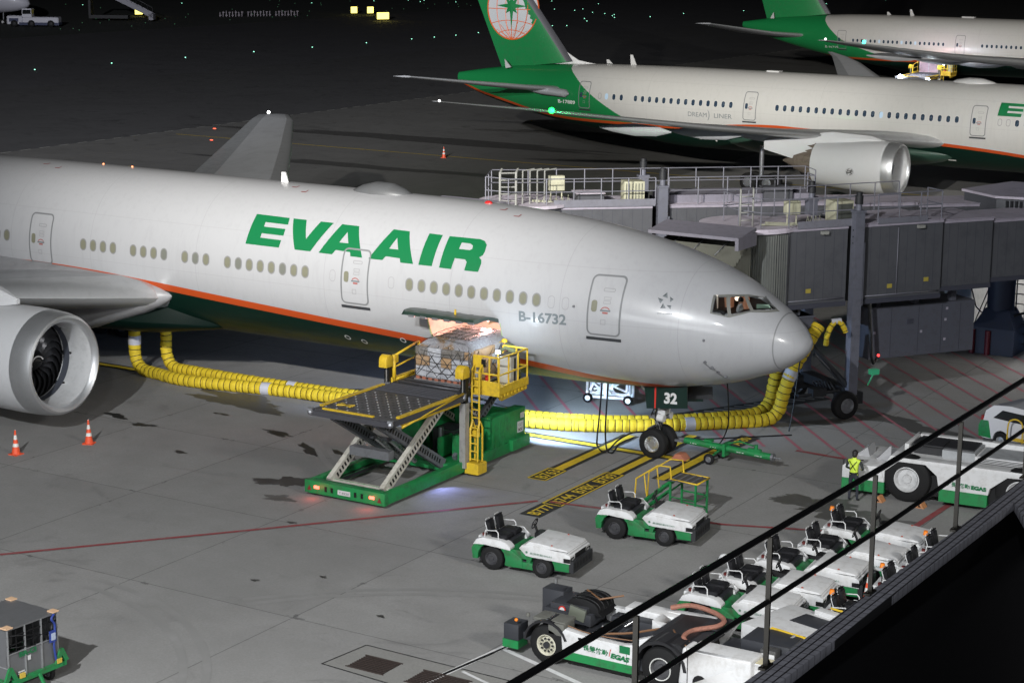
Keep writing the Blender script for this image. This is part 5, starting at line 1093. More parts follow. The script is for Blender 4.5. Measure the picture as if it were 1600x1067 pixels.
    for z in (4.15,3.55): o.tube([(1.72,.84,z),(2.74,.84,z),(2.74,3.25,z),(1.75,3.25,z)],.035,6)
    o.box(1.75,2.05,.8,.9,3.75,4.15); o.box(2.05,2.2,.78,.86,3.8,4.05,1)
    for k in range(8): o.obox((2.76,1.0+k*.3,2.8),(.05,.12,.1),(0,0,0))
    o.prism([(.9,2.86),(3.3,2.86),(3.3,2.7),(1.2,2.6)],2.6,2.7,'x')
    o.build('operator_platform',[yellow,black],t)
    c=MB(); c.T=Matrix.Translation((-.15,-.25,0)); c.box(2.1,2.55,2.2,2.7,2.95,4.0); c.box(2.08,2.57,2.18,2.72,3.98,4.02,1); c.box(2.56,2.57,2.4,2.5,3.1,3.9,1);  c.build('control_console',[mat('console_pale',(.4,.4,.38),.4),black,red],t)
    c=MB(); c.cyl((1.85,1.3,2.95),(1.85,1.3,3.4),.09,n=12); c.build('fire_extinguisher',red,t)
    l=MB(); l.T=Matrix.Translation((-.08,0,0))
    for x in (1.72,2.02): l.tube([(x,.62,1.35),(x,.62,3.7),(x,.8,3.85),(x,.85,3.6)],.035,6); l.tube([(x+.15,.3,.55),(x+.15,.3,1.7),(x+.15,.45,1.95),(x+.15,.6,1.7),(x+.15,.6,.5)],.035,6)
    for k in range(8): l.tube([(1.72,.62,1.45+k*.28),(2.02,.62,1.45+k*.28)],.025,5)
    for k in range(5): l.tube([(1.87,.3,.62+k*.28),(2.17,.3,.62+k*.28)],.025,5)
    l.box(1.72,2.28,.15,.75,.12,.5,0,.03); l.box(1.72,2.0,.45,.65,1.35,1.6); l.build('ladder',yellow,t)
    for s in (-1,1):
        q=MB(); q.box(s*1.12-.1,s*1.12+.1,-4.64,-4.62,.3,.4); q.build('tail_lamp',lamp_mat('tail_red',(1,.14,.09),3),t)
        q=MB(); q.prism([(s*1.42-.08,.22),(s*1.42+.08,.22),(s*1.42,.4)],-4.635,-4.625,'y'); q.build('reflector',mat('dark_red_reflector',(.12,.02,.02),.3),t)
    q=MB(); q.box(-.25,.25,-4.64,-4.62,.24,.4,0); add_text(q,'T-8320',.1,(-.2,-4.643,.28),(1,0,0),(0,0,1),1,width=.4); 
    for x in (-.75,-.5,.45,.72): q.box(x-.04,x+.05,-4.635,-4.625,.25,.42,1)
    q.build('number_plate',[MT['plate_pale'],black],t)
    for x,y in ((-1.3,3.0),(1.2,3.0)): make_wheel('wheel',t,(x,y,.42),.42,.3,steel)
    wk=MB(); wk.tube([(1.9,1.9,2.95),(1.9,1.9,4.05)],.02); wk.build('lamp_post',yellow,t); wk=MB(); wk.obox((1.9,1.9,4.1),(.14,.1,.1)); wk.build('work_lamp',lamp_mat('work_lamp_white',(.8,.92,1),12),t)
    return t
loader=make_loader(); loader.rotation_euler.z=0
def light(kind,name,loc,e,c,rad=.1,tgt=None,ang=120):
    d=bpy.data.lights.new(name,kind); d.energy=e; d.color=c; d.shadow_soft_size=rad
    o=bpy.data.objects.new(name,d); col.objects.link(o); o.location=loc
    if kind=='SPOT': d.spot_size=R(ang); d.spot_blend=.6; o.rotation_euler=(Vector(tgt)-Vector(loc)).to_track_quat('-Z','Y').to_euler()
    return o
light('POINT','loader_work_light',(-9.9,-4.3,4.55),60,(.75,.88,1),.06)
light('SPOT','loader_front_light',(-10.7,-1.7,2.15),3200,(.5,.7,1),.08,(-9.5,4,0),110)
light('SPOT','loader_front_light',(-13.4,-1.7,2.1),3000,(.45,.6,1),.08,(-22,5,0),95)
light('SPOT','loader_side_light',(-10.2,-7.6,.6),70,(.35,.4,1),.05,(-9.3,-8.2,0),120)
light('POINT','tail_lamp_light',(-13.05,-11.1,.32),5,(1,.1,.08),.05); light('POINT','tail_lamp_light',(-10.8,-11.1,.32),5,(1,.1,.08),.05)
# ---------------- cargo pallet ----------------
pt_=thing('cargo_pallet','tall netted stack of plastic wrapped boxes going into the hold','cargo pallet',(-11.62,-4.0,2.97))
q=MB(); q.box(-1.2,1.15,-1.35,1.6,.0,.05,0)
for k in range(9): q.box(-1.15+k*.26,-1.0+k*.26,-1.3,1.5,.05,.15,1)
q.build('pallet_board',[alu,mat('pallet_wood',(.28,.1,.06),.7,dirt=.5)],pt_)
wrap=bpy.data.materials.new('plastic_wrap'); wrap.use_nodes=True; N=wrap.node_tree; b=N.nodes['Principled BSDF']; tc=N.nodes.new('ShaderNodeTexCoord')
v1=N.nodes.new('ShaderNodeTexVoronoi'); v1.inputs['Scale'].default_value=1.7; N.links.new(tc.outputs['Object'],v1.inputs['Vector'])
c=mixc(N,mrange(N,noise(N,tc.outputs['Object'],1.3,3,.5),.54,.62),(.24,.24,.26),(.2,.13,.07)); c=mixc(N,mrange(N,noise(N,tc.outputs['Object'],6,8,.8,2.5),.52,.66,0,.7),c,(.55,.56,.6)); c=mixc(N,mrange(N,noise(N,tc.outputs['Object'],3,6,.7,1),.56,.7,0,.6),c,(.09,.08,.07))
N.links.new(c,b.inputs['Base Color']); b.inputs['Roughness'].default_value=.22
bp=N.nodes.new('ShaderNodeBump'); bp.inputs['Strength'].default_value=1; bp.inputs['Distance'].default_value=.08; N.links.new(noise(N,tc.outputs['Object'],5,6,.7,2.5),bp.inputs['Height']); N.links.new(bp.outputs[0],b.inputs['Normal'])
q=MB(); rg=[]
for z,i in ((.15,0),(.5,-.02),(1.0,.0),(1.22,.05),(1.5,.42),(1.54,.6)):
    n=9; x0,x1,y0,y1=-1.12+i,1.08-i*.6,-1.3+i*.5,1.5-i*.3; P=[]
    for a,bq in (((x0,y0),(x1,y0)),((x1,y0),(x1,y1)),((x1,y1),(x0,y1)),((x0,y1),(x0,y0))):
        for k in range(n): P.append((a[0]+(bq[0]-a[0])*k/n+random.uniform(-.02,.02),a[1]+(bq[1]-a[1])*k/n+random.uniform(-.025,.025),z+random.uniform(-.02,.02)))
    rg.append(P)
q.loft(rg,0,True,True); q.build('wrapped_load',wrap,pt_)
cbm=[mat('cardboard',(.3,.19,.1),.6,dirt=.5,dscale=3,dc=(.2,.2,.2),coat=.5),mat('wrapped_box_grey',(.32,.33,.36),.25,dirt=.7,dscale=6,dc=(.6,.6,.63),bump=.8,bscale=6,coat=.6),mat('wrapped_box_dark',(.12,.11,.1),.3,dirt=.6,dscale=5,dc=(.4,.4,.42),bump=.8,bscale=6,coat=.6)]
rd=random.Random(11)
for iz,(z0,z1) in enumerate(((.16,.55),(.56,.92),(.93,1.24))):
    x=-1.13
    while x<1.0:
        w=rd.uniform(.35,.62); x1=min(x+w,1.07); bx_=MB(); dy=rd.uniform(-.04,.02); bx_.obox(((x+x1)/2,-1.2+dy,(z0+z1)/2),(x1-x-.015,.3,z1-z0-rd.uniform(.01,.05)),(rd.uniform(-.03,.03),rd.uniform(-.02,.02),rd.uniform(-.04,.04))); bx_.build('cargo_box',cbm[rd.choice((0,1,1,2,1))],pt_,bevel=.02); x=x1
    y=-1.0
    while y<1.3:
        w=rd.uniform(.4,.65); y1=min(y+w,1.45); bx_=MB(); bx_.obox((.98+rd.uniform(-.03,.03),(y+y1)/2,(z0+z1)/2),(.3,y1-y-.015,z1-z0-.02),(0,0,rd.uniform(-.03,.03))); bx_.build('cargo_box',cbm[rd.choice((0,1,1,2))],pt_,bevel=.02); y=y1
q=MB()
def sag(a,b_,s=.06,n=8): a=Vector(a);b_=Vector(b_); return [a.lerp(b_,k/n)+Vector((random.uniform(-.03,.03),-.03*math.sin(pi*k/n),-s*math.sin(pi*k/n))) for k in range(n+1)]
for k in range(6):
    x=-1.1+k*.44
    q.tube(sag((x,-1.36,1.2),(min(x+.9,1.1),-1.36,.2)),.012,4); q.tube(sag((x,-1.36,1.2),(max(x-.9,-1.12),-1.36,.2)),.012,4); q.tube(sag((x,-1.34,1.2),(x*.6,-.7,1.6),-.02),.012,4); q.tube(sag((x*.7,-.9,1.55),(x*.7,1.0,1.58),-.04),.012,4)
for z in (.45,.8,1.15): q.tube(sag((-1.13,-1.36,z),(1.1,-1.36,z),.1),.012,4)
for k in range(6): y=-1.3+k*.5; q.tube(sag((1.12,y,1.2),(1.12,min(y+.9,1.4),.2)),.012,4); q.tube(sag((1.12,y,1.2),(1.12,max(y-.9,-1.3),.2)),.012,4); q.tube(sag((-.8,y,1.53),(.9,y,1.5),-.05),.012,4)
q.build('cargo_net',mat('net_cord',(.03,.028,.025),.8),pt_)
# ---------------- nose cables ----------------
def cable(label,pts,r=.03,m=None,g=None):
    o=thing('power_cable',label,'cable',(0,0,0),0,g); q=MB(); q.tube(smooth_path(pts,8),r,6); q.build('cord',m or black,o); return o
cable('pair of black power cables hanging from the belly left of the nose wheel',[(-7.95,-.45,2.6),(-7.98,-.5,1.6),(-8.05,-.55,.55),(-8.0,-.6,.15),(-7.5,-.9,.1),(-7.2,-.5,.5),(-6.8,-.2,.75),(-6.2,-.1,.85)],.032)
cable('thinner black power cable hanging just right of the cable pair',[(-7.7,-.45,2.6),(-7.72,-.48,1.8),(-7.75,-.5,.8),(-7.65,-.55,.1),(-7.3,-.75,.06),(-7.1,-.6,.4),(-6.7,-.3,.6)],.032)
cable('single black cable hanging from the belly under the cockpit and trailing beside the hoses',[(-3.5,.6,3.0),(-3.55,.9,2.0),(-3.8,1.4,1.0),(-4.5,2.0,.1),(-5.5,2.2,.03),(-6.8,2.3,.03)],.025)
cable('black cable hanging at the nose tip in front of the hoses',[(-2.9,6.0,3.6),(-2.9,5.6,2.4),(-3.0,5.5,1.0),(-3.1,5.4,.1)],.03)
cable('long black cable lying on the apron along the nearest hose',[(-2.9,5.2,.03),(-4.2,4.0,.03),(-5.6,2.8,.03),(-7,2.6,.03)],.03)
# ---------------- baggage tugs ----------------
def arch(cx,cz,r,a0,a1,n=9): return [(cx+r*math.cos(R(a0+(a1-a0)*i/n)),cz+r*math.sin(R(a0+(a1-a0)*i/n))) for i in range(n+1)]
headl=mat('headlamp_glass',(.35,.36,.36),.1,coat=.5)
def make_tug():
    t=thing('baggage_tug','','baggage tug')
    g=MB()
    rear=[(-.62,.3),(-.66,.62),(-.55,.8),(.6,.74),(.98,.5),(1.02,.22),(.6,.2)]+arch(0,.37,.46,-18,188)[:]
    g.prism(rear,-.72,.72,'y'); g.box(.9,1.35,-.7,.7,.2,.4); g.prism([(.62,.74),(.95,.5),(1.15,.5),(1.1,.74)],-.7,-.66,'y'); g.prism([(.62,.74),(.95,.5),(1.15,.5),(1.1,.74)],.66,.7,'y')
    g.prism([(1.15,.66),(1.12,.4),(1.26,.3)]+arch(1.63,.32,.4,178,18)+[(2.05,.3),(2.5,.3),(2.5,.66)],-.69,.69,'y')
    g.build('lower_body',green,t,bevel=.015)
    w=MB(); w.prism([(-.6,.74),(-.5,.9),(-.3,.98),(.3,.96),(.5,.9),(.62,.78),(.62,.7),(-.2,.77)],-.74,-.42,'y'); w.prism([(-.6,.74),(-.5,.9),(-.3,.98),(.3,.96),(.5,.9),(.62,.78),(.62,.7),(-.2,.77)],.42,.74,'y'); w.box(-.58,-.32,-.42,.42,.76,.92)
    w.prism([(.98,.92),(.9,.82),(1.12,.62),(1.3,.6),(2.54,.56),(2.54,.8),(2.4,.86),(1.25,.96)],-.72,.72,'y')
    w.build('upper_body',white,t,bevel=.03)
    h=MB(); h.prism([(1.06,.93),(1.2,1.05),(1.5,1.045),(2.4,.95),(2.5,.86),(1.3,.88)],-.68,.68,'y'); hb=h.build('hood',white,t,bevel=.025)
    h=MB(); h.prism([(1.1,.925),(2.46,.9),(2.46,.885),(1.1,.91)],-.685,.685,'y'); h.build('hood_seam',black,hb)
    k=MB(); k.box(-.5,2.45,-.5,.5,.2,.6,0); k.box(2.5,2.64,-.7,.7,.3,.66,0); k.box(2.545,2.56,-.38,.38,.66,.8,1)
    for i in range(6): k.box(2.635,2.65,-.62+i*.22,-.5+i*.22,.4,.56,1)
    k.box(.55,1.2,-.66,.66,.4,.44,0); k.box(-.75,-.6,-.15,.15,.35,.5); k.box(-.3,.55,-.44,.44,.7,.92,0)
    k.build('bumper_and_chassis',[dark,black],t)
    for s in (-1,1):
        q=MB(); q.box(2.52,2.556,s*.58-.12,s*.58+.12,.6,.74,1); q.box(2.34,2.545,s*.735-.01,s*.735+.01,.6,.72,1); q.box(2.54,2.56,s*.56-.07,s*.56+.07,.63,.71,0); q.build('headlight',[headl,black],t)
    for s in (-1,1):
        st=MB(); y=s*.3; st.box(-.12,.42,y-.24,y+.24,.93,1.06,0,.04); 
        st.T=Matrix.Translation((-.2,y,1.02))@Matrix.Rotation(-.22,4,'Y'); st.box(-.06,.07,-.22,.22,0,.42,0,.07); st.T=Matrix.Identity(4)
        sb_=st.build('seat',seatm,t,bevel=.03)
        pp=MB(); pp.tube([(-.25,y-.2,1.15),(-.32,y-.19,1.35),(-.345,y-.1,1.445),(-.345,y+.1,1.445),(-.32,y+.19,1.35),(-.25,y+.2,1.15)],.014,5); pp.build('piping',mat('piping_white',(.5,.5,.5),.5),sb_)
    for s in (-1,1):
        a=MB(); a.tube([(-.28,s*.62,.95),(-.26,s*.6,1.17),(.1,s*.6,1.2),(.16,s*.6,1.14),(.18,s*.62,.95)],.017,6); a.build('arm_rail',white,t)
    a=MB(); a.tube([(.0,.66,1.0),(.4,.68,1.0),(.56,.66,.85),(.6,.6,.6)],.017,6); a.build('side_rail',white,t)
    s_=MB(); s_.tube([(1.1,.3,.55),(1.0,.3,1.1),(.92,.3,1.28)],.04,8); s_.tube([(.93+.05*math.cos(a_),.3+.17*math.sin(a_),1.3+.15*math.cos(a_)) for a_ in [2*pi*i/14 for i in range(15)]],.017,5)
    for a_ in (.5,2.6,4.7): s_.tube([(.92,.3,1.28),(.93+.05*math.cos(a_),.3+.17*math.sin(a_),1.3+.15*math.cos(a_))],.013,5)
    s_.box(1.02,1.2,.1,.5,.85,1.08); s_.build('steering_column',black,t)
    m_=MB()
    for y in (-.6,.6): m_.cyl((1.9,y,.9),(1.9,y,.98),.02,n=6,m=1); m_.ball((1.9,y,1.0),.035,n=8)
    m_.build('marker_lamp',[mat('dull_orange_lens',(.35,.06,.03),.4),black],t)
    x=MB(); add_text(x,'長榮航勤/EGAS',.07,(1.25,-.742,.7),(1,0,-.03),(0,0,1),0,width=.72); x.cyl((1.15,-.74,.745),(1.15,-.744,.745),.035,n=12)
    x.build('lettering',mat('lettering_green',(.1,.2,.14),.5),t,weld=False)
    rl_=MB(); rl_.box(-.43,-.33,-.46,-.36,.95,1.03); rl_.build('rear_lamp',mat('rear_lamp_red',(.1,.012,.01),.4),t)
    for x_,r in ((0,.37),(1.63,.32)):
        for s in (-1,1): make_wheel('wheel',t,(x_,s*(.61),r),r,.24,mat('dirty_rim',(.05,.05,.055),.5,.3,dirt=.5))
    return t
tug=make_tug(); G='baggage tugs'
def amber(t,label=None):
    q=MB(); q.cyl((-.42,-.05,1.35),(-.42,-.05,1.47),.08,.06,n=12); q.cyl((-.42,-.05,.95),(-.42,-.05,1.35),.015,m=1,n=6)
    o=q.build('amber_beacon',[lens_o,black],None); o.parent=t; return o
tug.location=(-4.27,-13.3,0); tug.rotation_euler.z=.1
tag(tug,'tug parked alone on open apron, the nearer of the two lone tugs',None,G)
def addtug(x,y,rz,l,am=False):
    c=copy_tree(tug,None,(x,y,0),rz,l,G)
    if am: amber(c)
addtug(-2.61,-8.75,.12,'grimy tug standing in front of the small green and yellow work stand')
addtug(3.1,-14.45,.1,'tug first in the parked row, its hood hidden by the long towing tractor')
addtug(3.35,-12.75,.1,'tug second in the parked row, with a white helmet behind its seats')
addtug(3.6,-10.75,.1,'tug third in the parked row, its seats behind the second railing post')
addtug(4.1,-8.95,.1,'tug fourth in the parked row, between the beacon tug and the post')
addtug(4.05,-6.9,.1,'farthest tug of the parked row, with an amber beacon behind its seats',True)
addtug(7.3,-7.7,.12,'tug half hidden by the ledge whose seats show nearest the big white tractor',True)
addtug(7.35,-9.5,.12,'tug mostly hidden by the ledge, its dark seats peeking over the coping')
addtug(7.3,-11.2,.12,'tug beside the striped cone, partly cut off by the ledge',True)
addtug(6.95,-14.0,.12,'tug behind the flat tractor with yellow rails, one round seat back in view',True)
hm=thing('helmet','white helmet lying behind the seats of the second parked tug','helmet',(2.85,-12.95,1.28)); q=MB(); q.ball((0,0,.08),.15,sz=(1.1,1,.8),n=14); q.lathe([(0,.17),(.02,.18),(.03,.15)],(0,0,.03),(0,0,1),16); q.build('shell',white,hm)
# ---------------- tow bar ----------------
tb_=thing('tow_bar','green tow bar on the apron pinned to the nose wheel','tow bar',(-5.5,.45,0),-.02)
q=MB(); q.cyl((.5,0,.6),(3.9,0,.5),.12,n=16); q.build('tube',greenb,tb_)
q=MB(); q.box(-.1,.5,-.2,-.12,.55,.63); q.box(-.1,.5,.12,.2,.55,.63); q.cyl((.3,0,.6),(.55,0,.6),.09); q.cyl((3.9,0,.5),(4.0,0,.5),.14); q.tube([(4.0,0,.5),(4.2,0,.48)],.03); q.tube([(4.2+.07*math.cos(a),.07*math.sin(a),.48) for a in [i*.7 for i in range(9)]],.02,5); q.build('coupling',steel,tb_)
q=MB(); q.box(2.1,2.2,-.25,.25,.3,.75); q.tube([(2.15,0,.6),(1.7,0,.3)],.04); q.cyl((1.72,-.5,.28),(1.72,.5,.28),.035); q.box(3.0,3.5,-.06,.06,.62,.7); q.cyl((3.3,0,.62),(3.3,0,.85),.07); q.tube([(2.2,.05,.72),(2.6,.1,.85),(3.2,.0,.8)],.03,5); q.box(1.3,1.6,-.1,.1,.7,.78); q.build('wheel_frame',greenb,tb_)
for s in (-1,1): make_wheel('tow_wheel',tb_,(1.72,s*.5,.2),.2,.12,steel)
q=MB()
for x,s in ((.75,'700'),(1.55,'777'),(2.6,'EGAS'),(3.3,'EGAS')):
    z=.6-(x-.5)*.03; add_text(q,s,.13,(x,-.125,z-.03),(1,0,-.03),(0,.35,.93),0,bold=.004,width=.28)
q.build('lettering',MT['lettering_white'],tb_,weld=False)
q=thing('wheel_chock','orange wheel chock lying behind the nose wheel','wheel chock',(-4.95,.15,0)); m_=MB(); m_.prism([(-.3,0),(.3,0),(.1,.22),(-.12,.22)],-.35,.1,'y'); m_.build('wedge',mat('chock_orange',(.4,.14,.08),.6,dirt=.4),q,bevel=.02)
for x,y,l in ((2.95,-1.05,'small orange chock before the front wheel of the big tractor'),(4.35,-.95,'small orange chock behind the front wheel of the big tractor')):
    q=thing('wheel_chock',l,'wheel chock',(x,y,0),0,'tractor chocks'); m_=MB(); m_.prism([(-.17,0),(.17,0),(.03,.2),(-.03,.2)],-.17,.17,'y'); m_.prism([(-.06,.04),(.06,.04),(0,.13)],-.175,-.171,'y',1); m_.build('wedge',[mat('chock_tan',(.5,.22,.09),.6,dirt=.5),black],q)
# ---------------- work stand ----------------
ws_=thing('work_stand','green work stand with yellow handrails and a grated platform behind the grimy tug','work stand',(-2.05,-6.6,0))
q=MB()
for x,y in ((0,0),(.95,-.1),(.95,.75),(0,.85)): q.box(x-.03,x+.03,y-.03,y+.03,0,1.3)
for z in (.35,.75): q.tube([(0,0,z),(.95,-.1,z),(.95,.75,z),(0,.85,z)],.025,5)
for s in (-.02,.8): q.tube([(-.0,s,1.25),(-1.35,s-.25,.1)],.045,6); q.tube([(.0,s,1.0),(-1.1,s-.2,.05)],.03,6)
for k in range(5): q.obox((-.22-.24*k,.37-.04*k,1.08-.21*k),(.16,.8,.03))
q.build('frame',greenb,ws_)
q=MB(); q.box(-.05,1.0,-.1,.85,1.3,1.33,1)
for x0,y0,x1,y1 in ((-.05,-.0,1.0,-.12),(1.0,-.12,1.0,.8),(1.0,.8,-.05,.9)): q.tube([(x0,y0,1.33),(x1,y1,1.33)],.03,5,0)
for k in range(4): q.box(.0+k*.24,.06+k*.24,-.08,.82,1.331,1.345,2)
q.build('platform',[yellow,mat('grating_dark',(.06,.055,.05),.6),steel],ws_)
q=MB()
for s in (-.05,.85): q.tube([(-1.15,s-.22,.35),(-1.1,s-.22,1.25),(-.4,s-.08,1.75),(0,s,1.75),(.05,s,1.34)],.028,6); q.tube([(-.75,s-.15,.7),(-.85,s-.15,1.42)],.024,5)
q.build('handrail',yellow,ws_)
# ---------------- towing tractors ----------------
T1=thing('towing_tractor','low white towing tractor with a black ribbed canopy and brown braided hose','towing tractor',(0,-18.35,0),0)
q=MB(); Y=-1.28
q.prism([(1.45,.3),(1.4,.95),(1.5,1.08),(2.2,1.0),(3.15,.98),(3.5,1.06),(3.55,1.2),(3.95,1.35),(3.6,1.0),(3.55,.3)],Y,Y+.22,'y',0)
q.prism([(1.4,.3),(1.4,1.0),(3.4,1.0),(3.4,.3)],1.05,1.25,'y',0); q.prism([(2.2,1.0),(3.9,1.0),(3.6,1.2),(2.2,1.22)],.7,1.25,'y',0)
q.prism([(3.2,1.15),(4.6,.35),(4.75,.35),(5.3,1.28),(3.3,1.22)],1.0,1.25,'y',0)
q.prism([(3.3,1.0),(3.9,1.0),(3.3,1.26)],.1,.7,'y',0)
q.build('side_panel',white,T1,bevel=.02)
for bx_ in ((1.42,3.56,Y-.008,Y+.1,.28,.5),(-.42,.05,Y+.1,Y+.6,.2,.42)): q=MB(); q.box(*bx_); q.build('green_skirt',greenb,T1)
q=MB(); q.box(-.4,.05,Y+.12,Y+.62,.42,.85); q.box(1.4,5.2,-1.0,1.0,.3,.62); q.box(-.2,1.4,-.9,-.7,.4,.6); q.box(-.35,.3,.75,1.25,.3,1.25,0); q.box(.1,1.5,.1,.9,.7,1.0,0); q.box(2.0,3.6,.3,.7,.6,1.05); q.box(2.6,2.75,-.9,.3,.62,.95)
q.box(.25,1.35,.15,1.2,.35,1.15,0); q.obox((1.1,.1,1.0),(.5,.06,.35),(0,.2,0),1)
q.build('cradle',[mat('anthracite',(.028,.03,.036),.5,dirt=.3),mat('olive_flap',(.12,.13,.1),.6)],T1,bevel=.01)
q=MB(); P=[]
for a in range(0,181,15): P.append((1.0-.55*math.cos(R(a))*1.15,1.15+.42*math.sin(R(a))**.8 if 0<a<180 else 1.15))
P=[(1.12+(x-1.0)*.78,1.05+(z-1.15)*.7) for x,z in P]
q.prism([(.6,.95)]+P+[(1.75,.95)],.3,1.2,'y')
for k in range(4): q.tube([(x,.42+.22*k,z+.005) for x,z in P[3:]],.02,6)
q.build('canopy',black,T1,bevel=.02)
q=MB(); q.prism(arch(.95,.55,.66,175,20)+arch(.95,.55,.60,20,175),Y-.03,Y+.6,'y'); q.build('fender',mat('fender_black',(.015,.015,.017),.4),T1)
q=MB(); q.prism(arch(4.25,.58,.74,175,5)+arch(4.25,.58,.66,5,175),Y-.03,Y+.75,'y'); q.prism([(3.55,1.0),(3.9,1.28),(4.75,1.28),(5.0,.95),(4.25,1.2)],Y+.1,.9,'y'); q.build('fender',mat('fender_black',(.015,.015,.017),.4),T1)
q=MB(); q.box(.5,1.45,Y+.1,Y+.7,1.12,1.2); q.box(1.0,1.46,Y+.02,Y+.6,.85,1.17); q.cyl((.32,Y+.15,1.15),(.32,Y+.15,1.25),.05); q.build('fender_box',mat('khaki_box',(.12,.12,.105),.6,dirt=.5),T1,bevel=.02)
q=MB(); q.prism([(3.75,1.23),(4.9,1.3),(5.3,1.3),(4.4,1.22)],.2,1.0,'y'); q.box(3.7,5.1,-.75,1.0,1.18,1.235); q.box(4.7,5.3,.3,1.2,1.25,1.29); q.build('deck_panel',mat('black_deck',(.025,.026,.03),.55,dirt=.3,dscale=2),T1)
q=MB(); q.box(5.0,6.7,Y,Y+.75,.3,1.28); q.prism([(4.75,.3),(5.0,.3),(5.0,1.28),(4.85,1.28)],Y,Y+.6,'y'); q.build('rear_body',white,T1,bevel=.07,bseg=3)
q=MB(); q.box(5.0,5.02,Y-.006,Y+.02,.35,1.22); q.cyl((5.35,Y-.004,.45),(5.35,Y+.05,.45),.2); q.box(1.9,2.05,Y-.006,Y,.88,.94); q.box(3.3,3.31,Y-.005,Y,.3,.98); q.build('panel_gap',black,T1)
q=MB(); q.box(5.3,7.3,-.4,.75,.6,1.0); q.box(5.9,7.2,-.1,.9,1.0,1.35); q.box(6.6,7.0,-.5,-.2,1.0,1.35,1); q.box(6.62,6.98,-.505,-.5,1.12,1.26,2); q.build('rear_deck',[MT['anthracite'],mat('instrument_box',(.06,.06,.06),.4),MT['plate_pale']],T1,bevel=.02)
q=MB(); q.box(6.45,7.35,-1.05,-.55,.55,1.15); q.box(6.45,7.35,-1.05,-.55,1.15,1.17,1); q.build('white_box',[white,mat('edge_yellow',(.5,.45,.3),.5)],T1,bevel=.02)
q=MB(); q.tube(smooth_path([(3.35,1.1,1.3),(3.9,1.15,1.45),(4.6,1.0,1.45),(5.05,.7,1.42),(5.05,.3,1.38),(4.6,-.15,1.32),(4.55,-.6,1.28),(4.75,-.75,1.2)]),.065,8); q.build('braided_hose',mat('hose_brown',(.3,.13,.09),.7,dirt=.8,dscale=12,dc=(.08,.05,.04),bump=.6,bscale=30),T1)
q=MB(); q.tube(smooth_path([(2.4,-.9,1.02),(3.1,-.7,1.12),(3.8,-.1,1.2),(4.2,-.4,1.27),(4.5,-.9,1.25),(4.9,-1.0,1.2)]),.03,6); q.tube([(.9,1.0,1.35),(1.5,.6,1.32),(2.0,1.0,1.4)],.03,5); q.tube(smooth_path([(1.5,-1.1,1.12),(2,-1.1,1.05),(2.6,-1.12,1.05),(3.4,-1.1,1.1)]),.015,5); q.build('cable',mat('cable_orange',(.17,.085,.04),.6),T1)
q=MB(); q.cyl((2.05,-.3,.95),(2.5,.1,1.12),.05); q.cyl((2.6,-.1,1.0),(2.8,.2,1.15),.05); q.cyl((.3,.35,1.62),(.3,.35,1.75),.04); q.cyl((-.25,Y+.3,.75),(-.25,Y+.29,.75),.06); q.build('hydraulic_ram',chrome,T1)
q=MB(); add_text(q,'長榮航勤',.17,(2.05,Y-.012,.66),(1,0,-.05),(0,0,1),0,width=.72,bold=.004); add_text(q,'EGAS',.17,(2.85,Y-.012,.6),(1,0,-.05),(0,0,1),0,width=.55,bold=.012,shear=.2); q.cyl((1.9,Y-.005,.74),(1.9,Y-.012,.74),.07,n=16); q.build('lettering',egreen,T1,weld=False)
q=MB(); q.add([(2.8,Y-.012,.62),(2.82,Y-.012,.62),(2.86,Y-.012,.82),(2.84,Y-.012,.82)],[(0,1,2,3)]); q.build('slash_mark',red,T1,weld=False)
q=MB(); q.box(3.1,3.4,Y-.012,Y,.78,.98); q.build('green_plate',MT['letter_green'],T1); q=MB(); q.cyl((.62,.14,1.0),(.62,.12,1.0),.11,n=18,m=0); q.cyl((.62,.12,1.0),(.62,.115,1.0),.075,n=18,m=1); q.build('round_sign',[red,mat('sign_white',(.6,.6,.6),.4)],T1)
q=MB(); q.ball((-.02,Y+.12,1.0),.05); q.build('indicator_lamp',lens_o,T1)
q=MB(); q.tube([(6.5,-1.2,.7),(6.55,-1.25,.4)],.05,6); q.tube([(6.58,-1.2,.75),(6.62,-1.25,.5)],.04,6); q.build('red_connector',red,T1)
crm=mat('rim_cream',(.5,.48,.38),.5,dirt=.5)
for x,r in ((.95,.53),(4.25,.57)):
    make_wheel('wheel',T1,(x,Y+.22,r),r,.4,crm if r<.55 else mat('rim_dark_ringed',(.09,.09,.095),.4,.4,dirt=.3)); make_wheel('wheel',T1,(x,1.02,r),r,.4,crm)
q=MB()
for k in range(10): a=k*.628; q.cyl((.95+.17*math.cos(a),Y+.06,.53+.17*math.sin(a)),(.95+.17*math.cos(a),Y+.03,.53+.17*math.sin(a)),.03,n=6)
q.cyl((.95,Y+.1,.53),(.95,Y+.0,.53),.09,n=10); q.build('wheel_nut',dark,T1)
q=MB(); q.lathe([(0,.3),(.012,.29),(.0,.27)],(4.25,Y+.0,.57),(0,-1,0),28); q.build('rim_ring',mat('ring_white',(.55,.55,.52),.5),T1)
T2=thing('towing_tractor','flat white tractor with black top panel and yellow rails beside the ledge','towing tractor',(5.25,-17.2,0),-.25)
q=MB(); q.box(0,4.2,0.1,2.2,.4,1.22); q.box(.9,4.2,2.0,2.3,1.2,1.34); q.build('body',white,T2,bevel=.03)
q=MB(); q.box(.75,1.95,1.15,1.85,1.223,1.235); q.box(1.0,3.8,-1.2,.1,.5,1.0); q.build('top_panel',[MT['anthracite']],T2,bevel=.01)
q=MB(); q.tube([(.95,-.25,1.15),(1.0,.1,1.35),(2.6,.15,1.35),(4,.15,1.35)],.035,6); q.tube([(1.2,2.32,1.38),(3.8,2.35,1.38)],.03,6); q.build('yellow_rail',yellow,T2)
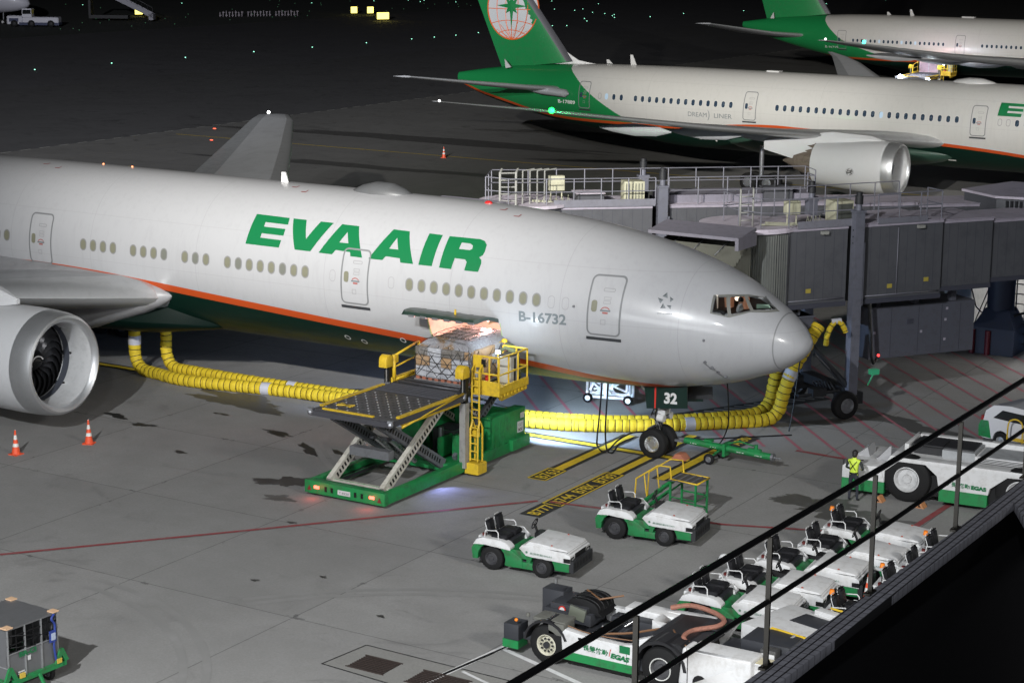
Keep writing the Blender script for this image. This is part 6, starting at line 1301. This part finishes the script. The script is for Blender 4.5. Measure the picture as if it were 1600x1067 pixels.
q=MB(); q.tube([(1.0,.05,1.3),(1.0,-.95,1.05)],.05,6); q.tube([(1.75,.05,1.35),(1.8,-1.0,1.05)],.05,6); q.build('white_strut',white,T2)
for x in (.8,3.0):
    for y in (.2,2.1): make_wheel('wheel',T2,(x,y,.4),.4,.3,steel)
T3=thing('towing_tractor','big white and green tractor with huge wheels, beside the worker in yellow vest','towing tractor',(1.55,-.95,0),.085)
q=MB(); q.prism([(1.45,.62),(1.3,1.12),(2.05,1.35),(6.6,1.3),(9.5,1.3),(9.5,.62),(6.35,.62),(6.05,1.12),(5.35,1.12),(4.75,.62),(3.3,.62),(3.1,1.12),(2.6,1.32),(1.95,1.3),(1.5,.9)][:2]+[(1.95,1.52),(9.8,1.5),(9.8,.62),(6.75,.62),(6.6,1.15),(6.1,1.32),(5.5,1.3),(4.95,.85),(4.9,.62),(3.28,.62),(3.2,1.05),(2.8,1.38),(1.9,1.38),(1.45,1.0)],0,.5,'y',0)
q.build('side_panel',white,T3,bevel=.02)
q=MB(); q.prism([(0,.6),(0,1.0),(.1,1.08),(1.3,1.12),(1.45,.6)],0,2.7,'y'); q.prism([(1.3,1.1),(1.5,1.42),(9.8,1.4),(9.8,.95),(1.4,.9)],.52,2.6,'y'); q.box(1.9,9.8,2.4,2.7,1.4,1.78); q.box(1.85,2.0,.9,2.7,1.4,1.78); q.box(4.2,5.9,.95,2.4,1.4,1.62); q.box(6.5,9.8,1.0,2.4,1.4,1.7); q.build('body',white,T3,bevel=.02)
for bx_ in ((0,1.45,-.01,2.72,.22,.6),(3.3,4.88,-.01,.5,.22,.64),(6.8,9.8,-.01,.5,.22,.62)): q=MB(); q.box(*bx_); q.build('green_skirt',greenb,T3)
q=MB(); q.box(1.3,9.6,.2,2.5,.3,1.0); q.box(2.1,4.1,1.2,2.38,1.42,1.75,1); q.build('chassis',[black,mat('grille_black',(.02,.02,.022),.5)],T3)
q=MB(); q.box(2.1,3.1,1.0,2.0,1.76,1.8,0); q.box(3.1,4.2,1.0,2.38,1.4,1.7,1); q.box(4.3,5.8,1.0,2.3,1.622,1.64,1); q.box(6.6,9.8,1.1,2.3,1.702,1.72,1); q.box(7.0,7.8,1.3,1.9,1.722,1.74,0)
for k in range(4): q.box(4.3,5.8,.93+.0,.95,1.42+k*.05,1.44+k*.05,0)
q.build('deck_plate',[MT['grille_black'],mat('deck_grey',(.33,.34,.35),.5,dirt=.4)],T3)
q=MB(); q.prism([(.9,1.1),(1.35,1.62),(1.4,1.62),(1.4,1.1)],.9,.96,'y'); q.box(.9,1.5,.95,2.3,1.1,1.16); q.prism([(.1,1.08),(.5,1.42),(.6,1.08)],1.2,2.0,'y'); q.build('windshield_panel',mat('grey_panel',(.35,.35,.36),.4),T3)
q=MB(); q.tube([(.02,.1,1.02),(.02,.1,1.2),(.7,.1,1.25)],.02,5); q.tube([(.02,.1,.3),(.02,.1,1.2)],.025,5); q.build('handrail',dark,T3)
q=MB(); add_text(q,'長榮航勤/',.2,(5.0,-.015,.86),(1,0,-.03),(0,0,1),0,width=.85,bold=.004); 
q=MB(); add_text(q,'長榮航勤/',.17,(3.7,-.02,.8),(1,0,-.03),(0,0,1),0,width=.62,bold=.004); add_text(q,'EGAS',.17,(4.35,-.02,.78),(1,0,-.03),(0,0,1),0,width=.5,bold=.012); q.cyl((3.55,-.012,.87),(3.55,-.02,.87),.08,n=16); q.build('lettering',egreen,T3,weld=False)
for x in (2.3,6.0):
    make_wheel('wheel',T3,(x-.1,.28,.8),.8,.55,mat('rim_silver',(.55,.55,.55),.4,.3,dirt=.5)); make_wheel('wheel',T3,(x,2.4,.8),.8,.55,MT['rim_silver'])
q=MB(); q.box(4.1,4.4,2.5,2.6,1.8,1.86); q.build('coupling',dark,T3)
# ---------------- white van at the right edge ----------------
vn=thing('van','white car with green lower rear end at the right edge, behind the big tractor','van',(3.75,8.6,0),-.35)
q=MB(); prof=[(.0,.35),(-.05,.75),(.12,1.0),(.2,1.35),(.55,1.62),(1.3,1.72),(3.0,1.68),(3.7,1.25),(4.6,1.05),(4.7,.35),(4.1,.3)]+arch(3.75,.35,.38,0,180)+[(3.3,.3),(1.3,.3)]+arch(.95,.35,.38,0,180)+[(.5,.3)]
rg=[]
for y,s in ((-.9,.0),(-.85,1),(.85,1),(.9,0)): rg.append([(p[0]+(0 if s else (.02 if p[0]<2 else -.02)),y if p[1]<1.05 else y*(1-(p[1]-1.05)*.22),p[1]-(0 if s else .01)) for p in prof])
q.prism(prof,-.85,.85,'y'); q.build('body',mat('car_white',(.62,.62,.64),.25,coat=.6),vn,bevel=.05,bseg=3)
q=MB(); q.prism([(-.07,.35),(-.09,.75),(.02,.98),(.35,1.0),(.5,.35)],-.87,.87,'y'); q.build('green_rear',greenb,vn,bevel=.03)
q=MB(); q.prism([(.55,1.15),(.95,1.5),(3.1,1.52),(3.5,1.15)],-.86,-.852,'y'); q.prism([(.15,1.12),(.2,1.3),(.5,1.56),(.42,1.2)],-.7,.7,'y'); q.build('window',glassd,vn)
q=MB(); q.box(.02,.12,-.86,-.6,.9,1.15); q.build('tail_light',mat('tail_light_red',(.25,.02,.02),.3),vn)
for x in (.95,3.75):
    for s in (-1,1): make_wheel('wheel',vn,(x,s*.8,.34),.34,.22,alu)
ys=thing('step_ladder','yellow tubular step frame standing against the white car','step ladder',(4.75,6.9,0),-.1)
q=MB()
for y in (0,.6): q.tube(smooth_path([(0,y,0),(0,y,1.1),(.15,y,1.35),(.4,y,1.35),(.55,y,1.1),(.55,y,0)],6),.03,6)
q.tube([(0,0,.6),(.55,0,.6),(.55,.6,.6),(0,.6,.6),(0,0,.6)],.03,6)
for k in range(4): q.tube([(0,.0+.15*k,.6),(.55,.0+.15*k,.6)],.02,5)
q.tube([(.55,0,.6),(1.6,0,.55),(1.6,.0,0)],.03,6); q.tube([(.55,.0,.95),(1.6,.0,.9),(1.6,0,.5)],.03,6); q.build('frame',yellow,ys)
# ---------------- cones ----------------
def make_cone():
    t=thing('traffic_cone','','traffic cone')
    b=MB(); b.box(-.2,.2,-.2,.2,0,.04,0,.01); b.box(-.24,-.2,-.05,.05,0,.03); b.build('base',mat('cone_orange',(.75,.09,.03),.45,dirt=.3),t)
    b=MB(); 
    rp=[(.04,.155),(.3,.112),(.42,.092),(.56,.07),(.72,.045),(.9,.028),(.92,.0)]; b.lathe(rp,(0,0,0),(0,0,1),20,ms=[0,1,0,1,0,1]); b.build('cone_body',[MT['cone_orange'],mat('reflective_white',(.65,.65,.62),.4)],t)
    return t
cn=make_cone(); cn.location=(-25.2,-12.4,0); tag(cn,'orange cone standing left and nearest the camera under the big engine',None,'traffic cones')
for x,y,l in ((-24.05,-9.9,'orange cone right of the other cone under the big engine'),(-61.1,70.2,'lone orange cone far out on the dark apron by the yellow line'),(7.0,-12.6,'red and white striped cone among the half hidden tugs'),):
    copy_tree(cn,None,(x,y,0 if x<7 else .75),.4,l)
for px,(x,y) in enumerate(((-10.2,90),(-5.2,85.5),(-3.3,83.2))): copy_tree(cn,None,(x,y,0),.2,('orange cone farthest left of three beyond the serrated engine','orange cone between the other two beyond the serrated engine','orange cone closest to the blue glass tower beyond the serrated engine')[px])
# ---------------- container on a dolly, bottom left ----------------
dl=thing('container_dolly','green dolly carrying the grey container at the bottom left corner','dolly',(-8.95,-28.75,0),R(-3))
q=MB(); q.box(-1.75,.08,-.08,.04,.38,.5); q.box(-1.75,.08,1.7,1.82,.38,.5); q.box(-.04,.08,-.05,1.75,.38,.5); q.box(-1.75,-1.6,-.05,1.75,.38,.5)
for y in (.02,1.68): q.prism([(y-.22,.5),(y-.1,.5),(y,.68),(y+.1,.5),(y+.22,.5),(y+.05,.85),(y-.05,.85)],.02,.08,'x')
q.tube([(.1,.9,.42),(.75,.6,.12)],.05,6); q.build('frame',green,dl)
q=MB(); q.box(-1.6,-.1,.1,1.6,.25,.38); 
for y in (.3,1.5): q.box(.05,.1,y,y+.15,.5,.62,1)
q.build('undercarriage',[black,mat('lock_yellow',(.5,.35,.05),.5)],dl)
for x in (-1.4,-.25):
    for y in (.2,1.5): make_wheel('wheel',dl,(x,y,.2),.2,.12,steel)
cnn=thing('cargo_container','grey air cargo container with tan corners at the bottom left corner','container',(-8.95,-28.75,0),R(-3))
q=MB(); q.T=Matrix.Diagonal((1,1,.89,1)); q.box(-1.7,-.02,.0,.03,.52,2.02); q.box(-1.7,-.02,1.6,1.63,.52,2.02); q.box(-1.7,-1.67,0,1.63,.52,2.02); q.box(-.05,-.02,0,1.63,.52,1.3); q.box(-1.7,-.0,0,1.63,2.0,2.05); q.box(-1.7,0,0,1.63,.5,.53)
q.build('shell',mat('container_alu',(.17,.172,.178),.4,.5,dirt=.5,dscale=2,dc=(.12,.12,.12)),cnn)
q=MB()
q.T=Matrix.Diagonal((1,1,.89,1))
for y in (0,.55,1.08,1.6): q.box(-.03,.01,y,y+.035,.52,2.02)
for y in (.28,.83,1.3): q.box(-.03,.0,y,y+.02,1.3,2.0,1)
for z in (1.3,1.55,1.8): q.box(-.035,.005,0,1.63,z,z+.02,1 if z>1.3 else 0)
q.tube([(-.0,.1,1.85),(-.0,1.5,1.45)],.015,4,1); q.tube([(-.0,.1,1.5),(-.0,.9,1.32)],.015,4,1); q.box(-1.7,.0,-.012,.0,.9,.93); q.build('rib',[alu,black],cnn)
q=MB()
for x,y in ((-.08,0),(-.08,1.5),(-1.6,1.5)): q.box(x-.1,x+.12,y-.03,y+.17,1.83,1.86)
q.tube([(-.02,-.01,1.83),(-1.7,-.01,1.83)],.02,5); q.build('corner_plate',mat('corner_tan',(.55,.36,.22),.6),cnn)
q=MB(); add_text(q,'BR-CI',.17,(.012,.35,1.02),(0,1,0),(0,0,1),0,width=.55,bold=.008); q.build('lettering',MT['letter_green'],cnn,weld=False)
q=MB(); q.box(.008,.012,.62,.72,.86,.98); q.box(.008,.012,.3,.5,.62,.66); q.box(.008,.012,.3,.55,.57,.6); q.build('label_sticker',MT['plate_pale'],cnn)
q=MB(); q.tube(smooth_path([(.03,1.5,1.8),(.05,1.4,1.7),(.05,1.5,1.5),(.05,1.45,1.0),(.05,1.5,.6)]),.03,6); q.obox((.05,1.42,1.25),(.04,.2,.3),(0,0,0)); q.obox((.075,1.42,1.25),(.02,.13,.18),(0,0,0),1); q.build('blue_strap',[mat('strap_blue',(.02,.04,.2),.5),mat('pouch_pale',(.35,.4,.5),.4)],cnn)
# ---------------- parapet, railing, deck ----------------
pp=thing('parapet','dark tiled ledge at the lower right with the railing on it','parapet',(19.0,-40,13.1))
til,N,b=node_mat('mosaic_tile'); tc=N.nodes.new('ShaderNodeTexCoord'); sp=N.nodes.new('ShaderNodeSeparateXYZ'); N.links.new(tc.outputs['Object'],sp.inputs[0])
def grid(o,per,w): t=mth(N,'MODULO',mth(N,'ADD',o,per*400+.011),per); return mth(N,'LESS_THAN',t,w)
gg=mth(N,'MAXIMUM',grid(sp.outputs[0],.066,.014),mth(N,'MULTIPLY',grid(sp.outputs[1],.115,.012),.7)); c=mixc(N,mrange(N,noise(N,tc.outputs['Object'],9,6),.3,.7),(.19,.19,.215),(.12,.12,.135)); c=mixc(N,gg,c,(.008,.008,.009)); N.links.new(c,b.inputs['Base Color']); b.inputs['Roughness'].default_value=.55
bp=N.nodes.new('ShaderNodeBump'); bp.inputs['Strength'].default_value=.5; bp.inputs['Distance'].default_value=.004; bp.invert=True; N.links.new(gg,bp.inputs['Height']); N.links.new(bp.outputs[0],b.inputs['Normal'])
q=MB(); q.prism([(-.02,-12),(.26,-12),(.37,-1.95),(1.6,-4.4),(1.6,6),(.25,6),(.17,-3.2)],-.09,0,'z'); q.build('coping',til,pp,bevel=.006)
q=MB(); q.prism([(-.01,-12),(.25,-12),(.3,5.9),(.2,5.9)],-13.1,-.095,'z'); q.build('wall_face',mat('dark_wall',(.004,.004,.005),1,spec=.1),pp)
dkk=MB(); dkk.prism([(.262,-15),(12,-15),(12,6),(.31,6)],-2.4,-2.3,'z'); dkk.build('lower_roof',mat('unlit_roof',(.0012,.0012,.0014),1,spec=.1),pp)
ra=thing('railing','black steel railing with two rails crossing the lower right of the picture','railing',(19.12,-40,13.1))
q=MB()
rx=[(-.24,-14.0),(-.12,-9.5),(-.0,-5.1),(.06,2.0)]
def RX(y): return float(np.interp(y,[p[1] for p in rx],[p[0] for p in rx]))
for z,r,m_ in ((1.09,.027,0),(.55,.022,0)): q.tube([(RX(y)+(.0 if z>1 else .03),y,z) for y in (-14,-9.5,-5.1,2)],r,10)
q.build('handrail',mat('rail_black',(.012,.012,.013),.3,.5),ra)
for y in (-9.6,-7.47,-5.37,-3.17,-1.0):
    q=MB(); x=RX(y)+.03; q.box(x-.02,x+.02,y-.012,y+.012,0,1.08); q.box(x-.03,x+.03,y-.08,y+.08,0,.02); 
    for s in (-.06,.06): q.cyl((x,y+s,.02),(x,y+s,.04),.01,n=6)
    q.build('post',mat('post_bronze',(.02,.018,.014),.4,.6,dirt=.4),ra)
# ---------------- distance: lights, signs, vehicles ----------------
def make_tl(m,name='taxiway_light'):
    t=thing(name,'','taxiway light'); b=MB(); b.cyl((0,0,0),(0,0,.12),.22,.16,n=10); b.build('base',dark,t); b=MB(); b.ball((0,0,.16),.085,n=8,sz=(1,1,.6)); b.build('lens',m,t); return t
tg_=make_tl(lamp_mat('lens_cyan_green',(.35,1,.7),3)); pts=[(-151,115.7),(-151,129.4),(-150.4,143.1),(-150.4,157.7),(-149.8,170.5),(-149.6,183.8),(-149.6,196),(-149.6,202.4),(-149.7,208.9),(-150.7,217.3),(-184,300),(-178,298),(-171,293),(-166.5,290),(-157.6,277.6),(-153.4,284.5),(-154.2,300.7),(-152,244),(-150,245.7),(-151,240),(-236,308),(-232,316),(-229,318),(-226,312),(-219,316),(-216,345),(-240,290),(-260,270),(-270,250),(-205,335),(-190,330),(-150.2,321),(-150.2,342),(-150.2,366),(-148,398),(-180,305),(-163,287.5),(-161,283),(-160,270),(-155,262)]
tg_.location=(*pts[0],0); tag(tg_,'small green light glowing in the dark taxiway centre line',None,'green taxiway centre line lights')
for p in pts[1:]: copy_tree(tg_,None,(*p,0))
gl2=make_tl(lamp_mat('lens_dim_green',(.1,.3,.15),.35),'field_light'); rd=random.Random(5); first=True
for k in range(60):
    x=-206-rd.random()**1.5*70; y=175+rd.random()*140
    if first: gl2.location=(x,y,0); tag(gl2,'faint green glint in the dark grass beyond the taxiway',None,'faint green glints in the grass'); first=False
    else: copy_tree(gl2,None,(x,y,0))
def sign(name,label,x,y,w,txt=None):
    t=thing(name,label,'lit sign',(x,y,0),1.05); b=MB(); b.box(-w/2,w/2,-.15,.15,.3,1.5); b.build('panel',lamp_mat('sign_yellow',(1,.85,.18),2.6),t)
    b=MB(); b.box(-w/2-.06,w/2+.06,-.1,.1,.2,.3); b.box(-w/2+.2,-w/2+.3,-.05,.05,0,.2); b.box(w/2-.3,w/2-.2,-.05,.05,0,.2); b.build('frame',black,t)
    if txt: b=MB(); add_text(b,txt,.8,(-w/2+.3,-.16,.6),(1,0,0),(0,0,1),0,bold=.02,width=w-.6); b.build('lettering',black,t,weld=False)
sign('taxiway_sign','larger glowing yellow sign far away, nearest of the yellow signs',-186.3,240.6,2.3); sign('taxiway_sign','left half of the small glowing sign pair far away',-204,256,1.2); sign('taxiway_sign','right half of the small glowing sign pair far away',-201.5,258,1.2); sign('taxiway_sign','yellow lit sign beside the boarding stairs at the top left',-232,225,1.4)
fn=thing('row_of_markers','row of small pale marker posts lying left of the yellow signs','marker row',(-218,232,0),1.0)
b=MB()
for k in range(26):
    if k not in (8,17): b.box(k*.62,k*.62+.12,0,.1,0,.9+.1*(k%3)); b.box(k*.62-.1,k*.62+.3,0,.08,.75 if k%2 else .2,.9 if k%2 else .35)
b.build('marker',mat('marker_pale',(.3,.28,.3),.6,em=(.3,.26,.32),es=.12),fn)
# far tug and stairs under the corner airliner
ft=thing('tow_tractor','white and blue tow tractor under the nose of the corner airliner','tow tractor',(-221,183.5,0),.55)
b=MB(); b.box(0,6.2,0,2.4,.7,1.7,0,.15); b.box(-2.6,0,0,2.4,.5,1.9,0,.15); b.build('body',mat('pale_lit_white',(.6,.6,.66),.4),ft); b=MB(); b.box(-.5,6.3,-.02,2.42,.35,.8); b.box(-2.2,-.6,-.05,.1,.9,1.5); b.build('blue_skirt',mat('navy_paint',(.03,.04,.1),.4),ft)
for x in (-1.3,1.6,4.9): make_wheel('wheel',ft,(x,-.05,.6),.6,.4,dark)
b=MB(); b.box(0,1.6,.2,2.2,1.7,3.1); b.build('cab',MT['pale_lit_white'],ft); b=MB(); b.box(.1,1.5,.17,.2,2.2,2.9); b.box(1.6,1.62,.4,2.0,2.2,2.9); b.build('window',glassd,ft)
sf=thing('boarding_stairs','white covered boarding stairs behind the tow tractor at the top left','boarding stairs',(-222,205,0),.52)
b=MB(); b.prism([(0,4.8),(8.5,.7),(8.5,1.5),(0,5.8)],0,.15,'y'); b.prism([(0,4.8),(8.5,.7),(8.5,1.5),(0,5.8)],2,2.15,'y'); b.box(7.8,8.6,0,2.15,.4,1.5); b.build('side_panel',mat('stair_grey',(.3,.3,.34),.5),sf)
b=MB()
for k in range(14): b.obox((.3+k*.6,1,4.9-k*.29),(.55,1.9,.1))
b.tube([(0,.1,5.8),(0,.1,7.0),(8.5,.1,2.6),(8.5,.1,1.5)],.06,6); 
for k in range(8): b.tube([(.6+k,.1,5.5-k*.48),(.6+k,.1,6.7-k*.5)],.04,5)
b.box(-3,0,0,2.1,4.8,5.0); b.box(-3,-2.6,0,2.1,1,4.8); b.box(-3,4,0.2,1.9,.6,1.2); b.build('steps',dark,sf)
# baggage net trolley under the belly
nt_=thing('hose_trolley','white framed trolley brightly lit under the fuselage, left of the nose wheel','trolley',(-11.9,5.6,0),.25)
b=MB(); b.tube([(0,0,.25),(1.75,0,.25)],.07,6); b.tube([(0,.6,.25),(1.75,.6,.25)],.07,6)
for x in (0,.75,1.75): b.tube([(x,0,.2),(x,0,1.35)],.06,6); b.tube([(x,.6,.2),(x,.6,1.35)],.05,6)
b.tube([(0,0,1.35),(1.75,0,1.35)],.05,6); rd=random.Random(2)
for k in range(14): b.tube([(rd.uniform(.05,1.7),rd.uniform(0,.5),rd.uniform(.35,.5)),(rd.uniform(.05,1.7),rd.uniform(0,.5),rd.uniform(.7,1.0)),(rd.uniform(.05,1.7),rd.uniform(0,.5),rd.uniform(1.0,1.3))],.05,5)
b.build('frame',mat('trolley_white',(.7,.74,.76),.5),nt_)
for x in (.05,1.7): make_wheel('castor',nt_,(x,-.1,.2),.2,.1,MT['trolley_white'])
light('SPOT','loader_front_light',(-10.3,-1.5,2.0),3200,(.7,.88,1),.05,(-11.2,5.6,.6),40)
# far loader at the third airliner
lc=copy_tree(loader,None,(-46.6,141.3,0),0,'far loader with glaring lamps raised to the hold of the farthest airliner')
q=MB(); q.ball((-.9,-4.7,2.9),.26,n=10); q.ball((2.1,-4.7,2.7),.24,n=10); q.ball((2.2,-.3,4.2),.2,n=8); o=q.build('head_lamp',lamp_mat('far_lamp_white',(.8,.88,1),60),None); o.parent=lc
light('POINT','far_loader_light',(-46.8,139.0,4.6),900,(.8,.85,1),.2); light('POINT','far_hold_light',(-46.8,143.9,4.7),500,(1,.6,.6),.2)
fc=thing('hold_container','pink lit container in the open hold of the farthest airliner','container',(-47.9,143.4,3.0)); q=MB(); q.box(0,2.1,0,1.4,0,1.75,0,.05); q.build('shell',mat('pinkish_alu',(.5,.36,.4),.5,dirt=.4),fc); q=MB()
for x in (0.02,1.05,2.05): q.box(x-.03,x+.03,-.02,0,.0,1.7)
q.box(0,2.1,-.02,0,1.2,1.25); q.build('rib',alu,fc)
# ---------------- people ----------------
skin=mat('skin',(.42,.24,.17),.5); hair=mat('hair_black',(.012,.01,.01),.6)
def person(label,loc,rz,J,rad,fill,hairm=True):
    """J: joints dict name->xyz (metres, facing +x), rad: radius; one continuous skinned body"""
    t=thing('person',label,'person',loc,rz)
    names=list(J); idx={n:i for i,n in enumerate(names)}
    E=[('pelvis','belly'),('belly','chest'),('chest','neck'),('neck','head'),('head','crown')]
    for s in 'LR': E+=[('pelvis','hip'+s),('hip'+s,'knee'+s),('knee'+s,'ankle'+s),('ankle'+s,'toe'+s),('chest','sho'+s),('sho'+s,'elb'+s),('elb'+s,'wri'+s),('wri'+s,'palm'+s)]
    vs=[J[n] for n in names]; R2=[rad[n[:-1] if n[-1] in 'LR' and n[:-1] in rad else n] for n in names]
    es=[(idx[a],idx[b]) for a,b in E]
    for s in 'LR':
        p=Vector(J['palm'+s]); w=Vector(J['wri'+s]); d=(p-w).normalized(); sd=d.cross(Vector((1,0,0))).normalized() if abs(d.x)<.8 else d.cross(Vector((0,0,1))).normalized()
        for k,(o,l) in enumerate(((-.032,.06),(-.011,.075),(.011,.07),(.032,.055))):
            a=p+sd*o+d*.02; b=a+d*l*.6; c=b+(d*.6+Vector((.5,0,-.2)))*l*.5; i=len(vs); vs+=[tuple(a),tuple(b),tuple(c)]; R2+=[.011,.009,.008]; es+=[(idx['palm'+s],i),(i,i+1),(i+1,i+2)]
        i=len(vs); a=w.lerp(p,.5)+sd*(-.04); b=a+(d*.8-sd*.5)*.045; vs+=[tuple(a),tuple(b)]; R2+=[.013,.01]; es+=[(idx['wri'+s],i),(i,i+1)]
    me=bpy.data.meshes.new('body'); me.from_pydata(vs,es,[]); o=bpy.data.objects.new('body',me); col.objects.link(o)
    md=o.modifiers.new('s','SKIN'); md.use_smooth_shade=True
    for i,r in enumerate(R2): v=me.skin_vertices[0].data[i]; v.radius=(r,r) if not isinstance(r,tuple) else r; v.use_root=(i==idx['pelvis'])
    o.modifiers.new('ss','SUBSURF').levels=1; o.modifiers['ss'].render_levels=1
    dg=bpy.context.evaluated_depsgraph_get(); m2=bpy.data.meshes.new_from_object(o.evaluated_get(dg)); o.modifiers.clear(); o.data=m2; m2.materials.clear()
    ms=[skin]+[m for m in fill['mats']]
    for m in ms:m2.materials.append(m)
    for p in m2.polygons: p.material_index=fill['f'](p.center,J); p.use_smooth=True
    adopt(o,t)
    h=Vector(J['head']); c=Vector(J['crown'])
    f=MB(); fx=Vector(fill.get('face',(1,0,0)))
    for s in (-1,1): f.ball(h+fx*.085+Vector((0,s*.032,.02)) ,.011,0,6); f.ball(h+Vector((0,s*.078,0)),.022,1,8,(.6,.5,1.2))
    f.ball(h+fx*.1+Vector((0,0,-.015)),.015,1,6); f.ball(h+fx*.088+Vector((0,0,-.055)),.018,2,6,(.5,1.2,.4)); f.build('face',[black,skin,mat('lips',(.3,.1,.08),.5)],o)
    return t,o
rad=dict(pelvis=.135,belly=.125,chest=.15,neck=.055,head=.088,crown=.07,hip=.085,knee=.06,ankle=.045,toe=.035,sho=.065,elb=.045,wri=.03,palm=.033)
navy=mat('trousers_navy',(.02,.022,.032),.8); vest=mat('vest_yellow',(.55,.72,.06),.6,em=(.5,.7,.05),es=.04); shirt=mat('sleeve_dark',(.03,.035,.035),.8); boot=mat('boot_black',(.01,.01,.01),.5)
J=dict(pelvis=(0,0,.93),belly=(.0,0,1.08),chest=(.02,0,1.32),neck=(.03,0,1.5),head=(.06,0,1.6),crown=(.06,0,1.68),hipL=(0,.1,.88),kneeL=(.02,.12,.48),ankleL=(0,.13,.09),toeL=(.15,.15,.04),hipR=(0,-.1,.88),kneeR=(.04,-.12,.48),ankleR=(.02,-.14,.09),toeR=(.17,-.16,.04),
 shoL=(.02,.2,1.4),elbL=(.05,.29,1.14),wriL=(.25,.2,1.05),palmL=(.33,.16,1.05),shoR=(.02,-.2,1.4),elbR=(.05,-.29,1.14),wriR=(.25,-.2,1.05),palmR=(.33,-.16,1.05))
def fA(c,J):
    if c.z>1.53: return 0
    if c.z<.1: return 3
    if c.z<.9: return 1
    if abs(c.y)<.19 and c.z<1.5 and c.x<.22: return 2 if not (.0<c.z<.98) else 1
    if c.x>.24: return 0
    return 4
pA,oA=person('person in yellow safety vest and dark trousers standing by the big tractor',(2.2,-1.55,0),R(92),J,rad,dict(mats=[navy,vest,boot,shirt],f=fA))
hh=MB(); hh.ball((.045,0,1.665),.108,0,14,(1,.92,.95)); hh.ball((-.0,0,1.6),.09,0,12,(.85,.9,1.1)); hh.build('hair',hair,oA)
vv=MB(); vv.tube([(-.14,-.13,1.42),(-.16,.1,1.12)],.012,5); vv.tube([(-.14,.13,1.42),(-.16,-.1,1.12)],.012,5); vv.build('vest_strap',black,oA)
bt=MB(); bt.lathe([(-.03,.15),(.03,.15)],(0,0,1.0),(0,0,1),18); bt.build('belt',boot,oA)
camo=mat('overall_green',(.12,.14,.07),.8,dirt=.6,dscale=9,dc=(.04,.05,.03)); capy=mat('cap_yellow',(.75,.5,.03),.5)
J2=dict(pelvis=(-.15,0,.9),belly=(-.05,0,1.02),chest=(.17,0,1.14),neck=(.33,0,1.2),head=(.43,0,1.26),crown=(.47,0,1.33),hipL=(-.15,.1,.85),kneeL=(-.05,.12,.46),ankleL=(-.15,.13,.09),toeL=(0,.14,.04),hipR=(-.15,-.1,.85),kneeR=(-.1,-.12,.46),ankleR=(-.25,-.14,.09),toeR=(-.1,-.15,.04),
 shoL=(.2,.19,1.17),elbL=(.36,.27,.98),wriL=(.5,.18,.85),palmL=(.57,.15,.82),shoR=(.2,-.19,1.17),elbR=(.38,-.26,1.0),wriR=(.55,-.16,.92),palmR=(.62,-.13,.9))
def fB(c,J):
    if c.z<.1: return 2
    if c.x>.36 and c.z>1.15: return 0
    if c.x>.5 and c.z<1.0: return 0
    return 1
pB,oB=person('person in green overalls and yellow cap leaning beside the open hold',(-9.95,-3.35,2.95),R(165),J2,rad,dict(mats=[camo,boot],f=fB))
q=MB(); q.ball((.455,0,1.31),.115,0,14,(1.05,.95,.75)); q.obox((.55,0,1.28),(.16,.15,.02),(0,.3,0)); q.build('cap',capy,oB)
# pilot in the lit flight deck
J3={k:(v[0],v[1],v[2]-.45) for k,v in J.items()}
J3.update(kneeL=(.4,.12,.45),kneeR=(.4,-.12,.45),ankleL=(.45,.12,.05),ankleR=(.45,-.12,.05),toeL=(.55,.12,.03),toeR=(.55,-.12,.03),hipL=(.05,.1,.46),hipR=(.05,-.1,.46),pelvis=(0,0,.5))
def fC(c,J):
    if c.z>1.08: return 0
    if c.z<.55: return 2
    return 1
wsh2=mat('shirt_white',(.6,.62,.65),.6)
pC,oC=person('person in a white shirt seated in the cockpit, behind its middle window',(-2.42,-.95,5.02),R(8),J3,rad,dict(mats=[wsh2,navy],f=fC))
q=MB(); q.ball((.045,0,1.215),.105,0,12,(1,.92,.95)); q.build('hair',hair,oC)
